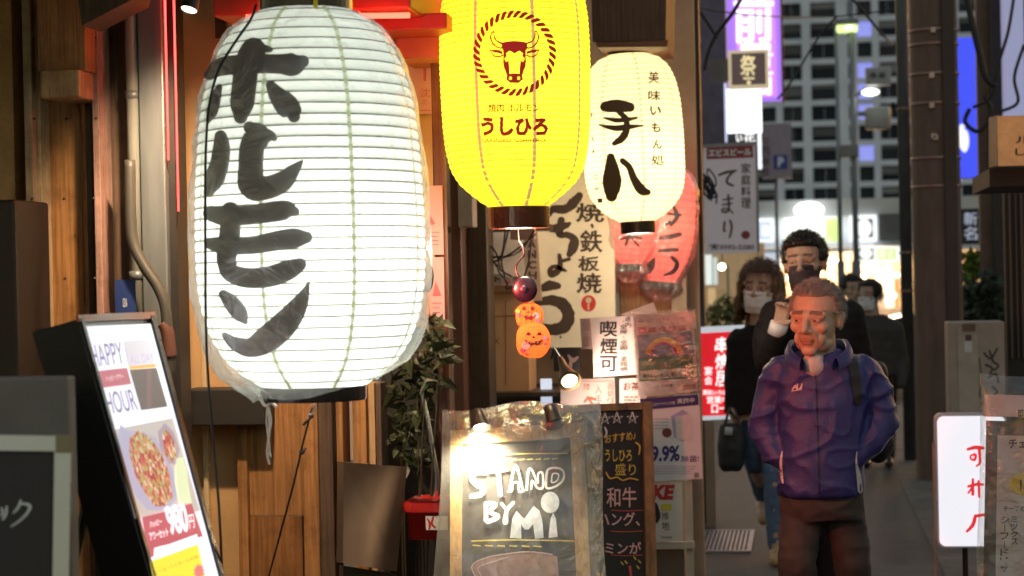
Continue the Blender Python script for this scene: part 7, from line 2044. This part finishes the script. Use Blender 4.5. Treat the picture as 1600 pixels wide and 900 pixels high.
def jf(v, n):
    a = folds(.008, 4.5, (1.3, 1.3, .8), 3)(v, n)
    q = Vector((v.x * 5 + v.z * 3.2, v.y * 4, v.z * 7 - v.x * 4))
    a += .011 * (1 - min(1, abs(noise.noise(q)) * 3.2)) ** 2 - .003
    q = Vector((v.x * 9 - v.z * 6, v.y * 8, v.z * 11 + v.x * 6)) + Vector((5, 1, 2))
    a += .006 * (1 - min(1, abs(noise.noise(q)) * 3.2)) ** 2
    side = min(1, max(0, (abs(v.x - Q(1284, 600).x) - .10) / .08))
    return a * (.6 + .35 * side)
jacket = fuse('jacket', m, .0065, jm, om, 5, jf)
JP = bvh_proj([jacket])
# hem band, collar, shirt
m = MB(); ringloft(m, [(Q(1282, 764, .05), 64.5 * u, .138), (Q(1282, 773, .05), 63.5 * u, .136)]); m.build('hem', jm, jacket, True)
col_ = []; cf = []
n = 36
for i in range(n + 1):
    a = math.radians(-156 + 312 * i / n); fr_ = abs(-156 + 312 * i / n) / 156
    for j, (dz_, dr, dy) in enumerate(((-.012, .012, 0), (.022, .014, 0), (.045, .010, .0), (.046, .020, 0), (.018, .030, 0), (-.010, .030, 0))):
        open_ = max(0, fr_ - .55) / .45
        rx = (.080 + dr) * (1 + .22 * open_); ry = (.082 + dr) * (1 - .02 * open_)
        zc = Q(1282, 551, .05).z + dz_ * (1 - .25 * open_) - .050 * open_ ** 1.3
        col_.append(Vector((Q(1279, 541).x + rx * math.sin(a) * (1 + .25 * open_ * (j > 1)), Y0 + .05 + ry * math.cos(a) - (.05 * open_), zc)))
for i in range(n):
    for j in range(5): a_ = i * 6 + j; cf.append((a_, a_ + 1, a_ + 7, a_ + 6))
mk('collar', col_, cf, jm, jacket, True)
m = MB(); m.ball(Q(1272, 570, -.032), (.045, .042, .050), 18, 12)
shirt = fuse('shirt', m, .006, mat('white_tee', (.62, .56, .54), .8, var=.1), om, 3, folds(.004, 22, seed=1))
k = Ink(JP, .003, 91); k.stroke([(1272, 577, 2.2), (1275, 600, 2.0), (1277, 660, 2.0), (1279, 720, 2.0), (1280, 770, 2.4)], rough=0, sub=14); k.build('zip', mat('zip_dark', (.012, .012, .03), .35), jacket)
MB().ball(JP(1272, 577, .006), .006, 10, 8).build('zip_pull', steel, jacket, True)
k = Ink(JP, .004, 92)
for s_ in ([(1238, 609, 1.6), (1243, 602, 1.8), (1245, 609, 1.8)], [(1240, 606, 1.2), (1246, 605, 1.2)], [(1246, 600, 1.8), (1246, 609, 1.8), (1249, 607, 1.6)], [(1250, 608, 1.5), (1251, 604, 1.5)], [(1253, 600, 1.8), (1252, 608, 1.8)], [(1237, 611, 1.0), (1253, 609, 1.0)]): k.stroke(s_, rough=.1)
k.build('chest_logo', ink('logo_pale', (.72, .55, .55)), jacket)
k = Ink(JP, .004, 93); k.stroke([(1222, 706, 2), (1220, 722, 4), (1221, 740, 4), (1223, 754, 3)], rough=0, sub=10); k.build('piping', ink('piping_pale', (.66, .56, .54)), jacket); k = Ink(JP, .004, 95); k.stroke([(1339, 706, 1.5), (1338, 722, 3), (1342, 745, 7), (1344, 766, 8)], rough=0, sub=10); k.build('piping', ink('piping_pale', (.66, .56, .54)), jacket)
k = Ink(JP, .009, 94); k.stroke([(1329, 528, 12), (1331, 545, 14), (1334, 570, 15), (1338, 600, 14), (1341, 628, 11)], rough=0, sub=12); st = k.build('bag_strap', mat('strap_black', (.022, .02, .02), .6), om)
m = MB(); m.box(Q(1305, 650).x, Q(1392, 650).x, Y0 + .16, Y0 + .30, Q(1340, 722).z, Q(1340, 570).z, .03); m.ball(Q(1372, 690, .17), (.06, .07, .08), 16, 10)
pack = fuse('backpack', m, .01, mat('pack_black', (.015, .014, .015), .6, var=.3), om, 4, folds(.006, 10)); 
tr = mat('trousers_brown_black', (.042, .030, .026), .75, var=.2, vscale=20, bump=.2, bscale=250)
m = MB()
ringloft(m, [(Q(1284, 745, .05), .142, .12), (Q(1284, 785, .05), .150, .125), (Q(1286, 810, .05), .150, .12)])
chain(m, [Q(1256, 790, .05), Q(1249, 835, .0), Q(1247, 885, -.06), Q(1249, 960, -.02), Q(1248, 1095, .03)], [34 * u, 32 * u, 29 * u, 26 * u, 24 * u])
chain(m, [Q(1314, 790, .05), Q(1324, 835, .05), Q(1331, 885, .03), Q(1337, 960, .1), Q(1338, 1095, .2)], [35 * u, 32 * u, 28 * u, 26 * u, 24 * u])
fuse('trousers', m, .007, tr, om, 4, folds(.008, 6, (1, 1, 2.0), 5))
for pts in (lk, rk):
    m = MB(); h_ = Q(pts[2][0], 1112, pts[2][2] + .05); h_.z = .005; shoe(m, h_, Vector((0, -1, 0)), .27); fuse('shoe', m, .008, mat('shoe_dark', (.03, .02, .015), .5), om, 3)

# ---------------------------------------------------------------- man in the dark suit behind him
Y0 = 9.6; u = Y0 / F
sm_ = thing('person', 'person in a dark suit and black face mask raising one hand', 'person', Vector((Q(1272, 600).x, Y0, 0)))
hd = Head(Q(1260, 456, .02), 91 * u, yaw=-10, pitch=-2, tilt=-3)
m = MB(); hd.flesh(m); m.cap(hd.w(0, .012, .06), Q(1266, 490, .03), .060, .07)
ringloft(m, [(Q(1268, 480, .05), .12, .08), (Q(1270, 520, .05), .17, .10), (Q(1272, 640, .05), .14, .10), (Q(1272, 700, .05), .14, .10)])
sh_l = Q(1212, 492, .05); el = Q(1196, 560, .0); wr_ = Q(1216, 512, -.14)
chain(m, [sh_l, el, wr_], [.05, .04, .028]); hand(m, wr_, (Q(1228, 470, -.16) - wr_), Vector((1, -.3, .2)), Vector((.7, -.6, 0)), 1.05, .9)
chain(m, [Q(1325, 492, .05), Q(1345, 590, .08), Q(1345, 670, .02)], [.05, .04, .03]); hand(m, Q(1345, 670, .02), Vector((0, -.1, -1)), Vector((-1, 0, 0)), Vector((-1, 0, 0)), 1.0, .4)
gy = 425 + 1.6 * F / Y0
for x, dy in ((1252, 0.0), (1288, .12)):
    chain(m, [Q(x, 690, .05), Q(x, 810, dy - .04), Q(x, gy - 18, dy)], [.08, .055, .04])
    h_ = Q(x, gy, dy + .04); h_.z = 0; shoe(m, h_, Vector((0, -1, 0)))
fuse('body', m, .0050, skin2, sm_, 5, None, hd.colfn(False, (.30, .25, .23)))
hd.eyes(sm_, squint=.55)
def shortmask(p):
    if p.z > .182 + .25 * max(0, -p.y - .06): return True
    if p.y > -.035 and p.z > .118 - .2 * p.y: return True
    return p.y > .03 and p.z > .055
hd.hair(sm_, shortmask, hair_black, 3600, .026, 5, lift=.010, down=-.1, spread=.28, w=.0010, out=.22, back=.3)
hd.mask(sm_, mat('mask_charcoal', (.05, .035, .045), .8))
suit = mat('suit_black', (.010, .009, .010), .75, var=.2, spec=.2)
m = MB()
ringloft(m, [(Q(1266, 462, .06), .09, .08), (Q(1268, 474, .06), .19, .105), (Q(1270, 492, .06), .225, .13), (Q(1272, 560, .06), .21, .145), (Q(1272, 640, .06), .19, .14), (Q(1272, 700, .06), .20, .15), (Q(1272, 720, .06), .20, .15)])
chain(m, [Q(1212, 492, .06), Q(1197, 530, .03), Q(1198, 566, -.02), Q(1214, 524, -.12)], [.075, .066, .062, .05])
chain(m, [Q(1327, 492, .06), Q(1348, 580, .09), Q(1346, 665, .03)], [.075, .065, .05])
sj = fuse('suit_jacket', m, .009, suit, sm_, 4, folds(.008, 6, (1, 1, 1.5), 2))
m = MB(); m.tube([Q(1213, 522, -.13), Q(1218, 505, -.145)], .043, 18); m.build('cuff', mat('shirt_white', (.75, .73, .74), .7), sj, True)
m = MB(); m.ball(Q(1262, 478, -.05), (.075, .045, .10), 16, 12); m.build('shirt', MATS['shirt_white'], sm_, True)
m = MB(); 
for x, dy in ((1252, 0.0), (1288, .12)): chain(m, [Q(x, 700, .06), Q(x, 810, dy - .02), Q(x, gy - 22, dy + .02)], [.105, .08, .06])
fuse('trousers', m, .011, suit, sm_, 3, folds(.006, 7))
for x, dy in ((1252, 0.0), (1288, .12)):
    m = MB(); h_ = Q(x, gy, dy + .06); h_.z = .005; shoe(m, h_, Vector((0, -1, 0)), .30); fuse('shoe', m, .008, mat('shoe_black', (.012, .011, .012), .3), sm_, 3)

# ---------------------------------------------------------------- woman in the dark coat
Y0 = 11.2; u = Y0 / F
wo = thing('person', 'person in a dark coat, jeans and white mask carrying a tote bag', 'person', Vector((Q(1178, 600).x, Y0, 0)))
hd = Head(Q(1186, 489, .02), 80 * u, yaw=-14, pitch=2, tilt=5)
m = MB(); hd.flesh(m, slim=.94); m.cap(hd.w(0, .012, .06), Q(1188, 525, .03), .058, .06)
ringloft(m, [(Q(1188, 515, .04), .10, .08), (Q(1186, 545, .04), .14, .09), (Q(1182, 620, .04), .12, .09), (Q(1182, 655, .04), .14, .10)])
chain(m, [Q(1154, 528, .04), Q(1148, 585, .05), Q(1143, 632, -.02)], [.045, .035, .025]); hand(m, Q(1143, 630, -.02), Vector((0, -.1, -1)), Vector((0, -1, .1)), Vector((1, 0, 0)), .95, .95)
chain(m, [Q(1216, 528, .04), Q(1226, 590, .05), Q(1226, 640, .02)], [.045, .035, .025]); hand(m, Q(1226, 640, .02), Vector((0, -.1, -1)), Vector((0, -1, .1)), Vector((-1, 0, 0)), .95, .6)
gy = 425 + 1.6 * F / Y0
legA = [(1176, 650, .04), (1184, 735, .08), (1193, 775, .45)]     # trailing leg, heel lifted
legB = [(1206, 650, .04), (1212, 745, -.12), (1214, gy - 16, -.15)]
for lg in (legA, legB): chain(m, [Q(*p) for p in lg], [.075, .05, .035])
shoe(m, Q(1192, 784, .46) - Vector((0, 0, .045)), Vector((.0, -.9, -.25)), .2); h_ = Q(1214, gy, -.12); h_.z = 0; shoe(m, h_, Vector((0, -1, 0)), .22)
fuse('body', m, .0050, skin2, wo, 5, None, hd.colfn(False, (.3, .22, .18)))
hd.eyes(wo, squint=.8)
def longmask(p):
    if p.z > .192 + .25 * max(0, -p.y - .06): return True
    if p.y > -.045 and p.z > .06: return True
    return p.y > .0
hd.hair(wo, longmask, hair_brown, 2600, .05, 7, lift=.009, down=.9, spread=.22, curl=.006, w=.0012, out=.12, back=.2)
m = MB()
rng = random.Random(8)
for i in range(26):
    sx = -1 if i % 2 else 1
    a = rng.uniform(-.035, .08); p = [(sx * (.070 + rng.uniform(0, .012)), a, .17)]
    for j in range(1, 6): p.append((sx * (.076 + .010 * math.sin(j * 1.1 + i) + rng.uniform(-.004, .008) + .004 * j), a + .015 * math.cos(j * 1.3 + i), .17 - j * .042))
    if a < -.01: p = p[:5]
    for j in range(len(p) - 1): hd.cap(m, p[j], p[j + 1], .012 - .001 * j, .011 - .001 * j)
for i in range(10):
    x = -.06 + .12 * i / 9
    for j in range(5): hd.cap(m, (x, .09 + .01 * math.sin(j + i), .17 - j * .05), (x * 1.05, .09 + .01 * math.sin(j + 1 + i), .12 - j * .05), .024, .022)
fuse('hair_lengths', m, .005, hair_brown, wo, 2, folds(.006, 40, (1, 1, .5), 4))
hd.mask(wo, mat('mask_white', (.86, .86, .90), .8))
coat = mat('coat_black', (.014, .011, .012), .8, var=.2, spec=.2)
m = MB()
ringloft(m, [(Q(1188, 508, .05), .07, .07), (Q(1187, 518, .05), .15, .10), (Q(1186, 530, .05), .19, .115), (Q(1182, 580, .05), .165, .125), (Q(1178, 625, .05), .165, .135), (Q(1178, 645, .05), .17, .14)])
chain(m, [Q(1155, 530, .05), Q(1148, 580, .06), Q(1144, 622, .0)], [.062, .056, .046]); chain(m, [Q(1216, 530, .05), Q(1227, 585, .06), Q(1227, 632, .02)], [.062, .056, .046])
ct_ = fuse('coat', m, .009, coat, wo, 4, folds(.009, 6, (1, 1, 1.4), 6))
m = MB(); m.ball(Q(1192, 522, -.065), (.045, .035, .11), 14, 10); m.build('top', mat('top_white', (.62, .56, .60), .8), wo, True)
m = MB(); chain(m, [Q(1176, 645, .04), Q(1183, 720, .06), Q(1194, 772, .42)], [.095, .075, .058]); chain(m, [Q(1206, 645, .04), Q(1212, 745, -.10), Q(1214, gy - 20, -.13)], [.095, .07, .055])
fuse('jeans', m, .010, mat('denim_blue', (.075, .13, .24), .8, var=.25, vscale=12), wo, 3, folds(.007, 8, (1, 1, 1.6)))
for hp_, fw in ((Q(1193, 786, .46) - Vector((0, 0, .05)), Vector((0, -.9, -.25))), (h_ + Vector((0, 0, .005)), Vector((0, -1, 0)))):
    m = MB(); shoe(m, hp_, fw, .235); fuse('shoe', m, .008, mat('shoe_tan', (.40, .26, .12), .6), wo, 2)
tb = thing('tote_bag', 'dark navy tote bag held by the person in the dark coat', 'bag', Q(1143, 735, -.06))
m = MB(); bm_ = []
for i, (y, hw, dp) in enumerate(((662, 17, .05), (672, 20, .065), (700, 22, .075), (725, 20, .07), (735, 15, .05))): bm_.append((Q(1143, y, -.06), hw * u, dp))
ringloft(m, bm_); fuse('bag_body', m, .008, mat('tote_navy', (.02, .022, .032), .6, var=.3), tb, 3, folds(.006, 9))
m = MB()
for s_ in (-1, 1): m.tube(smooth_path([Q(1143 - 12, 668, -.06 + s_ * .05), Q(1138, 645, -.05 + s_ * .03), Q(1143, 636, -.05), Q(1150, 645, -.05 + s_ * .03), Q(1143 + 13, 668, -.06 + s_ * .05)]), .008, 8)
m.build('handle', mat('tote_handle', (.07, .04, .035), .6), tb, True)
MB().tube([Q(1138, 680, -.14), Q(1139, 668, -.13)], .022, 12).build('charm', mat('charm_white', (.6, .6, .58), .5), tb, True)

# ---------------------------------------------------------------- two people far back
for (px, top, hh, Yf, lab, jc, masked, x_lo) in ((1360, 437, 47, 16.5, 'person in a grey jacket and white mask far behind the dark suit', (.05, .04, .038), True, 0), (1334, 428, 46, 18.5, 'person in dark clothes almost hidden behind the dark suit', (.02, .02, .022), False, 0)):
    Y0 = Yf; u = Y0 / F
    fp = thing('person', lab, 'person', Vector((Q(px, 500).x, Y0, 0)))
    hd = Head(Q(px - 1, top + hh + 1, .02), (hh) * u, yaw=-35 if masked else 20)
    m = MB(); hd.flesh(m); m.cap(hd.w(0, .012, .06), Q(px + 3, top + hh + 14, .03), .058, .065)
    gy = 425 + 1.6 * F / Y0
    def at_(dx, z, dy=0): return Vector((Q(px + 6, 500).x + dx, Y0 + dy, z))
    zs_ = Q(px, top + hh + 12).z
    ringloft(m, [(at_(0, zs_ - .02, .03), .12, .08), (at_(0, zs_ - .15, .03), .15, .1), (at_(0, .85, .03), .13, .09), (at_(0, .75, .03), .13, .1)])
    for s_ in (-1, 1):
        chain(m, [at_(s_ * .17, zs_ - .08, .03), at_(s_ * .21, zs_ - .35, .05), at_(s_ * .2, zs_ - .58, -.02)], [.045, .036, .026]); hand(m, at_(s_ * .2, zs_ - .58, -.02), Vector((0, -.1, -1)), Vector((0, -1, 0)), Vector((-s_, 0, 0)), .95, .5)
        chain(m, [at_(s_ * .08, .78, .03), at_(s_ * .09, .42, -.02), at_(s_ * .09, .06, .03)], [.08, .055, .04]); shoe(m, at_(s_ * .09, 0, .08), Vector((0, -1, 0)))
    fuse('body', m, .009, skin2, fp, 2, None, hd.colfn(False, (.2, .15, .13)))
    hd.eyes(fp)
    hd.hair(fp, shortmask if not masked else longmask, hair_black, 700, .04, 9, lift=.010, down=.6, spread=.22, w=.002, out=.15)
    if masked: hd.mask(fp, MATS['mask_white'])
    jk = mat('far_jacket_%d' % px, jc, .7, var=.2)
    m = MB(); ringloft(m, [(at_(0, zs_ + .02, .04), .08, .075), (at_(0, zs_ - .03, .04), .18, .1), (at_(0, zs_ - .10, .04), .21, .125), (at_(0, zs_ - .35, .04), .19, .13), (at_(0, .74, .04), .18, .14)])
    for s_ in (-1, 1): chain(m, [at_(s_ * .17, zs_ - .10, .04), at_(s_ * .215, zs_ - .35, .06), at_(s_ * .205, zs_ - .55, -.01)], [.07, .06, .048])
    fuse('jacket', m, .012, jk, fp, 3, folds(.008, 6))
    m = MB()
    for s_ in (-1, 1): chain(m, [at_(s_ * .085, .80, .04), at_(s_ * .09, .42, -.0), at_(s_ * .09, .08, .04)], [.10, .075, .06])
    fuse('trousers', m, .013, mat('far_trousers', (.02, .018, .018), .7), fp, 3)
    for s_ in (-1, 1):
        m = MB(); shoe(m, at_(s_ * .09, .004, .10), Vector((0, -1, 0)), .29); fuse('shoe', m, .01, MATS['shoe_black'], fp, 2)
